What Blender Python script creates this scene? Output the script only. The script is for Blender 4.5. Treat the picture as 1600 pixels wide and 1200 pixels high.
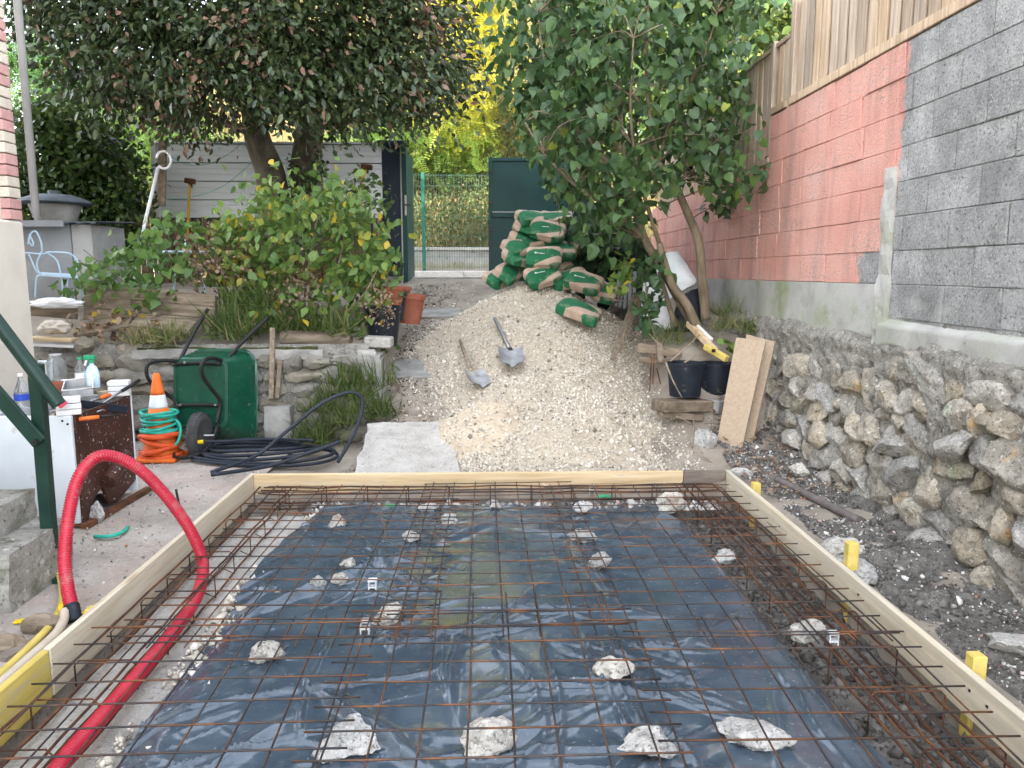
import bpy, bmesh, math, random
import numpy as np
from mathutils import Vector, Matrix, Euler, noise as mnoise

S = bpy.context.scene
for o in list(bpy.data.objects):
    bpy.data.objects.remove(o)
C = S.collection
R = math.radians
random.seed(7)
rng = np.random.default_rng(7)

# ---------------------------------------------------------------- camera, sky, sun, exposure
CAM_PITCH, CAM_YAW, CAM_Z, FPX = R(8.3), R(1.67), 1.6, 1200.0
cam = bpy.data.objects.new('camera', bpy.data.cameras.new('camera'))
C.objects.link(cam)
cam.location = (0, 0, CAM_Z)
cam.rotation_euler = (R(90) - CAM_PITCH, 0, -CAM_YAW)
cam.data.sensor_width = 36
cam.data.lens = 36 * FPX / 1600
cam.data.clip_start = 0.05
cam.data.clip_end = 3000
S.camera = cam

SUN_EL = R(27)
SUN_DIR = Vector((-0.66, -0.75, 0)).normalized()          # towards the sun, seen from above
w = bpy.data.worlds.new('World')
S.world = w
w.use_nodes = True
nt = w.node_tree
sky = nt.nodes.new('ShaderNodeTexSky')
sky.sky_type = 'NISHITA'
sky.sun_disc = False
sky.sun_elevation = SUN_EL
sky.sun_rotation = math.atan2(SUN_DIR.x, SUN_DIR.y)
sky.air_density = 1.0
sky.dust_density = 0.8
sky.ozone_density = 1.0
hz = nt.nodes.new('ShaderNodeHueSaturation')
hz.inputs['Saturation'].default_value = 0.34
nt.links.new(sky.outputs[0], hz.inputs['Color'])
bg = nt.nodes['Background']
nt.links.new(hz.outputs[0], bg.inputs['Color'])
bg.inputs['Strength'].default_value = 0.15

sl = bpy.data.lights.new('sun', 'SUN')
sl.energy = 2.0
sl.angle = R(0.5)
sl.color = (1.0, 0.93, 0.80)
sun = bpy.data.objects.new('sun', sl)
C.objects.link(sun)
sd = Vector((SUN_DIR.x * math.cos(SUN_EL), SUN_DIR.y * math.cos(SUN_EL), math.sin(SUN_EL)))
sun.rotation_euler = sd.to_track_quat('Z', 'Y').to_euler()
sun.location = (-20, -20, 20)

vs = S.view_settings
vs.view_transform = 'Standard'
vs.look = 'None'
vs.gamma = 1
vs.exposure = 3.25
S.cycles.max_bounces = 6
S.cycles.diffuse_bounces = 2
S.cycles.transparent_max_bounces = 12
S.cycles.use_denoising = True
S.cycles.use_adaptive_sampling = True
S.cycles.adaptive_threshold = 0.02
S.cycles.caustics_reflective = False
S.cycles.caustics_refractive = False

# ---------------------------------------------------------------- helpers
def ray(px, py):
    u = (px - 800) / FPX
    v = (600 - py) / FPX
    y = math.cos(CAM_PITCH) + v * math.sin(CAM_PITCH)
    z = -math.sin(CAM_PITCH) + v * math.cos(CAM_PITCH)
    c, s = math.cos(CAM_YAW), math.sin(CAM_YAW)
    return Vector((u * c + y * s, -u * s + y * c, z))
CO = Vector((0, 0, CAM_Z))
def PY(px, py, Y):
    r = ray(px, py); return CO + r * (Y / r.y)
def PZ(px, py, Z):
    r = ray(px, py); return CO + r * ((Z - CAM_Z) / r.z)
def PX(px, py, X):
    r = ray(px, py); return CO + r * (X / r.x)
def sstep(a, b, x):
    t = np.clip((x - a) / (b - a), 0, 1)
    return t * t * (3 - 2 * t)

def fbm2(x, y, seed=0, octaves=4):
    """cheap value noise, vectorised"""
    x = np.asarray(x, float); y = np.asarray(y, float)
    tot = np.zeros(np.broadcast(x, y).shape); amp = 1.0; nrm = 0
    for o in range(octaves):
        xx = x * 2 ** o + seed * 17.31 + o * 5.7; yy = y * 2 ** o + seed * 9.17 + o * 3.3
        xi = np.floor(xx); yi = np.floor(yy); fx = xx - xi; fy = yy - yi
        fx = fx * fx * (3 - 2 * fx); fy = fy * fy * (3 - 2 * fy)
        def h(a, b):
            n = np.sin(a * 127.1 + b * 311.7 + seed * 74.7) * 43758.5453
            return n - np.floor(n)
        v = (h(xi, yi) * (1 - fx) + h(xi + 1, yi) * fx) * (1 - fy) + (h(xi, yi + 1) * (1 - fx) + h(xi + 1, yi + 1) * fx) * fy
        tot += amp * (v * 2 - 1); nrm += amp; amp *= 0.5
    return tot / nrm

def props(o, label=None, cat=None, group=None, kind=None):
    if label: o['label'] = label
    if cat: o['category'] = cat
    if group: o['group'] = group
    if kind: o['kind'] = kind
    return o

def thing(name, label, cat, loc=(0, 0, 0), group=None, rz=0):
    o = bpy.data.objects.new(name, None)
    o.empty_display_size = 0.1
    C.objects.link(o)
    o.location = loc
    o.rotation_euler = (0, 0, rz)
    return props(o, label, cat, group)

def base_of(p):
    v = Vector((0, 0, 0))
    while p is not None:
        v += p.location; p = p.parent
    return v

def np_mesh(name, V, F):
    V = np.ascontiguousarray(V, dtype=np.float32); F = np.ascontiguousarray(F, dtype=np.int32)
    me = bpy.data.meshes.new(name)
    m, k = F.shape
    me.vertices.add(len(V)); me.vertices.foreach_set('co', V.ravel())
    me.loops.add(m * k); me.loops.foreach_set('vertex_index', F.ravel())
    me.polygons.add(m); me.polygons.foreach_set('loop_start', np.arange(0, m * k, k, dtype=np.int32))
    me.update(calc_edges=True)
    return me

def obj_from(name, me, mat, parent=None, smooth=False, loc=None):
    if mat is not None and not me.materials:
        me.materials.append(mat)
    if smooth:
        me.polygons.foreach_set('use_smooth', [True] * len(me.polygons))
    o = bpy.data.objects.new(name, me)
    C.objects.link(o)
    o.parent = parent
    if loc is not None: o.location = loc
    return o

class MB:
    def __init__(s):
        s.v = []; s.f = []
    def add(s, V, F, M=None):
        n = len(s.v)
        for p in V:
            p = Vector(p)
            s.v.append(M @ p if M is not None else p)
        s.f += [tuple(i + n for i in f) for f in F]
        return s
    def box(s, c, d, M=None):
        x, y, z = d[0] / 2, d[1] / 2, d[2] / 2
        V = [(c[0] + a * x, c[1] + b * y, c[2] + e * z) for a in (-1, 1) for b in (-1, 1) for e in (-1, 1)]
        return s.add(V, [(0, 1, 3, 2), (4, 6, 7, 5), (0, 4, 5, 1), (2, 3, 7, 6), (0, 2, 6, 4), (1, 5, 7, 3)], M)
    def bb(s, lo, hi, M=None):
        return s.box([(a + b) / 2 for a, b in zip(lo, hi)], [b - a for a, b in zip(lo, hi)], M)
    def bar(s, a, b, w, h, up=(0, 0, 1)):
        """a box from a to b, w wide, h high"""
        a, b = Vector(a), Vector(b)
        d = (b - a).normalized(); u = Vector(up)
        sx = d.cross(u)
        if sx.length < 1e-4: sx = d.cross(Vector((1, 0, 0)))
        sx.normalize(); uz = sx.cross(d)
        V = [p + sx * (i * w / 2) + uz * (j * h / 2) for p in (a, b) for i, j in ((-1, -1), (1, -1), (1, 1), (-1, 1))]
        return s.add(V, [(0, 1, 2, 3)[::-1], (4, 5, 6, 7), (0, 1, 5, 4), (1, 2, 6, 5), (2, 3, 7, 6), (3, 0, 4, 7)])
    def tube(s, pts, r, n=8, cap=True, closed=False):
        P = [Vector(p) for p in pts]; k = len(P)
        rr = r if hasattr(r, '__len__') else [r] * k
        base = len(s.v)
        nrm = None
        for i in range(k):
            if closed: t = P[(i + 1) % k] - P[i - 1]
            else: t = P[min(i + 1, k - 1)] - P[max(i - 1, 0)]
            t = t.normalized() if t.length > 1e-9 else Vector((0, 0, 1))
            if nrm is None:
                nrm = t.cross(Vector((0.13, 0.21, 0.97)))
                if nrm.length < 0.1: nrm = t.cross(Vector((1, 0, 0)))
            nrm = (nrm - t * nrm.dot(t)).normalized()
            bn = t.cross(nrm)
            for j in range(n):
                a = 2 * math.pi * j / n
                s.v.append(P[i] + nrm * (rr[i] * math.cos(a)) + bn * (rr[i] * math.sin(a)))
        for i in range(k if closed else k - 1):
            i2 = (i + 1) % k
            for j in range(n):
                j2 = (j + 1) % n
                s.f.append((base + i * n + j, base + i * n + j2, base + i2 * n + j2, base + i2 * n + j))
        if cap and not closed:
            s.f.append(tuple(base + j for j in range(n))[::-1])
            s.f.append(tuple(base + (k - 1) * n + j for j in range(n)))
        return s
    def lathe(s, prof, n=24, M=None):
        V = []; F = []
        for r, z in prof:
            for j in range(n):
                a = 2 * math.pi * j / n
                V.append((r * math.cos(a), r * math.sin(a), z))
        for i in range(len(prof) - 1):
            for j in range(n):
                j2 = (j + 1) % n
                F.append((i * n + j, i * n + j2, (i + 1) * n + j2, (i + 1) * n + j))
        if prof[0][0] > 1e-6: F.append(tuple(range(n))[::-1])
        if prof[-1][0] > 1e-6: F.append(tuple((len(prof) - 1) * n + j for j in range(n)))
        return s.add(V, F, M)
    def build(s, name, mat, parent=None, smooth=False, bevel=0, world=True, auto=None):
        me = bpy.data.meshes.new(name)
        off = base_of(parent) if (parent is not None and world) else Vector((0, 0, 0))
        me.from_pydata([tuple(p - off) for p in s.v], [], s.f)
        if bevel:
            bm = bmesh.new(); bm.from_mesh(me)
            es = [e for e in bm.edges if len(e.link_faces) == 2 and e.calc_face_angle(0) > 0.5]
            bmesh.ops.bevel(bm, geom=es, offset=bevel, segments=1, affect='EDGES', clamp_overlap=True)
            bm.to_mesh(me); bm.free()
        me.update()
        o = obj_from(name, me, mat, parent, smooth)
        if smooth and auto:
            me.set_sharp_from_angle(angle=R(auto))
        return o

def curve_pts(pts, n=12):
    """Catmull-Rom through pts"""
    P = [Vector(p) for p in pts]
    P = [P[0] * 2 - P[1]] + P + [P[-1] * 2 - P[-2]]
    out = []
    for i in range(1, len(P) - 2):
        a, b, c, d = P[i - 1:i + 3]
        for k in range(n):
            t = k / n
            out.append(0.5 * (2 * b + (c - a) * t + (2 * a - 5 * b + 4 * c - d) * t * t + (3 * b - a - 3 * c + d) * t ** 3))
    out.append(P[-2])
    return out

# ---------------------------------------------------------------- materials
def M(name, ramp, scale=6.0, rough=0.8, bump=0.0, bscale=40.0, detail=6.0, metal=0.0, vary=0.0, stretch=(1, 1, 1),
      coord='pos', spots=None, spec=0.22, nrough=0.6, bdist=0.01, trans=None, emit=None, hue=0.0, attr=None):
    m = bpy.data.materials.new(name); m.use_nodes = True
    nt = m.node_tree; N = nt.nodes; L = nt.links
    P = N['Principled BSDF']
    P.inputs['Roughness'].default_value = rough
    P.inputs['Metallic'].default_value = metal
    P.inputs['Specular IOR Level'].default_value = spec
    if coord == 'pos':
        src = N.new('ShaderNodeNewGeometry').outputs['Position']
    else:
        src = N.new('ShaderNodeTexCoord').outputs['Object']
    mp = N.new('ShaderNodeMapping'); mp.inputs['Scale'].default_value = stretch
    L.new(src, mp.inputs['Vector'])
    if isinstance(ramp[0], (int, float)): ramp = [(0.0, ramp), (1.0, ramp)]
    cr = N.new('ShaderNodeValToRGB')
    el = cr.color_ramp.elements
    while len(el) < len(ramp): el.new(0.5)
    for e, (p, c) in zip(el, ramp):
        e.position = p; e.color = (*c[:3], 1)
    if attr:
        at = N.new('ShaderNodeAttribute'); at.attribute_name = attr
        L.new(at.outputs['Fac'], cr.inputs['Fac'])
    else:
        nz = N.new('ShaderNodeTexNoise'); nz.inputs['Scale'].default_value = scale
        nz.inputs['Detail'].default_value = detail; nz.inputs['Roughness'].default_value = nrough
        L.new(mp.outputs[0], nz.inputs['Vector']); L.new(nz.outputs['Fac'], cr.inputs['Fac'])
    col = cr.outputs['Color']
    if spots:
        for (sc, lo, hi, c) in spots:
            n2 = N.new('ShaderNodeTexNoise'); n2.inputs['Scale'].default_value = sc; n2.inputs['Detail'].default_value = 5
            n2.inputs['Roughness'].default_value = 0.65
            L.new(mp.outputs[0] if sc > 0 else src, n2.inputs['Vector'])
            mr = N.new('ShaderNodeMapRange'); mr.inputs[1].default_value = lo; mr.inputs[2].default_value = hi
            L.new(n2.outputs['Fac'], mr.inputs[0])
            mx = N.new('ShaderNodeMix'); mx.data_type = 'RGBA'
            L.new(mr.outputs[0], mx.inputs[0]); L.new(col, mx.inputs[6]); mx.inputs[7].default_value = (*c[:3], 1)
            col = mx.outputs[2]
    if vary or hue:
        oi = N.new('ShaderNodeObjectInfo')
        hs = N.new('ShaderNodeHueSaturation')
        mr = N.new('ShaderNodeMapRange'); mr.inputs[3].default_value = 1 - vary; mr.inputs[4].default_value = 1 + vary
        L.new(oi.outputs['Random'], mr.inputs[0]); L.new(mr.outputs[0], hs.inputs['Value'])
        if hue:
            m2 = N.new('ShaderNodeMapRange'); m2.inputs[3].default_value = 1 - hue; m2.inputs[4].default_value = 1 + hue
            ml = N.new('ShaderNodeMath'); ml.operation = 'MULTIPLY'; ml.inputs[1].default_value = 7.13
            fr = N.new('ShaderNodeMath'); fr.operation = 'FRACT'
            L.new(oi.outputs['Random'], ml.inputs[0]); L.new(ml.outputs[0], fr.inputs[0]); L.new(fr.outputs[0], m2.inputs[0])
            L.new(m2.outputs[0], hs.inputs['Saturation'])
        L.new(col, hs.inputs['Color']); col = hs.outputs['Color']
    L.new(col, P.inputs['Base Color'])
    if bump:
        nb = N.new('ShaderNodeTexNoise'); nb.inputs['Scale'].default_value = bscale; nb.inputs['Detail'].default_value = 6
        nb.inputs['Roughness'].default_value = 0.65
        L.new(mp.outputs[0], nb.inputs['Vector'])
        bp = N.new('ShaderNodeBump'); bp.inputs['Strength'].default_value = bump; bp.inputs['Distance'].default_value = bdist
        L.new(nb.outputs['Fac'], bp.inputs['Height']); L.new(bp.outputs[0], P.inputs['Normal'])
    if trans:
        tr = N.new('ShaderNodeBsdfTranslucent'); mxs = N.new('ShaderNodeMixShader'); mxs.inputs[0].default_value = trans
        L.new(col, tr.inputs['Color']); L.new(P.outputs[0], mxs.inputs[1]); L.new(tr.outputs[0], mxs.inputs[2])
        L.new(mxs.outputs[0], N['Material Output'].inputs['Surface'])
    return m

def g(v): return (v, v, v)
MT = {}
MT['dirt'] = M('dirt', [(0.3, (0.19, 0.16, 0.128)), (0.5, (0.29, 0.25, 0.205)), (0.7, (0.37, 0.325, 0.27))], 3.0, 0.95, 0.8, 45, spots=[(60, 0.58, 0.7, (0.33, 0.30, 0.25)), (25, 0.6, 0.75, (0.09, 0.07, 0.05))])
MT['yard'] = M('yard_concrete', [(0.3, (0.27, 0.235, 0.205)), (0.5, (0.37, 0.325, 0.285)), (0.7, (0.45, 0.405, 0.365))], 3.2, 0.9, 0.5, 70, spots=[(90, 0.62, 0.72, (0.52, 0.50, 0.47)), (1.1, 0.48, 0.70, (0.42, 0.315, 0.265)), (45, 0.58, 0.68, (0.56, 0.52, 0.47)), (14, 0.6, 0.75, (0.13, 0.11, 0.10))])
MT['soil'] = M('dark_soil', [(0.3, (0.085, 0.078, 0.07)), (0.5, (0.15, 0.14, 0.127)), (0.72, (0.24, 0.225, 0.205))], 9, 0.95, 1.0, 30, spots=[(70, 0.60, 0.68, (0.36, 0.35, 0.33)), (30, 0.56, 0.68, (0.06, 0.055, 0.05))], bdist=0.03)
MT['asphalt'] = M('asphalt', [(0.3, g(0.10)), (0.7, g(0.17))], 12, 0.9, 0.3, 150)
MT['concrete'] = M('concrete', [(0.3, (0.22, 0.21, 0.195)), (0.5, (0.31, 0.30, 0.28)), (0.7, (0.40, 0.39, 0.365))], 5, 0.9, 0.5, 60, spots=[(30, 0.62, 0.72, (0.16, 0.155, 0.145))])
MT['pale_concrete'] = M('pale_concrete', [(0.3, (0.34, 0.315, 0.28)), (0.5, (0.49, 0.46, 0.42)), (0.7, (0.60, 0.575, 0.535))], 7, 0.92, 1.0, 45, detail=10, nrough=.72, bdist=.02, spots=[(28, 0.56, 0.68, (0.26, 0.24, 0.21)), (70, 0.57, 0.67, (0.68, 0.66, 0.62))])
MT['chunk'] = M('rubble_chunk', [(0.30, (0.27, 0.25, 0.225)), (0.5, (0.48, 0.455, 0.415)), (0.68, (0.64, 0.62, 0.58))], 22, 0.95, 1.0, 70, vary=0.15, hue=0.5, detail=10, nrough=0.75, spots=[(55, 0.54, 0.64, (0.15, 0.14, 0.125)), (95, 0.56, 0.66, (0.62, 0.60, 0.57)), (7, 0.56, 0.72, (0.30, 0.22, 0.16))])
MT['gravel'] = M('gravel', [(0.0, (0.15, 0.13, 0.105)), (0.10, (0.40, 0.35, 0.285)), (0.5, (0.60, 0.54, 0.445)), (1.0, (0.76, 0.71, 0.63))], rough=0.9, attr='tint')  # darkest pebble tints also stand in for shadows among the stones
MT['gravel_bed'] = M('gravel_fines', [(0.3, (0.38, 0.32, 0.24)), (0.5, (0.54, 0.46, 0.355)), (0.7, (0.64, 0.56, 0.45))], 24, 0.95, 1.0, 70, bdist=0.02, spots=[(70, 0.58, 0.68, (0.25, 0.23, 0.20)), (55, 0.62, 0.70, (0.72, 0.69, 0.63))])
MT['sand'] = M('sand', [(0.3, (0.40, 0.325, 0.24)), (0.5, (0.52, 0.43, 0.32)), (0.7, (0.60, 0.51, 0.39))], 9, 0.95, 0.8, 90, spots=[(80, 0.62, 0.7, (0.34, 0.28, 0.21))])
MT['wood'] = M('new_timber', [(0.3, (0.50, 0.36, 0.20)), (0.5, (0.62, 0.47, 0.29)), (0.7, (0.70, 0.56, 0.37))], 5, 0.75, 0.25, 60, stretch=(0.35, 6, 6), spots=[(2.2, 0.60, 0.66, (0.34, 0.20, 0.10)), (0.9, 0.52, 0.72, (0.50, 0.43, 0.34)), (16, 0.63, 0.70, (0.46, 0.43, 0.38))])
MT['wood_y'] = M('pale_timber', [(0.3, (0.52, 0.43, 0.30)), (0.5, (0.63, 0.55, 0.42)), (0.7, (0.70, 0.63, 0.51))], 5, 0.75, 0.25, 60, stretch=(6, 0.35, 6), spots=[(2.0, 0.60, 0.66, (0.38, 0.26, 0.15)), (1.1, 0.52, 0.72, (0.46, 0.42, 0.35)), (16, 0.63, 0.70, (0.44, 0.42, 0.38))])
MT['yellow_wood'] = M('yellow_formwork_ply', [(0.3, (0.52, 0.39, 0.08)), (0.7, (0.66, 0.52, 0.16))], 6, 0.6, 0.15, 60, stretch=(5, 0.5, 5), spots=[(5, 0.55, 0.70, (0.50, 0.41, 0.22)), (22, 0.62, 0.70, (0.42, 0.40, 0.36))])
MT['fence_wood'] = M('fence_timber', [(0.3, (0.27, 0.205, 0.145)), (0.5, (0.40, 0.31, 0.23)), (0.7, (0.52, 0.42, 0.325))], 4, 0.8, 0.3, 40, stretch=(9, 9, 0.5), vary=0.22, hue=0.2, spots=[(3, 0.62, 0.75, (0.28, 0.22, 0.17))])
MT['old_wood'] = M('weathered_timber', [(0.3, (0.11, 0.085, 0.06)), (0.5, (0.21, 0.165, 0.12)), (0.7, (0.31, 0.25, 0.19))], 5, 0.9, 0.5, 40, stretch=(0.6, 5, 5), vary=0.2)
MT['old_wood_o'] = M('weathered_stick', [(0.3, (0.13, 0.10, 0.075)), (0.5, (0.24, 0.19, 0.14)), (0.7, (0.35, 0.29, 0.22))], 5, 0.9, 0.4, 40, stretch=(4, 4, 4), vary=0.25)
MT['chipboard'] = M('chipboard', [(0.3, (0.33, 0.25, 0.175)), (0.5, (0.39, 0.30, 0.215)), (0.7, (0.43, 0.34, 0.25))], 40, 0.8, 0.15, 120, vary=0.1, spots=[(4, 0.6, 0.8, (0.42, 0.34, 0.25)), (20, 0.7, 0.74, (0.15, 0.11, 0.08))])
MT['rust'] = M('rusty_rebar', [(0.36, (0.045, 0.045, 0.050)), (0.48, (0.07, 0.052, 0.045)), (0.57, (0.14, 0.066, 0.036)), (0.74, (0.26, 0.11, 0.045))], 7, 0.5, 0.5, 200, metal=0.45, vary=0.25, bdist=0.002)
MT['rust2'] = M('rusty_cage_rebar', [(0.30, (0.04, 0.026, 0.022)), (0.5, (0.10, 0.045, 0.028)), (0.74, (0.24, 0.10, 0.038))], 7, 0.8, 0.5, 200, metal=0.2, vary=0.25, bdist=0.002)
MT['steel'] = M('grey_steel', [(0.3, g(0.25)), (0.7, g(0.42))], 12, 0.45, 0.1, 80, metal=0.8)
MT['steel_worn'] = M('worn_steel', [(0.3, (0.20, 0.20, 0.20)), (0.7, (0.45, 0.45, 0.46))], 9, 0.5, 0.2, 80, metal=0.6, spots=[(5, 0.55, 0.7, (0.5, 0.46, 0.4))])
MT['black'] = M('black_paint', [(0.3, g(0.012)), (0.7, g(0.025))], 10, 0.35, 0.05, 60)
MT['rubber'] = M('rubber', [(0.3, g(0.05)), (0.7, g(0.08))], 14, 0.8, 0.3, 80)
MT['black_pipe'] = M('black_conduit', [(0.3, (0.014, 0.018, 0.026)), (0.7, (0.03, 0.036, 0.05))], 10, 0.42, 0.1, 60)
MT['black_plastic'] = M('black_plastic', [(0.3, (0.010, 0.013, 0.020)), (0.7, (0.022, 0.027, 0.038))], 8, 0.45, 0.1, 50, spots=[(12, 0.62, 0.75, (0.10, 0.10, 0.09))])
MT['green_rail'] = M('dark_green_paint', [(0.3, (0.010, 0.030, 0.022)), (0.7, (0.018, 0.045, 0.034))], 8, 0.38, 0.1, 50)
MT['gate_green'] = M('gate_green_paint', [(0.3, (0.008, 0.034, 0.032)), (0.7, (0.013, 0.05, 0.046))], 2, 0.45, 0.08, 30)
MT['anthracite'] = M('anthracite_paint', [(0.3, (0.012, 0.020, 0.034)), (0.7, (0.02, 0.03, 0.048))], 3, 0.5, 0.05, 30)
MT['barrow_green'] = M('green_enamel', [(0.3, (0.004, 0.050, 0.028)), (0.7, (0.007, 0.075, 0.042))], 5, 0.22, 0.04, 20, spots=[(9, 0.56, 0.75, (0.03, 0.085, 0.06)), (30, 0.64, 0.72, (0.16, 0.18, 0.16))], spec=0.5)
MT['red_hose'] = M('red_conduit', [(0.3, (0.40, 0.010, 0.032)), (0.7, (0.52, 0.025, 0.05))], 6, 0.42, 0, spots=[(11, 0.56, 0.72, (0.40, 0.12, 0.115)), (50, 0.6, 0.7, (0.34, 0.10, 0.095))], spec=0.45)
MT['orange'] = M('orange_plastic', [(0.3, (0.70, 0.13, 0.02)), (0.7, (0.82, 0.20, 0.04))], 9, 0.5, 0.05, 40, spots=[(18, 0.6, 0.75, (0.50, 0.20, 0.10))])
MT['orange_hose'] = M('orange_red_hose', [(0.3, (0.55, 0.06, 0.02)), (0.7, (0.72, 0.11, 0.03))], 9, 0.5)
MT['teal_hose'] = M('teal_hose', [(0.3, (0.02, 0.33, 0.25)), (0.7, (0.05, 0.45, 0.34))], 9, 0.4)
MT['yellow'] = M('yellow_plastic', [(0.3, (0.70, 0.45, 0.01)), (0.7, (0.82, 0.57, 0.03))], 9, 0.5)
MT['yellow_hose'] = M('yellow_hose', [(0.3, (0.55, 0.42, 0.10)), (0.7, (0.68, 0.54, 0.16))], 9, 0.5)
MT['beige_hose'] = M('beige_hose', [(0.3, (0.50, 0.42, 0.33)), (0.7, (0.60, 0.52, 0.42))], 9, 0.6)
MT['white'] = M('white_paint', [(0.3, g(0.70)), (0.7, g(0.80))], 8, 0.55, 0.05, 50, spots=[(7, 0.62, 0.8, (0.55, 0.52, 0.48))])
MT['white_plastic'] = M('white_plastic', g(0.78), 8, 0.4)
MT['enamel'] = M('white_enamel', [(0.3, (0.60, 0.64, 0.67)), (0.7, (0.70, 0.73, 0.75))], 4, 0.35, 0.03, 30, spots=[(8, 0.64, 0.76, (0.42, 0.38, 0.34))])
MT['brown_panel'] = M('brown_panel', [(0.3, (0.045, 0.018, 0.013)), (0.6, (0.075, 0.03, 0.022)), (0.8, (0.10, 0.055, 0.045))], 5, 0.5, 0.2, 60, spots=[(38, 0.62, 0.66, (0.50, 0.46, 0.42)), (6, 0.6, 0.75, (0.12, 0.08, 0.065))])
MT['terracotta'] = M('terracotta', [(0.3, (0.27, 0.085, 0.05)), (0.7, (0.37, 0.13, 0.08))], 9, 0.8, 0.2, 60, vary=0.1)
MT['brick_red'] = M('red_quoin_brick', [(0.3, (0.50, 0.27, 0.25)), (0.7, (0.60, 0.36, 0.33))], 20, 0.9, 0.4, 60, vary=0.08)
MT['brick_cream'] = M('cream_quoin_brick', [(0.3, (0.58, 0.50, 0.40)), (0.7, (0.70, 0.63, 0.53))], 20, 0.9, 0.4, 60, vary=0.06)
MT['render'] = M('cream_render', [(0.3, (0.62, 0.56, 0.48)), (0.7, (0.70, 0.645, 0.56))], 5, 0.9, 0.3, 90)
MT['zinc'] = M('zinc', [(0.3, g(0.40)), (0.7, g(0.52))], 6, 0.5, metal=0.4)
MT['grey_metal'] = M('grey_sheet_cladding', [(0.3, (0.74, 0.76, 0.77)), (0.7, (0.80, 0.815, 0.82))], 3, 0.5, 0.03, 20, stretch=(0.4, 1, 6), spots=[(3, 0.6, 0.8, (0.38, 0.38, 0.37))])
MT['bamboo'] = M('bamboo_cane', [(0.3, (0.17, 0.11, 0.07)), (0.7, (0.32, 0.22, 0.14))], 3, 0.8, stretch=(20, 20, 1), vary=0.25)
MT['shed_grey'] = M('grey_shed_paint', [(0.3, (0.24, 0.25, 0.27)), (0.7, (0.33, 0.34, 0.355))], 3, 0.6, 0.1, 30, spots=[(2, 0.55, 0.7, (0.40, 0.40, 0.39))])
MT['slate'] = M('dark_slate_grey', [(0.3, (0.07, 0.08, 0.095)), (0.7, (0.11, 0.125, 0.145))], 5, 0.6, 0.1, 40)
MT['pale_blue'] = M('pale_blue_iron', [(0.3, (0.42, 0.58, 0.72)), (0.7, (0.55, 0.70, 0.82))], 9, 0.45)
MT['bark'] = M('bark', [(0.3, (0.06, 0.05, 0.038)), (0.5, (0.12, 0.10, 0.075)), (0.7, (0.19, 0.165, 0.125))], 9, 0.95, 1.0, 30, stretch=(1, 1, 0.35), bdist=0.03, spots=[(4, 0.58, 0.72, (0.10, 0.12, 0.05))])
MT['bark2'] = M('lilac_bark', [(0.3, (0.12, 0.088, 0.06)), (0.5, (0.20, 0.155, 0.105)), (0.7, (0.29, 0.235, 0.165))], 9, 0.9, 0.6, 40, stretch=(1, 1, 0.35), spots=[(6, 0.58, 0.72, (0.16, 0.16, 0.09))])
MT['big_bag'] = M('white_woven_bag', [(0.3, (0.66, 0.69, 0.72)), (0.7, (0.78, 0.80, 0.82))], 7, 0.6, 0.3, 25)
MT['moss'] = M('moss', [(0.3, (0.035, 0.042, 0.012)), (0.7, (0.09, 0.10, 0.03))], 30, 0.95, 1.0, 60, bdist=0.02)
MT['glass'] = M('clear_plastic', g(0.85), 8, 0.1)
def clear(name, col, rough=0.05, tr=0.9):
    m = bpy.data.materials.new(name); m.use_nodes = True
    P = m.node_tree.nodes['Principled BSDF']
    P.inputs['Base Color'].default_value = (*col, 1); P.inputs['Roughness'].default_value = rough
    P.inputs['Transmission Weight'].default_value = tr; P.inputs['IOR'].default_value = 1.25
    return m
MT['clear'] = clear('clear_glass', (0.86, 0.88, 0.88), 0.05, 0.85)
MT['blue_label'] = M('blue_label', (0.03, 0.07, 0.42), 8, 0.4)
MT['green_cap'] = M('green_plastic', [(0.3, (0.03, 0.30, 0.14)), (0.7, (0.05, 0.38, 0.19))], 8, 0.4)
MT['pale_label'] = M('pale_label', [(0.4, (0.70, 0.78, 0.82)), (0.6, (0.45, 0.65, 0.8))], 30, 0.5)
MT['pink'] = M('pink_red_plastic', (0.62, 0.08, 0.12), 8, 0.5)
# ================================================================ terrain
def ramp_z(y):
    return np.interp(y, [5.6, 7.0, 12.0, 12.6, 40], [0.03, 0.34, 1.46, 1.49, 1.49])
def ground_z(x, y):
    x = np.asarray(x, float); y = np.asarray(y, float)
    x, y = np.broadcast_arrays(x, y)
    z = ramp_z(y)
    # bank rising to the block wall on the right
    zb = np.interp(y, [0, 6.35, 6.75, 7.35, 9.0, 12.0], [0.05, 0.08, 0.45, 0.88, 1.12, 1.48])
    t = sstep(1.45, 1.85, x)
    z = z * (1 - t) + np.maximum(z, zb) * t
    # raised garden on the left, yard in front of it
    zl = np.interp(y, [7.24, 7.34, 8.3, 12.0, 12.6], [0.0, 0.86, 1.22, 1.44, 1.49])
    t = sstep(-1.08, -1.22, x)
    z = z * (1 - t) + zl * t
    t2 = sstep(-0.75, -1.3, x) * (y < 7.24)
    z = z * (1 - t2)
    z = z + fbm2(x * 2.2, y * 2.2, 3, 4) * 0.03 * sstep(13, 12, y)
    pit = (x > -1.745) & (x < 1.79) & (y < 5.43)
    z = np.where(pit, -0.24 + 0 * x, z)
    return z

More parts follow.
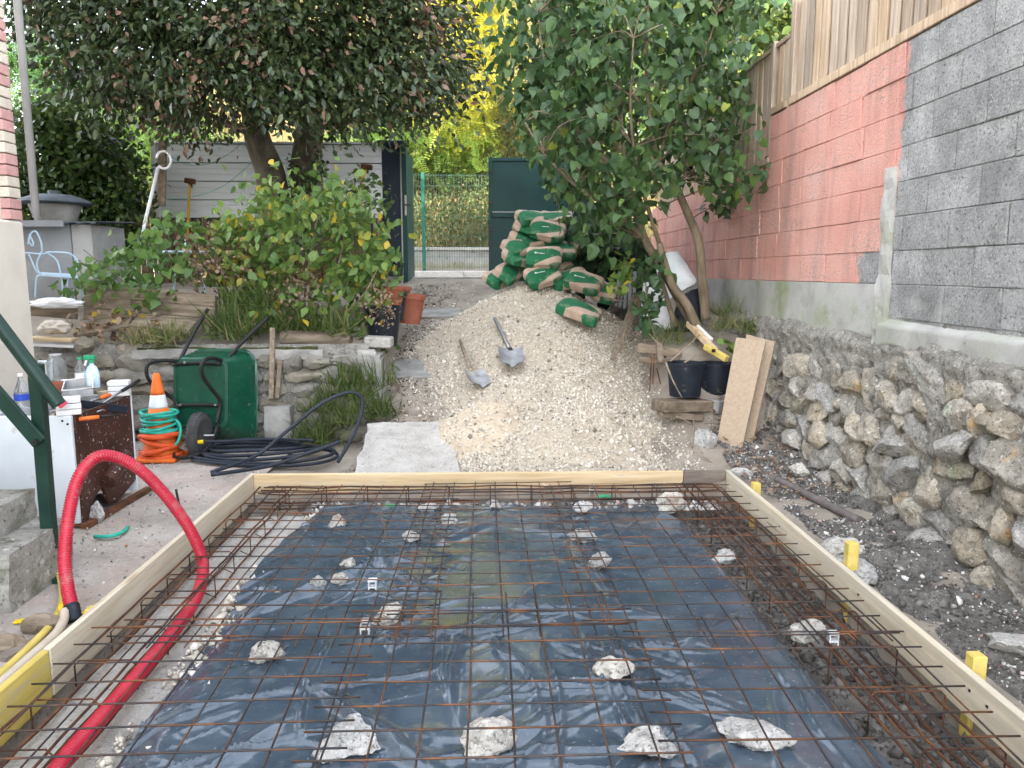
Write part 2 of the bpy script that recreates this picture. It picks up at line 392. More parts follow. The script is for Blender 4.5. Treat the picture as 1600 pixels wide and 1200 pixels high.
def grid_mesh(name, xs, ys, zf, mat, smooth=True, parent=None):
    X, Y = np.meshgrid(xs, ys)
    Z = zf(X, Y)
    V = np.stack([X, Y, Z], -1).reshape(-1, 3)
    nx, ny = len(xs), len(ys)
    i = np.arange(nx * ny).reshape(ny, nx)
    F = np.stack([i[:-1, :-1], i[:-1, 1:], i[1:, 1:], i[1:, :-1]], -1).reshape(-1, 4)
    return obj_from(name, np_mesh(name, V, F), mat, parent, smooth)

def hill_z(x, y):
    t = np.clip((y - 16.35), 0, None)
    h = np.where(t < 14, t * 0.92, 14 * 0.92 + (t - 14) * 0.25)
    h = np.minimum(h, 17)
    side = sstep(-17, -5.5, x) * 0.93 + 0.07
    return h * side

def terrain(x, y):
    z = ground_z(x, y)
    road = np.interp(y, [12.6, 15.2, 15.4, 16.3, 16.5], [1.49, 1.50, 1.58, 1.70, 1.85])
    z = np.where(y > 12.6, road, z)
    z = z + hill_z(x, y) + np.where(y > 16.5, fbm2(x * 0.5, y * 0.5, 5, 4) * 0.5 * sstep(16.5, 19, y), 0)
    return z
xs = np.concatenate([np.linspace(-400, -30, 12), np.linspace(-25, -6, 24), np.arange(-5.6, 4.0, 0.07), np.linspace(4.5, 25, 20), np.linspace(30, 400, 12)])
ys = np.concatenate([np.linspace(-400, -20, 10), np.linspace(-15, 1.5, 20), np.arange(1.7, 12.7, 0.07), np.arange(12.8, 32, 0.35), np.linspace(34, 900, 20)])
xs = np.unique(np.concatenate([xs, [-1.75, -1.74, 1.785, 1.795]])); ys = np.unique(np.concatenate([ys, [5.42, 5.44]]))
ground = props(grid_mesh('ground', xs, ys, terrain, MT['dirt']), kind='structure')

# paved yard left of the slab
yard = props(grid_mesh('yard', np.linspace(-9, -1.76, 60), np.linspace(-6, 7.2, 90), lambda x, y: ground_z(x, y) * 0 + 0.028 + fbm2(x * 1.5, y * 1.5, 8) * 0.012, MT['yard']), kind='structure')
# loose concrete apron at the foot of the ramp
mb = MB()
c = [Vector((-1.02, 5.56, 0)), Vector((-0.25, 5.56, 0)), Vector((-0.25, 6.62, 0)), Vector((-1.05, 6.58, 0))]
q = []
for i in range(13):
    for j in range(9):
        a = c[0].lerp(c[1], i / 12); b = c[3].lerp(c[2], i / 12); p = a.lerp(b, j / 8)
        p.z = float(ramp_z(p.y)) + 0.05 + 0.012 * random.random()
        if i in (0, 12) or j in (0, 8): p.x += random.uniform(-.02, .02); p.y += random.uniform(-.02, .02)
        q.append(p)
F = [(i * 9 + j, (i + 1) * 9 + j, (i + 1) * 9 + j + 1, i * 9 + j + 1) for i in range(12) for j in range(8)]
mb.add(q, F)
rim = [i * 9 for i in range(13)] + [12 * 9 + j for j in range(1, 9)] + [i * 9 + 8 for i in range(11, -1, -1)] + [j for j in range(7, 0, -1)]
n0 = len(mb.v)
for i in rim: mb.v.append(mb.v[i] + Vector((0, 0, -0.09)))
for k in range(len(rim)):
    k2 = (k + 1) % len(rim)
    mb.f.append((rim[k], rim[k2], n0 + k2, n0 + k)[::-1])
props(mb.build('concrete_apron', MT['pale_concrete']), kind='structure')
# small set paving slabs on the ramp
for k, (px, py, Y, w_, l_) in enumerate([(705, 505, 8.9, .45, .5), (690, 478, 10.2, .5, .45), (650, 560, 8.1, .5, .6)]):
    p = PY(px, py, Y)
    z0 = float(ground_z(p.x, p.y)) + 0.004
    mb = MB().box((0, 0, 0.012), (w_, l_, 0.03), Matrix.Translation((p.x, p.y, z0)) @ Euler((R(11), 0, R(3 * k - 4))).to_matrix().to_4x4())
    props(mb.build('paving_slab', MT['concrete'], bevel=0.006), kind='structure')

# road, kerb and pavement outside the gate
props(grid_mesh('road', np.linspace(-60, 60, 60), np.linspace(12.75, 15.15, 6), lambda x, y: 1.505 + 0 * x, MT['asphalt']), kind='structure')
kb = MB()
kerb_root = props(bpy.data.objects.new('kerb', None), kind='structure'); C.objects.link(kerb_root); kerb_root.location = (0, 15.2, 1.5)
km = MB().box((0, 0, 0.03), (0.99, 0.14, 0.18)).build('kerb_stone', MT['pale_concrete'], bevel=0.012)
km.parent = kerb_root
km.location = (-6, 0, 0)
for i in range(1, 13):
    k = km.copy(); C.objects.link(k); k.parent = kerb_root; k.location = (-6 + i, 0, 0)
th = MB()
th.bb((-1.25, 12.55, 1.42), (1.3, 12.75, 1.52))
props(th.build('threshold', MT['concrete'], bevel=0.01), kind='structure')

# ================================================================ slab bed inside the formwork
props(grid_mesh('foundation_strip', np.linspace(-1.66, -1.12, 40), np.linspace(0.3, 5.12, 200),
      lambda x, y: -0.06 + fbm2(x * 6, y * 6, 11) * 0.018 - sstep(-1.24 + fbm2(0 * x, y * 3, 12) * 0.06, -1.15, x) * 0.09, MT['pale_concrete']), kind='structure')
props(grid_mesh('trench_soil', np.linspace(1.2, 1.80, 40), np.linspace(0.3, 5.42, 220),
      lambda x, y: -0.14 + fbm2(x * 7, y * 7, 13) * 0.05 , MT['soil']), kind='structure')
mb = MB().bb((-1.3, 5.16, -0.2), (1.45, 5.40, -0.04))
props(mb.build('footing', MT['soil'], bevel=0.01), kind='structure')
props(grid_mesh('soil_strip', np.linspace(1.815, 2.75, 60), np.linspace(0.3, 6.5, 300),
      lambda x, y: ground_z(x, y) + 0.02 + fbm2(x * 4, y * 4, 14, 5) * 0.06 + sstep(2.3, 2.6, x) * 0.04 - sstep(1.95, 1.82, x) * 0.08, MT['soil']), kind='structure')

# ================================================================ house on the left (shades the garden)
HX, HY = -3.27, 5.6
hs = thing('house', 'cream rendered house with striped red and cream brick corner', 'house', (HX, HY, 0))
wl = MB()
wl.bb((-14.2, -9, 0), (HX - 0.06, HY - 0.06, 8.2))
wl.build('wall', MT['render'], hs)
MB().bb((HX - 0.9, 5.05, 0), (HX + 0.0, HY, 1.95)).build('plinth', MT['render'], hs, bevel=0.015)
ro = MB()
ro.add([(-14.6, -9.4, 8.2), (HX + 0.3, -9.4, 8.2), (HX + 0.3, HY + 0.3, 8.2), (-14.6, HY + 0.3, 8.2), (-8.6, -9.4, 9.9), (-8.6, HY + 0.3, 9.9)],
       [(0, 3, 2, 1), (1, 2, 5, 4), (3, 0, 4, 5), (0, 1, 4), (2, 3, 5)])
ro.build('roof', MT['terracotta'], hs)
bmz = 1.955
bid = 0
bm_l = MB().box((0, 0, 0), (0.30, 0.14, 0.066)); bm_s = MB().box((0, 0, 0), (0.16, 0.14, 0.066))
tmpl = {}
for nm, b in (('l', bm_l), ('s', bm_s)):
    for cn in ('brick_red', 'brick_cream'):
        o = b.build('brick', MT[cn], hs, world=False, bevel=0.004); tmpl[nm + cn] = o.data
        bpy.data.objects.remove(o)
row = 0
while bmz < 6.2:
    cn = 'brick_red' if (row // 2) % 2 == 0 else 'brick_cream'
    for nm, xx in ((('l', -0.15), ('s', -0.385)) if row % 2 else (('s', -0.08), ('l', -0.315))):
        o = bpy.data.objects.new('brick', tmpl[nm + cn]); C.objects.link(o); o.parent = hs
        o.location = (xx + random.uniform(-.002, .002), -0.072, bmz + 0.036)
    bmz += 0.074; row += 1
# downpipe beside the corner
dp = MB().tube([(HX + 0.07, HY + 0.04, 1.98), (HX + 0.07, HY + 0.04, 8.1)], 0.026, 12)
dp.build('downpipe', MT['zinc'], hs, smooth=True)
for zz in (4.4, 6.0):
    MB().box((HX + 0.06, HY + 0.02, zz), (0.14, 0.13, 0.03)).build('pipe_bracket', MT['zinc'], hs)

# concrete steps and dark green handrail
st = thing('concrete_steps', 'worn concrete entrance steps beside the handrail post', 'steps', (-2.6, 3.75, 0))
def rough_box(lo, hi, mat, name, parent, seg=10, amp=0.012, seed=0):
    bm = bmesh.new()
    bmesh.ops.create_cube(bm, size=1)
    bmesh.ops.subdivide_edges(bm, edges=bm.edges[:], cuts=seg, use_grid_fill=True)
    off = base_of(parent)
    for v in bm.verts:
        p = Vector([lo[i] + (v.co[i] + .5) * (hi[i] - lo[i]) for i in range(3)])
        n_ = mnoise.noise_vector(p * 7 + Vector((seed, 0, 0))) + mnoise.noise_vector(p * 19) * 0.5
        v.co = p + n_ * amp - off
    me = bpy.data.meshes.new(name); bm.to_mesh(me); bm.free()
    return obj_from(name, me, mat, parent)
MT['step_concrete'] = M('stained_step_concrete', [(0.3, (0.20, 0.19, 0.165)), (0.5, (0.33, 0.315, 0.28)), (0.7, (0.46, 0.44, 0.40))], 9, 0.92, 1.0, 35, detail=10, nrough=.75, bdist=.02, spots=[(5, 0.52, 0.66, (0.15, 0.15, 0.10)), (30, 0.56, 0.66, (0.12, 0.115, 0.10)), (16, 0.6, 0.68, (0.62, 0.60, 0.56))])
rough_box((-3.2, 3.45, -0.05), (-2.23, 4.0, 0.31), MT['step_concrete'], 'step', st)
rough_box((-3.2, 3.0, 0.31), (-2.40, 4.0, 0.47), MT['step_concrete'], 'step', st, seed=3)
rough_box((-3.2, 2.4, 0.47), (-2.62, 3.6, 0.65), MT['step_concrete'], 'step', st, seed=5)
rl = thing('handrail', 'dark green painted steel handrail on the steps', 'handrail', (-2.2, 3.85, 0))
Yr = 3.85
a = PY(52, 575, Yr); b_ = PY(84, 917, Yr)
MB().bar(Vector((b_.x, Yr, 0.0)), Vector((b_.x + 0.01, Yr, a.z + 0.02)), 0.066, 0.05, (0, 1, 0)).build('post', MT['green_rail'], rl, bevel=0.005)
MB().tube([PY(-80, 403, Yr - .03), PY(52, 578, Yr - .03), PY(92, 632, Yr - .03)], 0.034, 14).build('top_rail', MT['green_rail'], rl, smooth=True, auto=40)
MB().bar(PY(-80, 528, Yr - .06), PY(62, 692, Yr - .06), 0.02, 0.075).build('lower_rail', MT['green_rail'], rl, bevel=0.004)
MB().box((b_.x, Yr, 0.03), (0.13, 0.13, 0.05)).build('foot_plate', MT['green_rail'], rl, bevel=0.004)
MB().lathe([(0, -0.01), (0.012, -0.01), (0.012, 0.008), (0, 0.008)], 8, Matrix.Translation(PY(55, 690, Yr - .08)) @ Matrix.Rotation(R(90), 4, 'X')).build('bolt', MT['black'], rl)

# ================================================================ wall on the right
WX = 2.6                                             # face of the block wall
def block_material():
    m = M('cement_block', [(0.32, (0.20, 0.202, 0.20)), (0.5, (0.35, 0.352, 0.345)), (0.68, (0.50, 0.50, 0.49))], 5.0, 0.95, 1.0, 55, vary=0.12, detail=12, nrough=0.82, bdist=0.02,
          spots=[(50, 0.55, 0.66, (0.13, 0.13, 0.128)), (80, 0.57, 0.67, (0.56, 0.555, 0.54)), (0.8, 0.50, 0.70, (0.15, 0.15, 0.148)), (1.7, 0.58, 0.72, (0.46, 0.46, 0.44))])
    nt = m.node_tree; N = nt.nodes; L = nt.links
    P = N['Principled BSDF']
    old = P.inputs['Base Color'].links[0].from_socket
    geo = N.new('ShaderNodeNewGeometry'); sp = N.new('ShaderNodeSeparateXYZ'); L.new(geo.outputs['Position'], sp.inputs[0])
    def math_(op, a, b=None, v=None):
        n = N.new('ShaderNodeMath'); n.operation = op
        for i, q in enumerate((a, b)):
            if q is None: continue
            if isinstance(q, (int, float)): n.inputs[i].default_value = q
            else: L.new(q, n.inputs[i])
        return n.outputs[0]
    nz = N.new('ShaderNodeTexNoise'); nz.inputs['Scale'].default_value = 7; nz.inputs['Detail'].default_value = 9; nz.inputs['Roughness'].default_value = 0.7
    L.new(geo.outputs['Position'], nz.inputs['Vector'])
    low = math_('LESS_THAN', sp.outputs['Z'], 1.733)
    edge = math_('ADD', math_('MULTIPLY', low, 0.40), 4.96)
    dy = math_('SUBTRACT', math_('ADD', sp.outputs['Y'], math_('MULTIPLY', math_('SUBTRACT', nz.outputs['Fac'], 0.5), 0.38)), edge)
    # the paint edge leans a little with height
    dy = math_('ADD', dy, math_('MULTIPLY', math_('SUBTRACT', sp.outputs['Z'], 2.2), 0.06))
    mask = N.new('ShaderNodeMapRange'); mask.inputs[1].default_value = -0.015; mask.inputs[2].default_value = 0.02
    L.new(dy, mask.inputs[0])
    # pinholes and worn spots in the paint, grime under the fence
    n3 = N.new('ShaderNodeTexNoise'); n3.inputs['Scale'].default_value = 60; n3.inputs['Detail'].default_value = 5
    L.new(geo.outputs['Position'], n3.inputs['Vector'])
    n4 = N.new('ShaderNodeTexNoise'); n4.inputs['Scale'].default_value = 2.2; n4.inputs['Detail'].default_value = 4
    L.new(geo.outputs['Position'], n4.inputs['Vector'])
    th = math_('ADD', math_('MULTIPLY', n4.outputs['Fac'], -0.45), 0.82)
    hole = N.new('ShaderNodeMapRange'); hole.inputs[1].default_value = 0.0; hole.inputs[2].default_value = 0.04
    L.new(math_('SUBTRACT', n3.outputs['Fac'], th), hole.inputs[0])
    inv = math_('SUBTRACT', 1.0, math_('MULTIPLY', hole.outputs[0], 0.85))
    fac = math_('MULTIPLY', mask.outputs[0], inv)
    pk = N.new('ShaderNodeValToRGB'); pk.color_ramp.elements[0].color = (0.64, 0.315, 0.26, 1); pk.color_ramp.elements[1].color = (0.74, 0.415, 0.345, 1)
    pk.color_ramp.elements[0].position = 0.3; pk.color_ramp.elements[1].position = 0.7
    L.new(n4.outputs['Fac'], pk.inputs['Fac'])
    vm = N.new('ShaderNodeVectorMath'); vm.operation = 'MULTIPLY'; vm.inputs[1].default_value = (6, 6, 1.1)
    L.new(geo.outputs['Position'], vm.inputs[0])
    n5 = N.new('ShaderNodeTexNoise'); n5.inputs['Scale'].default_value = 1.0; n5.inputs['Detail'].default_value = 8; n5.inputs['Roughness'].default_value = 0.7
    L.new(vm.outputs[0], n5.inputs['Vector'])
    st5 = N.new('ShaderNodeMapRange'); st5.inputs[1].default_value = 0.48; st5.inputs[2].default_value = 0.78; st5.inputs[4].default_value = 0.85
    L.new(n5.outputs['Fac'], st5.inputs[0])
    mx5 = N.new('ShaderNodeMix'); mx5.data_type = 'RGBA'
    L.new(st5.outputs[0], mx5.inputs[0]); L.new(pk.outputs['Color'], mx5.inputs[6]); mx5.inputs[7].default_value = (0.40, 0.225, 0.185, 1)
    mx = N.new('ShaderNodeMix'); mx.data_type = 'RGBA'
    L.new(fac, mx.inputs[0]); L.new(old, mx.inputs[6]); L.new(mx5.outputs[2], mx.inputs[7])
    L.new(mx.outputs[2], P.inputs['Base Color'])
    return m
MT['block'] = block_material()
bw = thing('block_wall', 'cement block wall, salmon pink paint on its far half', 'wall', (WX + 0.1, 5, 1.2))
CH = 1.5 / 7
def top_at(y): return 3.02 if y < 7.27 else 2.60
core = MB()
core.bb((WX + 0.009, -1.0, 1.27), (WX + 0.2, 7.27, 3.015)); core.bb((WX + 0.009, 7.27, 1.52), (WX + 0.2, 12.0, 2.585))
core.build('mortar', MT['block'], bw)
blk_cache = {}
def block_mesh(L_, k):
    key = (round(L_, 2), k)
    if key not in blk_cache:
        bm = bmesh.new(); bmesh.ops.create_cube(bm, size=1)
        r_ = random.Random(k * 31 + int(L_ * 100))
        for v in bm.verts:
            v.co = Vector((v.co.x * 0.10 + 0.05, v.co.y * L_, v.co.z * (CH - 0.005)))
            v.co.y += r_.uniform(-.004, .004); v.co.z += r_.uniform(-.0035, .0025); v.co.x += r_.uniform(-.003, .003)
        bmesh.ops.bevel(bm, geom=bm.edges[:], offset=0.004, segments=1, affect='EDGES')
        me = bpy.data.meshes.new('block'); bm.to_mesh(me); bm.free(); me.materials.append(MT['block'])
        blk_cache[key] = me
    return blk_cache[key]
rb = random.Random(4)
for k in range(-1, 7):
    z0 = 1.52 + CH * k
    y = -0.4 + (0.25 if k % 2 else 0.0)
    while y < 12:
        L_ = 0.50
        if k == -1 and y > 4.8: break
        if 4.4 < y < 4.9: L_ = max(0.15, round(4.95 - y, 2)) if y + L_ > 4.97 else L_
        if z0 + CH <= top_at(y + L_ / 2) + 0.01:
            o = bpy.data.objects.new('block', block_mesh(L_ - 0.010, rb.randrange(6))); C.objects.link(o); o.parent = bw
            o.location = Vector((WX + rb.uniform(-.004, .004), y + L_ / 2, z0 + CH / 2)) - bw.location
        y += L_
# cast pilaster between painted and bare blocks
def sheet_face(name, ys_, zs_, xf, mat, parent, thick=0.1):
    Yg, Zg = np.meshgrid(ys_, zs_)
    X = xf(Yg, Zg)
    V = np.stack([X, Yg, Zg], -1).reshape(-1, 3) - np.array(base_of(parent))
    i = np.arange(Yg.size).reshape(Yg.shape)
    F = np.stack([i[:-1, :-1], i[1:, :-1], i[1:, 1:], i[:-1, 1:]], -1).reshape(-1, 4)
    return obj_from(name, np_mesh(name, V, F), mat, parent, True)
MT['base_render'] = M('stained_render', [(0.3, (0.30, 0.30, 0.275)), (0.5, (0.40, 0.395, 0.37)), (0.7, (0.49, 0.48, 0.455))], 4, 0.95, 0.5, 40, spots=[(2.0, 0.5, 0.68, (0.24, 0.27, 0.17)), (30, 0.62, 0.74, (0.24, 0.235, 0.22))])
rough_box((WX - 0.022, 4.96, 1.10), (WX + 0.06, 5.09, 2.27), MT['base_render'], 'pilaster', bw, seg=16, amp=0.02, seed=9)
# smooth concrete footing band under the painted blocks
sheet_face('footing_band', np.linspace(5.02, 12, 160), np.linspace(1.0, 1.52, 20),
           lambda y, z: WX - 0.012 + fbm2(y * 3, z * 3, 21) * 0.010 + sstep(1.16 + fbm2(y * 2.5, 0 * z, 22) * 0.07, 1.08 + fbm2(y * 2.5, 0 * z, 22) * 0.07, z) * 0.12, MT['base_render'], bw)
sheet_face('footing_band', np.linspace(-0.6, 5.02, 190), np.linspace(0.92, 1.30, 24),
           lambda y, z: WX - 0.03 + fbm2(y * 3, z * 3, 23) * 0.014 + sstep(1.12 + fbm2(y * 3.2, 0 * z, 24) * 0.09, 1.06 + fbm2(y * 3.2, 0 * z, 24) * 0.09, z) * 0.14 + sstep(1.25, 1.3, z) * .05, MT['base_render'], bw)

# ---- rocks
def rock_mesh(name, seed, mat, sub=3, planes=9, rough=0.05, flat=0.62):
    r_ = random.Random(seed)
    bm = bmesh.new(); bmesh.ops.create_icosphere(bm, subdivisions=sub, radius=1)
    pl = []
    for _ in range(planes):
        n_ = Vector((r_.gauss(0, 1), r_.gauss(0, 1), r_.gauss(0, 1))).normalized()
        pl.append((n_, r_.uniform(flat, 0.92)))
    so = Vector((r_.uniform(0, 50), r_.uniform(0, 50), 0))
    for v in bm.verts:
        p = v.co.copy()
        for n_, d in pl:
            e = p.dot(n_) - d
            if e > 0: p -= n_ * e * 0.93
        nn = mnoise.fractal(p * 1.6 + so, 1.0, 2.0, 5)
        p += p.normalized() * nn * rough * 2.2
        p += mnoise.noise_vector(p * 6 + so) * rough * 0.6 + mnoise.noise_vector(p * 15 + so) * rough * 0.35
        v.co = p
    me = bpy.data.meshes.new(name); bm.to_mesh(me); bm.free(); me.materials.append(mat)
    me.polygons.foreach_set('use_smooth', [True] * len(me.polygons)); me.set_sharp_from_angle(angle=R(32))
    return me
MT['wall_stone'] = M('wall_stone', [(0.25, (0.19, 0.173, 0.145)), (0.5, (0.335, 0.305, 0.26)), (0.75, (0.48, 0.445, 0.385))], 9, 0.95, 1.0, 26, vary=0.20, hue=0.5, bdist=0.02, detail=8,
                     spots=[(7, 0.60, 0.72, (0.42, 0.30, 0.17)), (5, 0.58, 0.74, (0.27, 0.31, 0.22)), (24, 0.54, 0.66, (0.15, 0.14, 0.125)), (60, 0.54, 0.64, (0.13, 0.125, 0.115)), (48, 0.57, 0.66, (0.58, 0.56, 0.52))])
MT['lime_mortar'] = M('crumbling_mortar', [(0.25, (0.14, 0.13, 0.112)), (0.5, (0.25, 0.235, 0.205)), (0.75, (0.37, 0.35, 0.31))], 9, 0.95, 1.0, 22, bdist=0.04, spots=[(40, 0.55, 0.68, (0.10, 0.095, 0.085)), (60, 0.57, 0.67, (0.52, 0.50, 0.46))])
ROCKS = [rock_mesh('stone', 100 + i, MT['wall_stone'], 4, 10, 0.065, 0.42) for i in range(24)]
rw = thing('rubble_wall', 'rough grey rubble stone retaining wall under the blocks', 'wall', (2.65, 4.5, 0))
core = sheet_face('mortar', np.linspace(-0.6, 8.2, 620), np.linspace(-0.15, 1.32, 130),
                  lambda y, z: WX - 0.062 - 0.03 * sstep(1.0, .2, z) + fbm2(y * 4, z * 4, 31, 3) * 0.055 + fbm2(y * 16, z * 16, 32, 4) * 0.03 + sstep(1.1, 1.25, z) * 0.10 - sstep(0.12, -0.1, z) * 0.12, MT['lime_mortar'], rw)
def pack(u0, u1, z0, z1, rows, wr, rnd, jitter=0.3):
    cells = []
    z = z0
    hs_ = [rnd.uniform(0.88, 1.15) for _ in range(rows)]
    sc = (z1 - z0) / sum(hs_)
    for h in hs_:
        h *= sc
        u = u0 - rnd.uniform(0, 0.2)
        while u < u1:
            w_ = rnd.uniform(*wr)
            hh = h * rnd.uniform(0.75, 1.25)
            cells.append((u + w_ / 2, z + h / 2 + rnd.uniform(-.12, .12) * h, w_, hh))
            u += w_ * 0.97
        z += h
    return cells
rr = random.Random(12)
for (u, z, w_, h) in pack(1.6, 7.6, -0.03, 1.06, 7, (0.12, 0.40), rr):
    if z > 1.0 and rr.random() < 0.5: continue
    if u > 5.0 and z > 0.95: continue
    if abs(u - 5.03) < 0.17 and z > 0.62: continue
    o = bpy.data.objects.new('stone', rr.choice(ROCKS)); C.objects.link(o); o.parent = rw
    lean = 0.05 * (1 - z)
    o.location = Vector((WX - 0.03 - lean + rr.uniform(-.035, .02), u, z)) - rw.location
    o.rotation_euler = (rr.uniform(-.5, .5) + (math.pi if rr.random() < .5 else 0), rr.uniform(-.2, .2), rr.uniform(-.25, .25))
    o.scale = (rr.uniform(0.085, 0.125), w_ * 0.72, h * rr.uniform(.64, .86))
# bigger upright stone below the pilaster
o = bpy.data.objects.new('stone', ROCKS[3]); C.objects.link(o); o.parent = rw
o.location = Vector((WX - 0.03, 5.03, 0.84)) - rw.location; o.scale = (0.11, 0.20, 0.26)

# ---- timber fence on the wall: close boards on both sides of rails
def fence_panel(label, y0, y1, z0, z1, post_at, n_rail):
    t = thing('timber_fence', label, 'fence', (WX + 0.08, (y0 + y1) / 2, z0))
    bmsh = []
    for k in range(3):
        b = MB().box((0, 0, 0), (0.018, 0.118, z1 - z0 - 0.05)).build('board', MT['fence_wood'], None, bevel=0.003); bmsh.append(b.data); bpy.data.objects.remove(b)
    y = y0 + 0.08; i = 0
    r_ = random.Random(int(y0 * 10))
    while y < y1 - 0.04:
        for side, off in ((0, 0.0), (1, 0.075)):
            o = bpy.data.objects.new('board', r_.choice(bmsh)); C.objects.link(o); o.parent = t
            o.location = Vector((WX + 0.035 + side * 0.055 + r_.uniform(-.004, .004), y + off, (z0 + z1) / 2 + 0.02)) - t.location
            o.rotation_euler = (r_.uniform(-.012, .012), 0, r_.uniform(-.03, .03))
        y += 0.152
    for zz in n_rail:
        MB().bb((WX + 0.048, y0, zz - 0.025), (WX + 0.076, y1, zz + 0.025)).build('rail', MT['fence_wood'], t, bevel=0.003)
    for yy in post_at:
        MB().bb((WX + 0.0, yy - 0.045, z0 - 0.05), (WX + 0.10, yy + 0.045, z1 + 0.06)).build('post', MT['fence_wood'], t, bevel=0.006)
    MB().bb((WX - 0.012, y0, z0 - 0.035), (WX + 0.10, y1, z0 + 0.03)).build('sole_rail', MT['fence_wood'], t, bevel=0.005)
    MB().bb((WX + 0.01, y0, z1 - 0.01), (WX + 0.115, y1, z1 + 0.03)).build('cap_rail', MT['fence_wood'], t, bevel=0.005)
    return t
fence_panel('tall slatted timber fence panel above the grey blocks', 1.0, 6.84, 3.06, 4.9, (6.86, 4.0, 2.0), (3.45, 4.3))
fence_panel('short low timber fence piece beside the tall panel', 6.93, 7.27, 3.06, 3.62, (), (3.2, 3.5))
fence_panel('lower timber fence panel half hidden by lilac leaves', 7.30, 9.2, 2.63, 3.62, (7.34, 9.15), (2.85, 3.35))
fence_panel('farthest timber fence panel, barely showing through the leaves', 9.25, 12.0, 2.63, 3.4, (12.0,), (2.85, 3.2))
# ================================================================ timber formwork round the slab
fw = thing('timber_formwork', 'timber board formwork framing the unpoured slab', 'formwork', (0, 3, 0))
def board(name, lo, hi, mat, M_=None):
    return MB().bb(lo, hi, M_).build(name, mat, fw, bevel=0.004)
board('board', (-1.745, 2.86, -0.05), (-1.715, 5.50, 0.15), MT['wood_y'])
board('board', (-1.747, 0.2, -0.05), (-1.717, 2.855, 0.148), MT['yellow_wood'])
props(fw.children[-1], label='yellow formwork board')
board('board', (-1.713, 5.455, -0.03), (1.42, 5.487, 0.15), MT['wood'])
MT['ply_grey'] = M('grey_ply', [(0.3, (0.15, 0.12, 0.10)), (0.7, (0.25, 0.21, 0.18))], 5, 0.8, 0.2, 60, stretch=(1, 5, 5))
board('board', (1.423, 5.457, -0.03), (1.735, 5.485, 0.153), MT['ply_grey'])
board('board', (-1.4, 5.425, -0.12), (1.7, 5.452, -0.035), MT['ply_grey'])
board('board', (1.738, 0.2, -0.01), (1.770, 5.487, 0.152), MT['wood_y'])
for (x, y, zt, zb) in ((1.80, 3.62, 0.27, -0.3), (1.80, 2.62, 0.20, -0.3), (1.80, 5.0, 0.19, -0.3), (-1.775, 4.4, 0.13, -0.1), (-1.775, 3.3, 0.12, -0.1)):
    MB().bb((x - 0.027, y - 0.027, zb), (x + 0.027, y + 0.027, zt)).build('stake', MT['yellow_wood'], fw, bevel=0.005)
nail = MB().lathe([(0, 0), (0.004, 0), (0.004, 0.008), (0.0, 0.008)], 6)
for y in (2.45, 2.55, 3.4, 4.4): MB().box((1.737, y, 0.08 + .03 * random.random()), (0.006, 0.009, 0.009)).build('nail', MT['black'], fw)

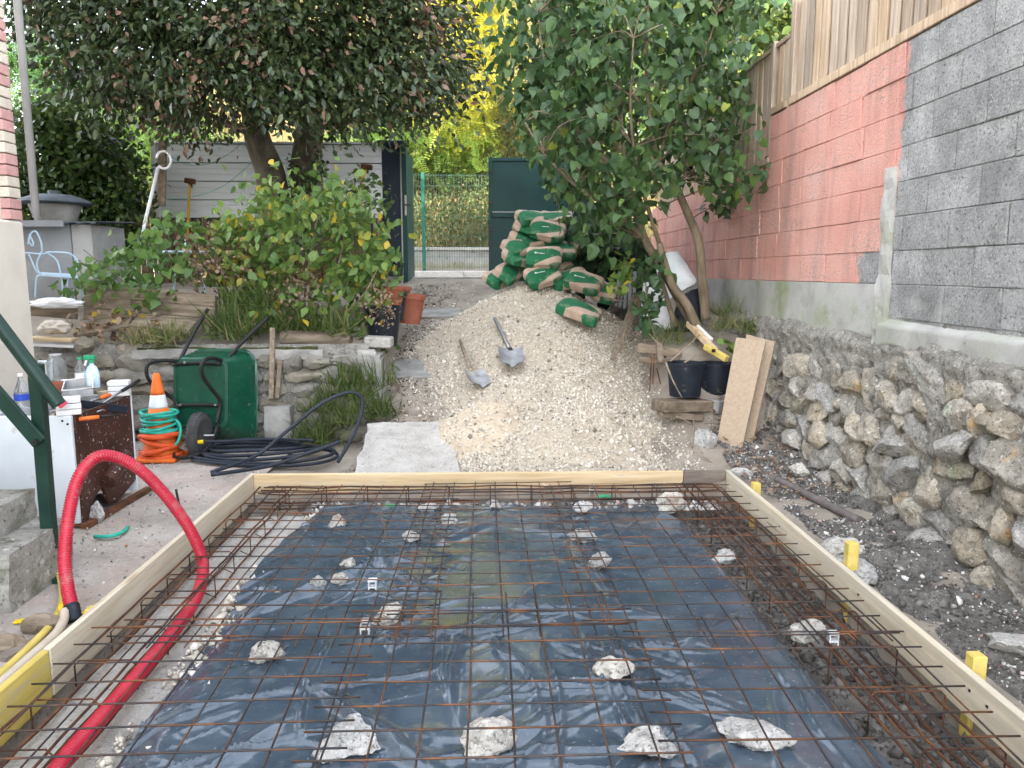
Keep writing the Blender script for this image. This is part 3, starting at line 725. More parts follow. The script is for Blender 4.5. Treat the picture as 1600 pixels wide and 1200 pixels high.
# ================================================================ polythene sheet
def sheet():
    xs_ = np.linspace(-1.30, 1.42, 300); ys_ = np.linspace(0.25, 5.22, 560)
    X, Y = np.meshgrid(xs_, ys_)
    # ragged outline
    u = (X + 1.30) / 2.72
    xl = -1.27 + 0.05 * fbm2(Y * 1.5, 0 * Y, 41) + 0.10 * sstep(4.6, 5.2, Y)
    xr = 1.30 + 0.09 * fbm2(Y * 1.3, 0 * Y + 4, 42) - 0.10 * sstep(4.5, 5.2, Y) + 0.08 * sstep(3.2, 2.0, Y)
    X2 = xl + u * (xr - xl)
    v = (Y - 0.25) / 4.97
    Y2 = 0.25 + v * (4.90 + 0.06 * fbm2(X * 2.0, 0 * X, 43))
    def ridged(a, b, s, o=3): 
        return 1 - np.abs(fbm2(a, b, s, o)) * 2
    warp = fbm2(X2 * 1.5, Y2 * 1.5, 44) * 0.8
    Z = 0.020 * fbm2(X2 * 1.3, Y2 * 1.3, 45, 2) + 0.0035 * fbm2(X2 * 5, Y2 * 5, 39, 2)
    for k, (ang, f1, f2, amp) in enumerate(((0.35, 9, 0.7, 0.011), (1.9, 8, 0.7, 0.011), (2.6, 12, 0.9, 0.009), (1.2, 14, 1.0, 0.008), (0.0, 7, 0.6, 0.011), (0.8, 17, 1.2, 0.006), (2.3, 18, 1.2, 0.006), (1.57, 10, 0.6, 0.009))):
        a = X2 * math.cos(ang) + Y2 * math.sin(ang) + warp * 0.12; b = -X2 * math.sin(ang) + Y2 * math.cos(ang)
        rgd = np.clip(ridged(a * f1 * 0.6, b * f2, 46 + k, 2), 0, 1)
        gate_ = sstep(0.14, 0.6, fbm2(X2 * 1.1 + k * 3, Y2 * 1.1, 60 + k, 2))
        Z = Z + amp * (rgd ** 14 * 1.7 + rgd ** 4 * .10) * gate_ * 1.5
    # a few long folds
    for (x0, y0, x1, y1, wd, am) in ((-0.75, 2.9, -0.1, 2.2, 0.035, 0.03), (-1.2, 3.35, -0.45, 4.3, 0.04, 0.035), (-0.4, 4.3, 0.1, 4.9, 0.05, 0.025), (0.45, 4.6, 0.62, 3.5, 0.03, 0.02), (-0.2, 2.3, 0.5, 2.75, 0.03, 0.02), (-1.1, 2.0, -0.7, 2.7, 0.03, 0.025), (0.2, 2.1, 0.75, 2.4, 0.02, 0.018), (-1.0, 2.3, -0.5, 1.7, 0.025, 0.02), (0.7, 3.0, 1.25, 3.5, 0.025, 0.02), (-0.1, 3.2, 0.35, 3.9, 0.02, 0.018), (0.9, 2.2, 1.2, 3.0, 0.025, 0.02), (-0.9, 4.4, -0.3, 3.7, 0.025, 0.022), (0.1, 4.7, 0.9, 4.35, 0.022, 0.02)):
        dx, dy = x1 - x0, y1 - y0; L2 = dx * dx + dy * dy
        t = np.clip(((X2 - x0) * dx + (Y2 - y0) * dy) / L2, 0, 1)
        d = np.hypot(X2 - (x0 + t * dx) + fbm2(X2 * 4, Y2 * 4, 70) * 0.03, Y2 - (y0 + t * dy))
        Z = Z + am * np.exp(-(d / wd) ** 2) * np.sin(np.pi * np.clip(t, 0.04, 0.96))
    for (cx, cy) in CHUNK_XY:                          # radiating creases round the weights
        dd = np.hypot(X2 - cx, Y2 - cy); an = np.arctan2(Y2 - cy, X2 - cx)
        Z = Z + 0.006 * np.exp(-dd / 0.28) * np.abs(np.sin(an * 4 + fbm2(X2 * 3, Y2 * 3, 71) * 2)) ** 3
    Z = Z - 0.05 * sstep(1.22, 1.36, X2) - 0.03 * sstep(-1.12, -1.26, X2)
    V = np.stack([X2, Y2, Z - 0.005], -1).reshape(-1, 3)
    i = np.arange(X.size).reshape(X.shape)
    F = np.stack([i[:-1, :-1], i[:-1, 1:], i[1:, 1:], i[1:, :-1]], -1).reshape(-1, 4)
    return np_mesh('polythene_sheet', V, F)
MT['polythene'] = M('blue_grey_polythene', [(0.3, (0.036, 0.055, 0.078)), (0.5, (0.054, 0.080, 0.110)), (0.7, (0.090, 0.122, 0.156))], 2.6, 0.13, 0.25, 4, stretch=(1, 1, 1), spec=0.8, bdist=0.012, detail=8,
                    spots=[(11, 0.56, 0.75, (0.11, 0.13, 0.15)), (3.0, 0.58, 0.72, (0.10, 0.125, 0.15)), (45, 0.63, 0.70, (0.26, 0.27, 0.27))])
# stones weighing the sheet down:  px, py, width in m, label
CHUNKS = [
 (527, 815, .15, .10, 'pale stone lump near the far left corner of the sheet'),
 (702, 812, .12, .09, 'small rounded pale stone at the far middle of the sheet'),
 (645, 838, .14, .08, 'broken brick with a brown face lying on the sheet'),
 (545, 882, .11, .09, 'small pale stone just beyond the left fold in the sheet'),
 (494, 912, .11, .09, 'small stone on the left fold, nearer the sheet edge'),
 (530, 907, .11, .08, 'small stone on the left fold, right of its twin'),
 (603, 960, .21, .08, 'flat pinkish stone under the lapped bars left of centre'),
 (415, 1021, .16, .09, 'grey stone near the left sheet edge, lowest on that side'),
 (545, 1153, .29, .10, 'long pointed concrete chunk in the left foreground'),
 (760, 1152, .23, .11, 'squat concrete chunk in the centre foreground'),
 (963, 1046, .20, .10, 'egg shaped concrete chunk right of the centre panel'),
 (1013, 1163, .24, .11, 'leaning two lobed concrete chunk in the right foreground'),
 (1180, 1141, .29, .09, 'long flat concrete chunk at the far right foreground'),
 (1266, 993, .20, .11, 'rounded pale stone beside the white spacer on the right'),
 (908, 834, .22, .07, 'flat elongated stone at the far right middle'),
 (935, 878, .16, .09, 'pale stone with a brown patch below the flat stone'),
 (1133, 867, .18, .08, 'pointed stone near the right sheet edge, far half'),
 (1046, 787, .24, .13, 'large white squared block at the far edge of the sheet'),
 (912, 791, .16, .08, 'grey brown stone at the far edge beside the white block'),
 (775, 787, .10, .06, 'small whitish crumb at the far edge, middle'),
 (668, 790, .16, .07, 'low whitish stone half under the far edge of the sheet'),
]
CHUNK_XY = []
for c in CHUNKS:
    p = PZ(c[0], c[1], 0.03); CHUNK_XY.append((p.x, p.y))
ps = obj_from('polythene_sheet', sheet(), MT['polythene'], None, True)
props(ps, 'dark blue grey polythene sheet laid under the mesh', 'plastic sheet')
CH_ROCK = [rock_mesh('concrete_chunk', 300 + i, MT['chunk'], 4, 9, 0.10, 0.36) for i in range(8)]
rr = random.Random(5)
for i, (px, py, w_, h_, lab) in enumerate(CHUNKS):
    x, y = CHUNK_XY[i]
    o = bpy.data.objects.new('concrete_chunk', CH_ROCK[i % 8]); C.objects.link(o)
    o.scale = (w_ * 0.45, w_ * rr.uniform(0.30, 0.42), h_ * 0.58)
    o.rotation_euler = (rr.uniform(-.2, .2), rr.uniform(-.2, .2), rr.uniform(-.5, .5))
    o.location = (x, y, h_ * 0.30)
    props(o, lab, 'stone', 'stones weighing down the sheet')

# ================================================================ rebar mesh panels
def bar_mesh(L_, r, seed, axis, wave=0.004):
    r_ = random.Random(seed); n = max(6, int(L_ / 0.09))
    pts = []
    ph = r_.uniform(0, 6)
    for i in range(n + 1):
        t = L_ * i / n
        w1 = wave * math.sin(t * 2.1 + ph); w2 = wave * math.sin(t * 1.6 + ph * 2)
        pts.append((t, w1, w2) if axis == 'x' else (w1, t, w2))
    o = MB().tube(pts, r, 6).build('bar', MT['rust'], None, smooth=True)
    me = o.data; bpy.data.objects.remove(o); return me
def mesh_panel(label, x0, y0, W, L_, rz, z, nx, ny, sx=0.15, sy=0.15, ex=0.03, ey=0.08, seed=0):
    t = thing('rebar_mesh', label, 'rebar mesh', (x0, y0, z), 'welded mesh panels over the sheet', rz)
    r = 0.0037
    ml = [bar_mesh(L_, r, seed + k, 'y') for k in range(2)]; mc = [bar_mesh(W, r, seed + 10 + k, 'x') for k in range(2)]
    r_ = random.Random(seed)
    for i in range(nx):
        o = bpy.data.objects.new('bar', r_.choice(ml)); C.objects.link(o); o.parent = t
        o.location = (ex + i * sx + r_.uniform(-.004, .004), 0, r_.uniform(-.002, .002)); o.rotation_euler = (0, 0, r_.uniform(-.003, .003))
    for j in range(ny):
        o = bpy.data.objects.new('bar', r_.choice(mc)); C.objects.link(o); o.parent = t
        o.location = (0, ey + j * sy + r_.uniform(-.004, .004), 0.008); o.rotation_euler = (0, 0, r_.uniform(-.004, .004))
    return t
mesh_panel('near left welded mesh panel crossing the red conduit', -1.64, 0.50, 1.22, 2.72, R(1.2), 0.095, 8, 18, ex=.08, seed=20)
mesh_panel('near centre welded mesh panel in the foreground', -0.60, 0.45, 1.24, 2.98, R(0.3), 0.108, 8, 19, ex=.08, seed=40)
mesh_panel('near right welded mesh panel beside the right board', 0.50, 0.55, 1.18, 2.62, R(-1.3), 0.098, 8, 17, ex=.06, seed=60)
mesh_panel('far left welded mesh panel below the end board', -1.60, 2.98, 1.36, 2.40, R(-.8), 0.088, 9, 16, ex=.05, seed=80)
mesh_panel('far centre welded mesh panel between the other far ones', -0.46, 3.00, 1.05, 2.40, R(0.2), 0.100, 7, 16, ex=.06, seed=100)
mesh_panel('far right welded mesh panel below the end board', 0.40, 2.92, 1.32, 2.42, R(.5), 0.091, 9, 16, ex=.05, seed=120)

# rebar cages for the edge beams
def cage(label, a, b, w_, z0, z1, n_st, offs, seed):
    a, b = Vector(a), Vector(b); d = (b - a).normalized(); s_ = d.cross(Vector((0, 0, 1)))
    t = thing('rebar_cage', label, 'rebar cage', (a + b) / 2, 'edge beam cages')
    r_ = random.Random(seed)
    for (o1, zz) in offs:
        k = int((b - a).length / 0.2)
        pts = [a + d * ((b - a).length * i / k) + s_ * (o1 + r_.uniform(-.006, .006)) + Vector((0, 0, zz - a.z + r_.uniform(-.006, .006))) for i in range(k + 1)]
        MB().tube(curve_pts(pts, 2), 0.0058, 6).build('bar', MT['rust2'], t, smooth=True)
    for i in range(n_st):
        c = a + d * ((b - a).length * (i + 0.5) / n_st)
        dz = r_.uniform(-.01, .01)
        def q(o1, zz): return c + s_ * o1 + Vector((0, 0, zz - a.z + dz))
        loop = [q(-w_ / 2, z0), q(-w_ / 2, z1 - .02), q(-w_ / 2 + .02, z1), q(w_ / 2 - .02, z1), q(w_ / 2, z1 - .02), q(w_ / 2, z0), q(w_ / 2 - .06, z0 + .03)]
        MB().tube(loop, 0.0035, 5).build('stirrup', MT['rust2'], t, smooth=True)
    return t
offs = [(-.12, .072), (-.10, -.03), (-.02, .055), (.03, -.04), (.10, .07), (.12, -.035)]
cage('long rusty rebar cage along the left board', (-1.53, 0.4, 0.0), (-1.53, 5.40, 0.0), 0.24, -0.045, 0.082, 17, offs, 1)
cage('long rusty rebar cage along the right board', (1.52, 0.4, 0.0), (1.52, 5.40, 0.0), 0.28, -0.085, 0.082, 15, offs, 2)
cage('rusty rebar cage lying under the far end board', (-1.62, 5.31, 0.0), (1.62, 5.31, 0.0), 0.16, -0.06, 0.075, 11, [(-.075, .07), (.07, .065), (-.07, -.04), (.06, -.045), (.0, .07)], 3)

# white bar spacers
def spacer(px, py, lab, h=0.055):
    p = PZ(px, py, 0.07)
    t = thing('bar_spacer', lab, 'spacer', (p.x, p.y, 0), 'white plastic bar spacers')
    for dx in (-.018, .018): MB().box((p.x + dx, p.y, h / 2), (0.006, 0.03, h)).build('leg', MT['white_plastic'], t)
    MB().box((p.x, p.y, h * .45), (0.03, 0.03, 0.008)).build('web', MT['white_plastic'], t)
    MB().box((p.x, p.y, h + .004), (0.045, 0.034, 0.012)).build('clip', MT['white_plastic'], t, bevel=.002)
spacer(925, 757, 'white plastic spacer by the far end board')
spacer(582, 903, 'white plastic spacer left of the sheet middle')
spacer(1302, 985, 'white plastic spacer near the right board')
spacer(570, 966, 'white plastic spacer beside the flat pinkish stone')
for px, py, lab in ((945, 778, 'tiny green plastic scrap at the far right footing'), (608, 793, 'tiny green plastic scrap at the far left footing')):
    p = PZ(px, py, 0.0)
    o = MB().add([(p.x - .05, p.y, .0), (p.x, p.y - .012, .012), (p.x + .05, p.y + .004, .004), (p.x + .045, p.y + .03, .012), (p.x - .01, p.y + .025, .02), (p.x - .045, p.y + .03, .006),
                  (p.x, p.y + .01, -.01)], [(0, 1, 4, 5), (1, 2, 3, 4), (0, 6, 1), (1, 6, 2), (5, 4, 6), (4, 3, 6), (0, 5, 6), (2, 6, 3)]).build('plastic_scrap', MT['green_cap'])
    props(o, lab, 'plastic scrap')

# ================================================================ red corrugated conduit
def hose():
    g0 = [(PZ(60, 1260, .03)), PZ(95, 1195, .03), PZ(150, 1130, .03), PZ(215, 1055, .03), PZ(272, 985, .03), PZ(308, 930, .035)]
    up = [PY(317, 880, 3.98), PY(298, 830, 3.98), PY(262, 778, 3.93), PY(220, 735, 3.86), PY(180, 714, 3.80), PY(148, 716, 3.73), PY(122, 748, 3.66), PY(107, 808, 3.58), PY(101, 870, 3.50), PY(105, 915, 3.44), PY(112, 950, 3.38)]
    pts = curve_pts(g0 + up, 40)
    # even spacing
    d = [0.0]
    for a, b in zip(pts, pts[1:]): d.append(d[-1] + (b - a).length)
    step = 0.0042; n = int(d[-1] / step)
    out = []; rad = []; j = 0
    for i in range(n + 1):
        s_ = i * step
        while j < len(d) - 2 and d[j + 1] < s_: j += 1
        f = (s_ - d[j]) / max(1e-9, d[j + 1] - d[j])
        out.append(pts[j].lerp(pts[j + 1], f)); rad.append((0.0305, 0.0305, 0.0245)[i % 3])
    return out, rad
pts, rad = hose()
t = thing('corrugated_conduit', 'red corrugated conduit looping out over the left board', 'conduit', pts[0])
MB().tube(pts, rad, 14).build('pipe', MT['red_hose'], t, smooth=True)
e0, e1 = pts[-1], pts[-1] + (pts[-1] - pts[-12]).normalized() * 0.085
ep = [e0.lerp(e1, k / 10) - (e1 - e0) * .15 for k in range(11)]
MB().tube(ep, [0.036 if k % 2 else 0.033 for k in range(11)], 16).build('end_sleeve', MT['black_plastic'], t, smooth=True)
# ================================================================ gravel pile
def pile_z(x, y):
    x = np.asarray(x, float); y = np.asarray(y, float)
    zc = np.interp(y, [5.50, 6.2, 7.2, 8.2, 8.9, 9.5, 10.6, 11.6], [0.02, 0.30, 0.73, 1.16, 1.42, 1.46, 1.20, 0.9])
    xc = np.interp(y, [5.5, 7.0, 9.0, 11], [0.50, 0.50, 0.60, 0.60]) + 0.08 * fbm2(y * 1.2, 0 * y, 81)
    w_ = np.interp(y, [5.5, 6.4, 8.0, 9.5], [0.75, 0.42, 0.22, 0.18])
    d = np.abs(x - xc)
    z = zc - 0.56 * np.sqrt(np.maximum(0, d - w_) ** 2 + 0.004) + 0.035
    # toe rounded in front
    z = z + fbm2(x * 1.6, y * 1.6, 82, 4) * 0.07 + fbm2(x * 5, y * 5, 83, 3) * 0.022
    # dug-out hollow and runnels
    z = z - 0.10 * np.exp(-(((x - 0.22) / 0.22) ** 2 + ((y - 7.25) / 0.3) ** 2)) - 0.05 * np.exp(-(((x - 0.55) / 0.15) ** 2 + ((y - 7.0) / 0.5) ** 2))
    # sand heap dropped at the left front
    s_ = 0.34 - 0.62 * np.hypot((x - 0.02) * 1.0, (y - 6.45) * 0.9) + 0.02 * fbm2(x * 6, y * 6, 84)
    zs = np.where(s_ > -0.02, ramp_z(y) + s_, -9)
    return z, zs
def pile_top(x, y):
    a, b = pile_z(x, y)
    return np.maximum(np.maximum(a, b), ground_z(x, y))
xs_ = np.arange(-0.95, 2.15, 0.022); ys_ = np.arange(5.46, 11.4, 0.028)
X, Y = np.meshgrid(xs_, ys_)
A, B = pile_z(X, Y); G0 = ground_z(X, Y)
def masked(name, Z, keep, mat, label, cat):
    i = np.arange(X.size).reshape(X.shape)
    F = np.stack([i[:-1, :-1], i[:-1, 1:], i[1:, 1:], i[1:, :-1]], -1).reshape(-1, 4)
    kf = keep.ravel()[F].any(1)
    F = F[kf]
    used = np.unique(F); mp = -np.ones(X.size, int); mp[used] = np.arange(len(used))
    V = np.stack([X, Y, Z], -1).reshape(-1, 3)[used]
    o = obj_from(name, np_mesh(name, V, mp[F]), mat, None, True)
    return props(o, label, cat, kind='stuff')
gp = masked('gravel_pile', A, A > G0 - 0.01, MT['gravel_bed'], 'long pale gravel pile spilling down the ramp', 'gravel')
sp_ = masked('sand_heap', B, (B > G0) & (B > A), MT['sand'], 'small beige sand heap at the left foot of the gravel', 'sand')

OCT = np.array([(1, 0, 0), (-1, 0, 0), (0, 1, 0), (0, -1, 0), (0, 0, 1), (0, 0, -1)], float)
OCF = np.array([(0, 2, 4), (2, 1, 4), (1, 3, 4), (3, 0, 4), (2, 0, 5), (1, 2, 5), (3, 1, 5), (0, 3, 5)])
def rand_rot(n):
    q = rng.normal(size=(n, 4)); q /= np.linalg.norm(q, axis=1)[:, None]
    w_, x, y, z = q.T
    return np.stack([1 - 2 * (y * y + z * z), 2 * (x * y - z * w_), 2 * (x * z + y * w_), 2 * (x * y + z * w_), 1 - 2 * (x * x + z * z), 2 * (y * z - x * w_),
                     2 * (x * z - y * w_), 2 * (y * z + x * w_), 1 - 2 * (x * x + y * y)], -1).reshape(n, 3, 3)
def pebbles(name, P, size, mat, parent=None, tint=None, flat=(0.5, 1.0)):
    n = len(P)
    jit = OCT[None] * rng.uniform(0.65, 1.15, (n, 6, 1)) + rng.normal(0, 0.16, (n, 6, 3))
    sc = np.stack([rng.uniform(0.8, 1.3, n), rng.uniform(0.7, 1.1, n), rng.uniform(*flat, n)], -1)
    V = np.einsum('nij,nkj->nki', rand_rot(n), jit * sc[:, None]) * size[:, None, None] + P[:, None]
    F = (OCF[None] + (np.arange(n) * 6)[:, None, None]).reshape(-1, 3)
    me = np_mesh(name, V.reshape(-1, 3), F)
    at = me.attributes.new('tint', 'FLOAT', 'POINT')
    t_ = rng.uniform(0, 1, n) if tint is None else tint
    at.data.foreach_set('value', np.repeat(t_, 6).astype(np.float32))
    o = obj_from(name, me, mat, parent)
    return o
n = 52000
px_ = rng.uniform(-0.95, 2.1, n); py_ = 5.47 + 4.6 * rng.uniform(0, 1, n) ** 1.5
a, b = pile_z(px_, py_); gz = ground_z(px_, py_)
dens = sstep(-0.25, 0.3, fbm2(px_ * 1.4, py_ * 1.4, 90, 3)) * 0.75 + 0.25
dens = np.where(b > a, 0.12, dens) * np.where(py_ > 8.0, 0.5, 1.0)
on = (a > gz - 0.03) & (rng.uniform(0, 1, n) < dens)
edge = (~on) & (a > gz - 0.16) & (rng.uniform(0, 1, n) < 0.25)
k = on | edge
P = np.stack([px_[k], py_[k], np.maximum(np.maximum(a, b), gz)[k]], -1)
sz = rng.lognormal(math.log(0.0098), 0.42, len(P)).clip(0.005, 0.032)
P[:, 2] += sz * 0.25
pb = pebbles('pebble', P, sz, MT['gravel'], gp); props(pb, kind='stuff')
# stray pebbles on the ramp
n = 1300
px_ = rng.uniform(-1.15, -0.2, n); py_ = rng.uniform(5.8, 11.8, n)
k = rng.uniform(0, 1, n) < sstep(-1.2, -0.45, px_) * 0.8 + 0.1
px_, py_ = px_[k], py_[k]
P = np.stack([px_, py_, ground_z(px_, py_) + 0.004], -1)
props(pebbles('stray_gravel', P, rng.lognormal(math.log(0.010), 0.4, len(P)).clip(0.005, 0.03), MT['gravel']), 'loose pale gravel scattered over the dirt ramp', 'gravel', kind='stuff')
# crumbs and chips in the yard, the strip soil and the slab edge
def crumbs(name, label, n, xr, yr, zf, mean, mat, hi=0.05, flat=(0.3, 0.9), dfun=None):
    x = rng.uniform(*xr, n); y = rng.uniform(*yr, n)
    if dfun is not None:
        k = rng.uniform(0, 1, n) < dfun(x, y); x, y = x[k], y[k]
    s_ = rng.lognormal(math.log(mean), 0.5, len(x)).clip(0.003, hi)
    P = np.stack([x, y, zf(x, y) + s_ * 0.2], -1)
    return props(pebbles(name, P, s_, mat, None, None, flat), label, 'rubble', kind='stuff')
MT['crumb'] = M('rubble_crumb', [(0.0, (0.13, 0.12, 0.11)), (0.3, (0.30, 0.285, 0.26)), (0.6, (0.48, 0.465, 0.44)), (0.9, (0.68, 0.665, 0.64)), (0.99, (0.42, 0.20, 0.12))], rough=0.95, attr='tint')
MT['soil_clod'] = M('soil_clod', [(0.0, (0.06, 0.054, 0.048)), (0.7, (0.13, 0.12, 0.11)), (1.0, (0.20, 0.185, 0.17))], rough=0.95, attr='tint')
strip_z = lambda x, y: ground_z(x, y) + 0.02 + fbm2(x * 4, y * 4, 14, 5) * 0.06 + sstep(2.3, 2.6, x) * 0.04 - sstep(1.95, 1.82, x) * 0.08
clump = lambda x, y: .22 + .78 * sstep(-0.2, 0.4, fbm2(x * 2.2, y * 2.2, 95, 3))
crumbs('rubble_chips', 'pale rubble chips strewn over the dark soil strip', 7500, (1.83, 2.5), (1.5, 6.6), strip_z, 0.0062, MT['crumb'], 0.045, dfun=clump)
crumbs('soil_clods', 'dark crumbly soil clods along the right of the slab', 5200, (1.82, 2.55), (1.5, 6.6), strip_z, 0.007, MT['soil_clod'], 0.03, (0.7, 1.0))
crumbs('trench_clods', 'dark clods and chips in the right trench', 2600, (1.25, 1.77), (0.6, 5.3), lambda x, y: -0.14 + fbm2(x * 7, y * 7, 13) * 0.05, 0.013, MT['soil_clod'], 0.05, (0.7, 1.0))
crumbs('footing_rubble', 'white rubble crumbs between the sheet and foundation strip', 2600, (-1.33, -1.06), (0.8, 5.2), lambda x, y: -0.045 + 0 * x, 0.014, MT['gravel'], 0.05, dfun=lambda x, y: sstep(0.0, 0.4, fbm2(x * 3, y * 2, 96, 2) + 0.25))
crumbs('far_rubble', 'broken concrete crumbs along the far edge of the sheet', 700, (-1.25, 1.6), (5.08, 5.3), lambda x, y: -0.035 + 0 * x, 0.016, MT['crumb'], 0.05)
crumbs('yard_grit', 'small grit and chips scattered on the yard', 2600, (-3.2, -1.82), (2.8, 7.1), lambda x, y: 0.034 + 0 * x, 0.006, MT['crumb'], 0.03, dfun=lambda x, y: clump(x, y) * .8 + .12)
crumbs('ramp_litter', 'dark earth crumbs and litter along the ramp edge', 1800, (-1.15, -0.55), (5.8, 11.8), lambda x, y: ground_z(x, y), 0.010, MT['soil_clod'], 0.04, dfun=lambda x, y: sstep(-0.6, -1.0, x))
# single larger stones lying about on the right strip and the yard
LOOSE = [
 (1103, 687, .24, .26, .10, 'pale boulder leaning at the gravel toe beside the chipboard'),
 (1250, 732, .16, .14, .08, 'pale rounded stone at the wall foot near the iron pipe'),
 (1332, 893, .26, .12, .05, 'grey stone lying behind the tall yellow stake'),
 (1308, 863, .28, .10, .05, 'flat pale stone at the left of the tall yellow stake'),
 (1375, 760, .12, .08, .06, 'small whitish stone under the far rubble wall'),
 (1180, 737, .11, .09, .06, 'small white stone by the far right formwork corner'),
 (1160, 742, .22, .10, .05, 'grey slab of stone outside the far right corner'),
 (150, 800, .13, .15, .03, 'quartz white stone leaning on the brown appliance panel'),
 (1590, 1010, .30, .13, .05, 'grey rubble lump at the right picture edge'),
 (600, 770, .1, .05, 0.02, 'thin stone sliver behind the far board'),
]
for i, (px, py, w_, h_, z0, lab) in enumerate(LOOSE[:-1]):
    p = PZ(px, py, z0 + h_ * .4)
    o = bpy.data.objects.new('loose_stone', CH_ROCK[(i + 3) % 8]); C.objects.link(o)
    o.scale = (w_ * .5, w_ * .45, h_ * .52); o.rotation_euler = (rr.uniform(-.3, .3), rr.uniform(-.3, .3), rr.uniform(0, 6))
    o.location = (p.x, p.y, z0 + h_ * .38)
    props(o, lab, 'stone', 'loose stones on the ground')

# ================================================================ shovels
def blade(parent, mat, L_, W, curve, Mx, name='blade'):
    V = []; F = []; n, m = 9, 8
    for i in range(n + 1):
        u = i / n
        for j in range(m + 1):
            v_ = (j / m - .5) * 2
            hw = W / 2 * (1.0 if u < .6 else math.sqrt(max(0, 1 - ((u - .6) / .4) ** 2 * 0.92)))
            V.append((v_ * hw, u * L_, curve * (v_ * v_) + 0.05 * (1 - u) ** 2 * 0.5))
    for i in range(n):
        for j in range(m):
            a_ = i * (m + 1) + j; F.append((a_, a_ + 1, a_ + m + 2, a_ + m + 1))
    b_ = MB().add(V, F, Mx)
    n0 = len(b_.v)
    for p in list(b_.v): b_.v.append(p - (Mx.to_3x3() @ Vector((0, 0, 1))).normalized() * 0.004)
    b_.f += [tuple(i + n0 for i in f)[::-1] for f in F]
    return b_.build(name, mat, parent, smooth=True)
def frame_from(p, fwd, up):
    y = fwd.normalized(); x = y.cross(up).normalized(); z = x.cross(y)
    return Matrix((( x.x, y.x, z.x, p.x), (x.y, y.y, z.y, p.y), (x.z, y.z, z.z, p.z), (0, 0, 0, 1)))
def on_pile(px, py):
    """where the sight line through a photo point meets the pile"""
    r = ray(px, py)
    for k in range(500, 1150):
        p = CO + r * (k / 100 / r.y)
        if p.z <= float(pile_top(p.x, p.y)): return p
    return PY(px, py, 9)
a = on_pile(773, 512) + Vector((0, 0, .10)); b_ = on_pile(797, 566) + Vector((0, 0, .12))
t = thing('shovel', 'shovel with grey metal handle stuck in the gravel', 'shovel', b_, 'shovels')
MB().tube([a, a.lerp(b_, .5), b_], [0.018, 0.019, 0.021], 10).build('handle', MT['steel'], t, smooth=True)
MB().tube([b_ + (b_ - a).normalized() * -.02, b_ + (b_ - a).normalized() * .03], 0.027, 10).build('socket', MT['black'], t, smooth=True)
bl = (b_ - a).normalized(); bl = Vector((bl.x * .3, -0.9, -0.42)).normalized()
blade(t, MT['steel_worn'], 0.30, 0.24, 0.035, frame_from(b_ + Vector((0, 0, -.01)), bl, Vector((0, 0, 1))))
a = on_pile(719, 556) + Vector((0, 0, .16)); b_ = on_pile(738, 600) + Vector((0, 0, .10))
t = thing('shovel', 'shovel with wooden handle and dark blade on the sand', 'shovel', b_, 'shovels')
MB().tube([a, a.lerp(b_, .5), b_], [0.017, 0.018, 0.019], 10).build('handle', MT['old_wood_o'], t, smooth=True)
blade(t, MT['steel_worn'], 0.26, 0.22, 0.03, frame_from(b_, Vector((.35, -.75, -.35)), Vector((0.2, -.2, 1))))

# ================================================================ cement bags
def bag_mesh(seed):
    r_ = random.Random(seed)
    L_, W, H = 0.54, 0.37, 0.155
    so = Vector((r_.uniform(0, 40), r_.uniform(0, 40), r_.uniform(0, 9)))
    bm = bmesh.new(); bmesh.ops.create_cube(bm, size=2)
    bmesh.ops.subdivide_edges(bm, edges=bm.edges[:], cuts=14, use_grid_fill=True)
    for v in bm.verts:
        x, y, z = v.co
        k = (abs(x) ** 9 + abs(y) ** 9 + abs(z) ** 7) ** (1 / 8)
        x, y, z = x / max(k, .6), y / max(k, .6), z / max(k, .6)
        z *= 1 + .16 * (1 - x * x) * (1 - y * y)                   # belly
        p = Vector((x * L_ / 2, y * W / 2 * (1 - .05 * x * x), z * H / 2))
        n1 = mnoise.fractal(p * 5 + so, 1, 2, 3); n2 = abs(mnoise.noise(Vector((p.x * 9, p.y * 22, p.z * 22)) + so))
        p += Vector((x * .3, y * .3, z)).normalized() * (n1 * .022 - n2 * .014)
        p.z += .03 * math.sin(x * 1.6 + so.x) - .02 * y * y * math.cos(so.y)
        # crimped ends
        if abs(x) > .85: p.z *= .82 + .25 * abs(mnoise.noise(Vector((0, p.y * 14, 0)) + so))
        v.co = p
    me = bpy.data.meshes.new('sack'); bm.to_mesh(me); bm.free()
    me.materials.append(MT['bag'])
    me.polygons.foreach_set('use_smooth', [True] * len(me.polygons))
    return me
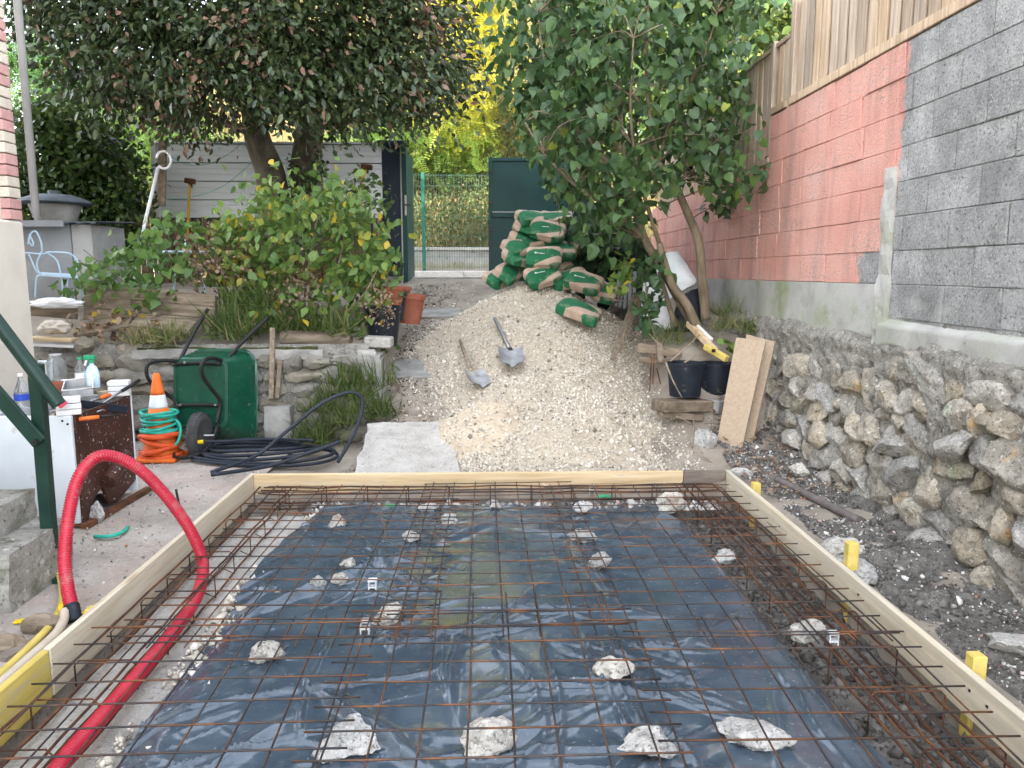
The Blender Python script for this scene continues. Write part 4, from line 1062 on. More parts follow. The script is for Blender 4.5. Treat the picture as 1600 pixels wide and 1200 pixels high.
def bag_material():
    m = M('cement_bag_paper', [(0.3, (0.36, 0.26, 0.19)), (0.7, (0.50, 0.38, 0.30))], 6, 0.75, 0.35, 18, coord='obj', bdist=0.01, vary=0.08, spots=[(9, 0.6, 0.75, (0.55, 0.49, 0.42))])
    nt = m.node_tree; N = nt.nodes; L = nt.links
    P = N['Principled BSDF']; old = P.inputs['Base Color'].links[0].from_socket
    tc = N.new('ShaderNodeTexCoord'); sp = N.new('ShaderNodeSeparateXYZ'); L.new(tc.outputs['Object'], sp.inputs[0])
    def mth(op, a, b=None):
        n = N.new('ShaderNodeMath'); n.operation = op
        for i, q in enumerate((a, b)):
            if q is None: continue
            if isinstance(q, (int, float)): n.inputs[i].default_value = q
            else: L.new(q, n.inputs[i])
        return n.outputs[0]
    # printed green field: an arc across the face, plus a band on the far corner
    yb = mth('ADD', sp.outputs['Y'], mth('MULTIPLY', mth('MULTIPLY', sp.outputs['X'], sp.outputs['X']), 1.1))
    band = mth('MULTIPLY', mth('LESS_THAN', yb, 0.115), mth('GREATER_THAN', mth('SUBTRACT', sp.outputs['Y'], mth('MULTIPLY', sp.outputs['X'], 0.42)), -0.12))
    corner = mth('LESS_THAN', mth('SUBTRACT', sp.outputs['Y'], mth('MULTIPLY', sp.outputs['X'], 0.35)), -0.21)
    green = mth('MINIMUM', mth('ADD', band, corner), 1.0)
    nz = N.new('ShaderNodeTexNoise'); nz.inputs['Scale'].default_value = 7; nz.inputs['Detail'].default_value = 6
    L.new(tc.outputs['Object'], nz.inputs['Vector'])
    dust = N.new('ShaderNodeMapRange'); dust.inputs[1].default_value = 0.52; dust.inputs[2].default_value = 0.75; dust.inputs[3].default_value = 1.0; dust.inputs[4].default_value = 0.45
    L.new(nz.outputs['Fac'], dust.inputs[0])
    mx = N.new('ShaderNodeMix'); mx.data_type = 'RGBA'
    L.new(mth('MULTIPLY', green, dust.outputs[0]), mx.inputs[0]); L.new(old, mx.inputs[6]); mx.inputs[7].default_value = (0.018, 0.135, 0.058, 1)
    L.new(mx.outputs[2], P.inputs['Base Color'])
    return m
MT['bag'] = bag_material()
BAGS = [bag_mesh(i) for i in range(5)]
MT['print_white'] = M('white_print', (0.62, 0.70, 0.64), 8, 0.7)
def bag_print(parent):
    """drop-shaped emblem and a short illegible line, raised a millimetre off the sack"""
    b_ = MB()
    b_.lathe([(0.010, 0.0), (0.017, 0.0), (0.017, 0.0012), (0.010, 0.0012)], 14, Matrix.Translation((-0.13, 0.0, 0.0)))
    for k in range(7):
        h = (0.022, 0.016, 0.016, 0.022, 0.016, 0.02, 0.016)[k]
        b_.box((-0.10 + k * 0.019, h / 2 - 0.011, 0.0006), (0.012, h, 0.0012))
    o = b_.build('printed_mark', MT['print_white'], None, world=False)
    o.parent = parent; o.location = (0, 0.0, 0.099)
    return o
#  px,  py,  Y, yaw, pitch, roll, label
BAG_LIST = [
 (905, 487, 8.02, -20, 14, 8, 'cement bag lying alone on the gravel slope'),
 (848, 432, 8.75, 20, 10, 20, 'cement bag at the left of the lowest row'),
 (890, 436, 8.80, 5, 6, 8, 'cement bag second from left in the lowest row'),
 (912, 442, 8.60, -28, 12, 14, 'cement bag third in the lowest row, end towards us'),
 (938, 455, 8.70, -30, 16, 10, 'cement bag at the right end of the lowest row'),
 (795, 427, 9.10, 60, 16, 22, 'cement bag upright at the left foot of the heap'),
 (782, 434, 9.30, 40, 12, 10, 'cement bag farthest left, half sunk in gravel'),
 (850, 403, 8.85, -6, 6, 30, 'cement bag with white mark facing us in mid heap'),
 (876, 391, 9.15, -22, 4, 10, 'cement bag behind the marked one, mid right'),
 (812, 404, 9.05, 42, 8, 10, 'lower of two cement bags stacked on the left flank'),
 (811, 390, 9.10, 38, 5, 16, 'upper of two cement bags stacked on the left flank'),
 (838, 379, 9.30, 10, 0, 0, 'cement bag wedged under the big top bag'),
 (818, 372, 9.45, 70, 0, 6, 'cement bag below the left end of the top row'),
 (819, 361, 9.45, 80, 0, 4, 'small looking bag end showing left of the top bag'),
 (856, 362, 9.20, -14, 4, 22, 'big cement bag under the two topmost bags'),
 (833, 343, 9.40, 24, 4, 10, 'topmost cement bag on the left'),
 (868, 342, 9.45, -4, 2, 6, 'topmost cement bag on the right'),
 (868, 418, 9.2, 10, 2, 4, 'cement bag mostly buried behind the marked one'),
 (826, 415, 9.4, 30, 2, 4, 'cement bag deep inside the heap'),
]
for i, (px, py, Yb, yw, pt, rl_, lab) in enumerate(BAG_LIST):
    p = PY(px, py, Yb)
    t = thing('cement_bag', lab, 'cement bag', p, 'green and brown cement bags')
    t.rotation_euler = (R(rl_ + 20 if i else rl_ + 8), R(pt) * (1 if yw < 0 else -1), R(yw))
    s_ = 0.76 if i else 0.84
    t.scale = (s_, s_, s_)
    o = bpy.data.objects.new('sack', BAGS[i % 5]); C.objects.link(o); o.parent = t
    if i % 2 == 1 or i == 0: o.rotation_euler = (0, 0, 0)
    if i in (1, 3, 7, 14, 15): bag_print(t)
# ================================================================ left retaining wall and raised bed
MT['garden_stone'] = M('garden_wall_stone', [(0.25, (0.12, 0.11, 0.09)), (0.5, (0.23, 0.21, 0.175)), (0.75, (0.34, 0.315, 0.27))], 6, 0.95, 1.0, 24, vary=0.2, hue=0.4, bdist=0.02, spots=[(6, 0.58, 0.72, (0.08, 0.085, 0.035)), (30, 0.6, 0.72, (0.08, 0.075, 0.065)), (14, 0.64, 0.74, (0.42, 0.40, 0.36))])
GROCKS = [rock_mesh('stone', 500 + i, MT['garden_stone'], 3, 11, 0.06, 0.5) for i in range(8)]
gw = thing('garden_wall', 'low mossy rubble wall holding the raised garden bed', 'wall', (-2.4, 7.25, 0))
WY = 7.18
def wall_sheet(name, us, zs, f, mat, parent):
    U, Z = np.meshgrid(us, zs)
    V = np.stack([U, f(U, Z), Z], -1).reshape(-1, 3) - np.array(base_of(parent))
    i = np.arange(U.size).reshape(U.shape)
    F = np.stack([i[:-1, :-1], i[:-1, 1:], i[1:, 1:], i[1:, :-1]], -1).reshape(-1, 4)
    return obj_from(name, np_mesh(name, V, F), mat, parent, True)
wall_sheet('mortar', np.linspace(-5.5, -1.14, 220), np.linspace(-0.1, 0.93, 50), lambda u, z: WY + fbm2(u * 5, z * 5, 101, 5) * 0.05 + sstep(0.84, 0.95, z) * 0.09, MT['lime_mortar'], gw)
r2 = random.Random(33)
for (u, z, w_, h) in pack(-5.0, -1.2, 0.0, 0.86, 6, (0.14, 0.38), r2):
    if u > -1.22: continue
    o = bpy.data.objects.new('stone', r2.choice(GROCKS)); C.objects.link(o); o.parent = gw
    o.location = Vector((u, WY - 0.01 + r2.uniform(-.02, .02), z)) - gw.location
    o.rotation_euler = (r2.uniform(-.2, .2), r2.uniform(-.15, .15) + (math.pi if r2.random() < .5 else 0), r2.uniform(-.2, .2))
    o.scale = (w_ * 0.58, r2.uniform(0.05, 0.09), h * 0.58)
# return along the ramp
Yg, Zg = np.meshgrid(np.linspace(7.15, 11.9, 160), np.linspace(0, 1, 24))
zt = np.interp(Yg, [7.15, 8.3, 11.9], [0.86, 1.08, 1.40]); zb = ramp_z(Yg) - 0.12
Zr = zb + (zt - zb) * Zg
V = np.stack([-1.12 + fbm2(Yg * 4, Zr * 4, 102) * 0.035 - 0.05 * Zg, Yg, Zr], -1).reshape(-1, 3) - np.array(gw.location)
i = np.arange(Yg.size).reshape(Yg.shape)
F = np.stack([i[:-1, :-1], i[:-1, 1:], i[1:, 1:], i[1:, :-1]], -1).reshape(-1, 4)
obj_from('ramp_side', np_mesh('ramp_side', V, F), MT['dirt'], gw, True)
# rendered cap with moss
for k, (x0, x1) in enumerate(((-2.35, -1.55), (-3.3, -2.5))):
    rough_box((x0, WY - 0.05, 0.80), (x1, WY + 0.22, 0.89), MT['concrete'], 'cap', gw, seg=9, amp=0.018, seed=k)
    rough_box((x0 + .05, WY - 0.03, 0.885), (x1 - .05, WY + 0.2, 0.905), MT['moss'], 'moss', gw, seg=9, amp=0.015, seed=k + 4)
p = PY(540, 545, 7.3)
t = thing('log', 'grey half rotten log lying on the garden wall', 'log', (-1.6, 7.38, 0.9))
MB().tube(curve_pts([PY(440, 528, 7.45), PY(500, 530, 7.45), PY(548, 536, 7.42)], 6), [0.075 + .006 * math.sin(k * 2.1) for k in range(13)], 12).build('trunk', MT['old_wood'], t, smooth=True, auto=50)
t2 = MB().tube([PY(540, 540, 7.38), PY(548, 575, 7.28)], [0.07, 0.075], 12)
props(t2.build('log_stub', MT['old_wood'], None, smooth=True, auto=50), 'short dark log stub propped at the wall corner', 'log')
# white cut stones at the corner
for (px, py, s_, rz, lab) in ((573, 556, (0.17, 0.17, 0.11), 0.2, 'white sawn stone block, nearer one at the bed corner'), (592, 534, (0.26, 0.16, 0.10), -0.1, 'white sawn stone block, farther one beside the black pot')):
    p = PY(px, py, 7.22 if py > 545 else 7.45)
    b_ = MB().box((0, 0, 0), s_, Matrix.Translation(p) @ Euler((0.05, 0.03, rz)).to_matrix().to_4x4())
    props(b_.build('stone_block', MT['pale_concrete'], None, bevel=0.012), lab, 'stone block')
rough_box((-1.18, 7.10, 0.3), (-1.0, 7.4, 0.80), MT['concrete'], 'corner_block', gw, seg=6, amp=0.02, seed=44)
rough_box((-1.45, 7.12, 0.76), (-1.02, 7.5, 0.835), MT['concrete'], 'cap', gw, seg=6, amp=0.015, seed=48)

# sleepers / planks of the raised planter
pl = thing('plank_planter', 'weathered timber plank planter on the garden bed', 'planter', (-3.2, 7.6, 0.95))
for k in range(3):
    a = PY(132, 452 + k * 19, 7.62); b_ = PY(337, 470 + k * 19, 7.55)
    MB().bar(a, b_, 0.045, 0.112).build('plank', MT['old_wood'], pl, bevel=0.006)
MB().bar(PY(335, 462, 7.6), PY(335, 525, 7.6), 0.05, 0.06, (0, 1, 0)).build('corner_post', MT['old_wood'], pl, bevel=0.006)
a = PY(128, 520, 7.25); b_ = PY(230, 522, 7.25)
o = MB().bar(PY(125, 516, 7.35), PY(205, 500, 7.42), 0.28, 0.025, (0, -.4, 1)).build('loose_plank', MT['old_wood'], None, bevel=0.004)
props(o, 'grey loose plank lying in front of the planter', 'plank')
o = MB().bar(PY(210, 500, 7.40), PY(300, 512, 7.36), 0.22, 0.025, (0, -.5, 1)).build('loose_plank', MT['old_wood'], None, bevel=0.004)
props(o, 'second loose plank, right of the grey one below the planter', 'plank')
t = thing('timber_shelf', 'pale timber board shelf on the wall beside the house', 'shelf', PY(85, 535, 7.2))
MB().bar(PY(50, 528, 7.15), PY(118, 531, 7.15), 0.16, 0.03).build('board', MT['wood'], t, bevel=0.003)
MB().bar(PY(50, 538, 7.12), PY(116, 541, 7.12), 0.05, 0.03).build('batten', MT['white'], t, bevel=0.003)
MB().bar(PY(50, 480, 7.5), PY(120, 486, 7.5), 0.05, 0.16).build('back_board', MT['old_wood'], t, bevel=0.004)
o = bpy.data.objects.new('cut_stone', GROCKS[2]); C.objects.link(o); o.location = PY(132, 540, 7.1); o.scale = (0.11, 0.10, 0.085); o.rotation_euler = (.1, .1, .4)
props(o, 'mossy squared stone at the end of the timber shelf', 'stone')
# crumpled white film + old sack on the shelf
def crumple(name, c, s_, mat, seed, amp=0.35, sub=4):
    bm = bmesh.new(); bmesh.ops.create_icosphere(bm, subdivisions=sub, radius=1)
    so = Vector((seed * 3.1, seed * 1.7, 0))
    for v in bm.verts:
        q = v.co.copy()
        d = mnoise.fractal(q * 1.5 + so, 1, 2, 5) * amp - abs(mnoise.noise(q * 3.5 + so)) * amp * 0.8
        q += q.normalized() * d
        v.co = Vector((q.x * s_[0], q.y * s_[1], max(-.9, q.z) * s_[2])) + Vector(c)
    me = bpy.data.meshes.new(name); bm.to_mesh(me); bm.free()
    return obj_from(name, me, mat, None, True)
MT['paper_sack'] = M('paper_sack', [(0.3, (0.50, 0.43, 0.35)), (0.7, (0.64, 0.57, 0.49))], 9, 0.8, 0.5, 30)
props(crumple('crumpled_sack', PY(87, 512, 7.2), (0.14, 0.1, 0.07), MT['paper_sack'], 3), 'crumpled beige sack on the timber shelf', 'sack')
props(crumple('plastic_film', PY(90, 474, 7.35), (0.24, 0.1, 0.05), MT['white_plastic'], 5), 'crumpled white plastic film behind the shelf', 'plastic film')

# ================================================================ terrace: grey cabinet, chair, table
Yc = 8.6
a = PY(30, 470, Yc); b_ = PY(141, 350, Yc)
t = thing('garden_cabinet', 'grey painted cabinet with dark corrugated roof', 'cabinet', ((a.x + b_.x) / 2, Yc + .4, a.z - .1))
MB().bb((a.x - .5, Yc, a.z - .12), (b_.x - .22, Yc + 0.8, b_.z)).build('body', MT['shed_grey'], t, bevel=0.006)
MB().bb((b_.x - .215, Yc + .01, a.z - .12), (b_.x, Yc + 0.78, b_.z)).build('side_panel', MT['zinc'], t, bevel=0.006)
ro = MB(); npr = 40
prof = []
for i in range(npr + 1):
    x = a.x - .6 + (b_.x - a.x + .72) * i / npr
    prof.append((x, 0.02 * abs(math.sin(i * 0.8))))
V = []
for yy, zz in ((Yc - .12, b_.z - .01), (Yc + .95, b_.z + .05)):
    V += [(x, yy, zz + dz) for x, dz in prof] + [(x, yy, zz + dz + .012) for x, dz in prof]
m = npr + 1
F = []
for i in range(npr):
    F += [(i, i + 1, 2 * m + i + 1, 2 * m + i), (m + i, 3 * m + i, 3 * m + i + 1, m + i + 1), (i, m + i, m + i + 1, i + 1)]
ro.add(V, F).build('roof', MT['slate'], t)
MB().bb((a.x - .6, Yc - .13, b_.z - .035), (b_.x - .22, Yc - .10, b_.z + .03)).build('fascia', MT['shed_grey'], t)
c = PY(88, 345, Yc + .35)
t = thing('concrete_cowl', 'round concrete chimney cowl with slate grey lid on the cabinet', 'chimney cowl', c)
Mx = Matrix.Translation((c.x, c.y, b_.z + .04))
MB().lathe([(0.20, 0.0), (0.21, 0.02), (0.265, 0.19), (0.23, 0.19), (0.19, 0.02)], 28, Mx).build('pot', MT['concrete'], t, smooth=True, auto=40)
MB().lathe([(0.0, 0.20), (0.36, 0.195), (0.375, 0.21), (0.35, 0.24), (0.2, 0.295), (0.06, 0.31), (0.06, 0.345), (0.0, 0.345)], 32, Mx).build('lid', MT['slate'], t, smooth=True, auto=40)
def wire(parent, pts, r=0.009, name='wire', mat=None, Y=8.05, n=6, sm=6):
    return MB().tube(curve_pts([PY(px, py, Y if len(q) < 3 else q[2]) for q in pts for px, py in [q[:2]]], sm), r, n).build(name, mat or MT['pale_blue'], parent, smooth=True)
t = thing('iron_chair', 'pale blue wrought iron garden chair before the grey cabinet', 'chair', PY(90, 465, 8.05))
wire(t, [(44, 382), (48, 366), (56, 362), (64, 378), (66, 392)], name='back_curl')
wire(t, [(46, 366), (52, 380), (50, 384), (45, 378)], name='back_curl')
wire(t, [(40, 395), (66, 397), (76, 394)], name='back_rail')
wire(t, [(66, 392), (58, 410), (60, 424), (64, 428)], name='back_upright')
wire(t, [(45, 397), (56, 422), (62, 428)], name='back_upright')
wire(t, [(72, 394), (88, 406), (94, 424), (94, 428)], name='arm_rest')
wire(t, [(76, 394), (108, 396), (121, 408), (120, 420), (112, 428)], name='arm_rest')
MB().add([PY(60, 428, 8.05), PY(122, 432, 8.0), PY(118, 428, 8.4), PY(64, 425, 8.4), PY(60, 431, 8.05), PY(122, 435, 8.0), PY(118, 431, 8.4), PY(64, 428, 8.4)],
         [(0, 1, 2, 3), (7, 6, 5, 4), (0, 4, 5, 1), (1, 5, 6, 2), (2, 6, 7, 3), (3, 7, 4, 0)]).build('seat', MT['pale_blue'], t)
for q in ([(62, 430), (57, 436), (55, 466)], [(94, 430), (97, 440), (99, 468)], [(112, 432), (106, 440), (105, 466)], [(120, 432), (124, 440), (127, 466)]):
    wire(t, q, name='leg')
t = thing('iron_table', 'pale blue round garden table behind the leaves', 'table', PY(295, 440, 8.9))
c = PY(297, 396, 8.9)
MB().lathe([(0, 0), (0.34, 0), (0.345, 0.012), (0.34, 0.024), (0, 0.024)], 28, Matrix.Translation(c)).build('top', MT['pale_blue'], t, smooth=True, auto=30)
MB().tube([c + Vector((-.06, 0, .02)), c + Vector((-.06, 0, .16))], [.025, .018], 10).build('parasol_sleeve', MT['pale_blue'], t, smooth=True)
for dx, dy in ((-.2, -.1), (.2, -.1), (0, .2)): MB().tube([c + Vector((dx * .6, dy * .6, 0)), c + Vector((dx, dy, -.62))], .012, 8).build('leg', MT['pale_blue'], t, smooth=True)

# white pole with a hoop handle, timber post, picks on the metal fence
t = thing('net_pole', 'long white pole with hoop end leaning in the bed', 'pole', PY(208, 445, 9.2))
MB().tube([PY(208, 447, 9.0), PY(227, 345, 9.3), PY(247, 262, 9.5)], 0.019, 10).build('shaft', MT['white'], t, smooth=True)
c = PY(256, 250, 9.5)
MB().tube([c + Vector((math.cos(a_) * .085, 0, math.sin(a_) * .10)) for a_ in np.linspace(3.9, 9.2, 26)], 0.015, 10).build('hoop', MT['white'], t, smooth=True)
o = MB().bar(PY(253, 322, 10.6), PY(254, 219, 10.6), 0.10, 0.04, (0, 1, 0)).build('timber_post', MT['old_wood_o'], None, bevel=0.004)
props(o, 'grey weathered timber post behind the white hoop', 'post')
def pick(label, top, bot, Yt, Yb, head):
    a, b_ = PY(*top, Yt), PY(*bot, Yb)
    t = thing('sledgehammer', label, 'sledgehammer', b_, 'long handled hammers')
    MB().tube([b_, a.lerp(b_, .4), a], [0.022, 0.019, 0.021], 10).build('handle', MT['pick_handle'], t, smooth=True)
    MB().bar(a + Vector((-head, 0, .02)), a + Vector((head, 0, .0)), 0.07, 0.075).build('head', MT['rust2'], t, bevel=0.012)
    MB().lathe([(0, -.01), (.03, -.01), (.03, .06), (0, .06)], 10, Matrix.Translation(a + Vector((0, 0, -.07)))).build('collar', MT['black'], t, smooth=True, auto=40)
MT['pick_handle'] = M('yellow_handle', [(0.3, (0.50, 0.27, 0.03)), (0.7, (0.62, 0.36, 0.06))], 9, 0.6)
pick('yellow handled sledgehammer standing upright by the metal fence', (297, 284), (292, 375), 11.4, 11.2, 0.075)
pick('yellow handled sledgehammer leaning beside the dark gate post', (573, 262), (553, 322), 11.6, 11.4, 0.085)

# ================================================================ boundary at the back: metal cladding, bamboo screen, gate
cf = thing('metal_fence', 'pale grey horizontal sheet metal fence under the laurel', 'fence', (-3.2, 12.1, 1.5))
x0 = PY(243, 300, 12).x; x1 = PY(600, 300, 12).x
zt = PY(300, 224, 12).z; zl = PY(300, 340, 12).z
n_p = 4; hh = (zt - zl) / n_p
for k in range(n_p):
    z0 = zl + k * hh
    V = []
    prof = [(0.0, 0.0), (0.0, 0.30), (0.006, 0.315), (0.006, 0.36), (0.0, 0.375), (0.0, 0.60), (0.006, 0.615), (0.006, 0.66), (0.0, 0.675), (0.0, 0.935), (0.075, 0.94), (0.075, 1.0), (0.0, 1.0)]
    b_ = MB()
    for xx in (x0, x1): V += [(xx, 12.0 + d, z0 + f * hh) for d, f in prof]
    m = len(prof)
    b_.add(V, [(i, m + i, m + i + 1, i + 1) for i in range(m - 1)])
    b_.build('panel', MT['grey_metal'], cf)
MB().bb((x0, 11.985, zt), (x1, 12.05, zt + .03)).build('top_trim', MT['grey_metal'], cf)
MB().bb((x0 - .02, 11.97, 1.35), (x0 + .05, 12.06, zt + .02)).build('post', MT['grey_metal'], cf)
MB().bb((x0, 12.09, 1.35), (x1, 12.11, zt)).build('backing', MT['slate'], cf)
for wpts in ([(250, 262), (300, 330), (380, 262), (420, 245)], [(245, 235), (262, 240), (310, 258), (420, 270), (470, 250)]):
    pass
t = thing('string_line', 'thin pale green string sagging across the metal fence', 'string', PY(262, 240, 11.3))
wire(t, [(245, 236), (262, 242), (290, 256), (322, 257), (358, 240), (398, 205)], 0.004, 'strand', MT['teal_hose'], 11.3, 5)
wire(t, [(258, 312), (300, 308), (350, 290), (400, 248)], 0.004, 'strand', MT['teal_hose'], 11.3, 5)
bs = thing('bamboo_screen', 'brown bamboo cane screen below the metal fence', 'screen', (-4, 11.9, 1.3))
cane = MB().tube([(0, 0, 0), (0, 0, 1.0)], 0.011, 6).build('cane', MT['bamboo'], None, smooth=True); cm = cane.data; bpy.data.objects.remove(cane)
rc = random.Random(3)
xx = PY(180, 300, 11.85).x
while xx < x1:
    o = bpy.data.objects.new('cane', cm); C.objects.link(o); o.parent = bs
    tall = xx < x0
    zb = 1.3; ztp = (2.75 if tall else zl - 0.02) + rc.uniform(-.05, .03)
    o.location = Vector((xx, 11.9 + rc.uniform(-.012, .012), zb)) - bs.location
    o.scale = (1.15, 1.15, ztp - zb); o.rotation_euler = (rc.uniform(-.02, .02), rc.uniform(-.02, .02), 0)
    xx += 0.026 if tall is False and xx > -3.2 else 0.024
o_n = 0
# gate post, leaves
gp_ = thing('gate_post', 'dark anthracite square gate post with flat cap', 'gate post', (-1.45, 12.1, 1.45))
a = PY(601, 440, 12.0); b_ = PY(627, 229, 12.0); cz = PY(600, 220, 12).z
MB().bb((a.x, 11.99, 1.30), (b_.x, 12.24, b_.z)).build('shaft', MT['anthracite'], gp_, bevel=0.008)
MB().bb((a.x - .06, 11.93, b_.z), (b_.x + .05, 12.3, cz)).build('cap', MT['anthracite'], gp_, bevel=0.01)
rough_box((a.x, 11.80, 1.18), (b_.x - .01, 12.0, 1.62), MT['concrete'], 'footing', gp_)
lg = thing('gate_leaf', 'open green gate leaf seen edge on by the post', 'gate', (-1.28, 12.2, 1.5))
e = PY(634, 250, 12.1)
MB().bb((e.x - .035, 11.98, 1.47), (e.x + .005, 13.15, 3.46)).build('panel', MT['gate_green'], lg, bevel=.004)
MB().bb((e.x - .05, 11.95, 1.45), (e.x + .02, 11.995, 3.50)).build('edge_frame', MT['gate_green'], lg, bevel=.004)
MB().bb((e.x - .012, 11.93, 2.45), (e.x + .016, 11.951, 2.75)).build('lock_plate', MT['steel'], lg, bevel=.002)
MB().tube([(e.x + .0, 11.95, 2.6), (e.x + .0, 11.88, 2.6), (e.x + .09, 11.88, 2.6)], 0.011, 8).build('handle', MT['black'], lg, smooth=True)
MB().bb((e.x - .075, 11.985, 1.45), (e.x - .055, 12.03, 3.45)).build('hinge_bar', MT['zinc'], lg)
rg = thing('gate_leaf', 'closed dark green sheet metal gate leaf behind the bags', 'gate', (0.6, 12.1, 1.5))
a = PY(763, 246, 12.0); xr = a.x + 1.28
MB().bb((a.x + .05, 12.03, 1.50), (xr - .03, 12.05, a.z - .04)).build('sheet', MT['gate_green'], rg)
for nm, lo, hi in (('stile', (a.x, 12.0, 1.46), (a.x + .05, 12.07, a.z)), ('stile', (xr - .05, 12.0, 1.46), (xr, 12.07, a.z)),
                   ('rail', (a.x + .052, 12.004, a.z - .05), (xr - .052, 12.066, a.z - .002)), ('rail', (a.x + .052, 12.004, 2.43), (xr - .052, 12.066, 2.50)), ('rail', (a.x + .052, 12.004, 1.46), (xr - .052, 12.066, 1.53))):
    MB().bb(lo, hi).build(nm, MT['gate_green'], rg, bevel=.004)
MB().bb((a.x + .056, 12.018, 2.505), (xr - .056, 12.028, 2.515)).build('bead', MT['steel'], rg)
for zz in (2.25, 2.65, 3.1): MB().box((a.x + .03, 11.99, zz), (.07, .02, .025)).build('hinge', MT['black'], rg)
o = MB().tube([PY(894, 365, 11.9), PY(894, 315, 11.9)], 0.02, 8).build('marker_rod', MT['white'], None, smooth=True)
props(o, 'slim white rod standing right of the bags', 'rod')
p2 = thing('gate_post', 'far right gate post hidden by lilac branches', 'gate post', (xr + .15, 12.1, 1.45))
MB().bb((xr + .03, 11.99, 1.3), (xr + .3, 12.24, 3.4)).build('shaft', MT['anthracite'], p2, bevel=.008)
MB().bb((xr - .02, 11.94, 3.4), (xr + .35, 12.29, 3.47)).build('cap', MT['anthracite'], p2, bevel=.008)

# outside: low wall, welded fence with green posts
lw = thing('low_wall', 'low grey concrete wall at the foot of the embankment', 'wall', (0, 16.2, 1.7))
MB().bb((-14, 16.1, 1.5), (14, 16.3, 2.04)).build('wall', MT['concrete'], lw)
MB().bb((-14, 16.06, 2.04), (14, 16.34, 2.10)).build('coping', MT['pale_concrete'], lw, bevel=.01)
MT['post_green'] = M('post_green', (0.02, 0.11, 0.075), 8, .5)
mf = thing('welded_fence', 'green welded wire fence in front of the low wall', 'fence', (-1, 15.75, 1.65))
for xx in (-3.9, PY(661, 300, 15.75).x, 1.25):
    MB().bb((xx - .035, 15.72, 1.6), (xx + .035, 15.78, 3.56)).build('post', MT['post_green'], mf, bevel=.004)
wv = MB().box((0, 0, 0), (0.006, 0.006, 1.9)).build('wire', MT['steel'], None); wm = wv.data; bpy.data.objects.remove(wv)
MT['wire_green'] = M('green_wire', (0.05, 0.10, 0.08), 8, 0.5)
wm.materials[0] = MT['wire_green']
xx = -2.3
while xx < 0.5:
    o = bpy.data.objects.new('wire', wm); C.objects.link(o); o.parent = mf; o.location = Vector((xx, 15.74, 2.58)) - mf.location
    xx += 0.05
for k in range(10):
    MB().box((-0.9, 15.735, 1.70 + k * .2), (2.9, 0.006, 0.006)).build('wire', MT['wire_green'], mf)
# ================================================================ pots by the gate path
def pot(label, px, py, Y, r, h, mat, cat='plant pot', soil=True, tilt=0, name='plant_pot'):
    p = PY(px, py, Y)
    t = thing(name, label, cat, p)
    Mx = Matrix.Translation(p) @ Matrix.Rotation(tilt, 4, 'Y')
    MB().lathe([(0, 0), (r * .72, 0), (r * .93, h * .80), (r * .94, h * .82), (r * 1.0, h * .83), (r * 1.0, h), (r * .92, h), (r * .90, h * .86), (0, h * .86)], 28, Mx).build('body', mat, t, smooth=True, auto=35)
    if soil: MB().lathe([(0, h * .90), (r * .6, h * .885), (r * .91, h * .865)], 18, Mx).build('soil', MT['dirt'], t, smooth=True)
    return t
pot('large black plastic pot nearest the ramp edge', 600, 540, 7.75, 0.185, 0.40, MT['black_plastic'])
pot('black plastic pot under the terracotta one', 612, 500, 8.3, 0.17, 0.30, MT['black_plastic'])
pot('terracotta pot standing inside the black pot', 611, 477, 8.25, 0.165, 0.20, MT['terracotta'])
pot('tall terracotta pot at the outer edge of the path', 640, 505, 8.7, 0.16, 0.33, MT['terracotta'], tilt=0.08)
pot('wide terracotta pot behind the others', 618, 478, 9.0, 0.19, 0.22, MT['terracotta'])
p = PY(618, 432, 11.4)
t = thing('bucket', 'small dark bucket on the gate post footing', 'bucket', p)
MB().lathe([(0, 0), (.10, 0), (.125, .2), (.13, .2), (.12, .2), (.1, .03), (0, .03)], 20, Matrix.Translation(p)).build('body', MT['black_plastic'], t, smooth=True, auto=40)
MB().tube([p + Vector((.125 * math.cos(a_), 0, .2 + .06 * math.sin(a_))) for a_ in np.linspace(0, math.pi, 10)], .004, 5).build('bail', MT['steel'], t, smooth=True)

# ================================================================ concrete block with stakes, black conduit coil
rough_box_root = thing('concrete_post_base', 'upright concrete block standing before the garden wall', 'concrete block', PZ(440, 690, .03))
a = PZ(415, 692, .03); b_ = PZ(458, 690, .03)
rough_box((a.x, a.y - .02, .02), (b_.x, a.y + .2, 0.37), MT['concrete'], 'block', rough_box_root, seg=6, amp=.01)
MB().bar(PY(424, 622, 7.05), PY(426, 512, 7.12), .045, .02, (0, 1, 0)).build('stake', MT['old_wood_o'], rough_box_root, bevel=.002)
MB().bar(PY(433, 622, 7.05), PY(438, 562, 7.1), .04, .02, (0, 1, 0)).build('stake', MT['old_wood_o'], rough_box_root, bevel=.002)
t = thing('conduit_coil', 'black plastic conduit coil with a raised loop', 'conduit', (-2.0, 6.1, 0.03))
cr_ = random.Random(8)
cx, cy = PZ(415, 712, .06).x, PZ(415, 712, .06).y
for k in range(5):
    ax, ay = 0.62 - .05 * k + cr_.uniform(-.03, .03), 0.30 - .02 * k
    z0 = .05 + .022 * k
    pts = [Vector((cx + ax * math.cos(a_) - .02 * k, cy + ay * math.sin(a_) + .01 * k, z0 + .012 * math.sin(2 * a_ + k))) for a_ in np.linspace(0, 2 * math.pi, 40)[:-1]]
    MB().tube(pts, .0145, 8, closed=True).build('loop', MT['black_pipe'], t, smooth=True)
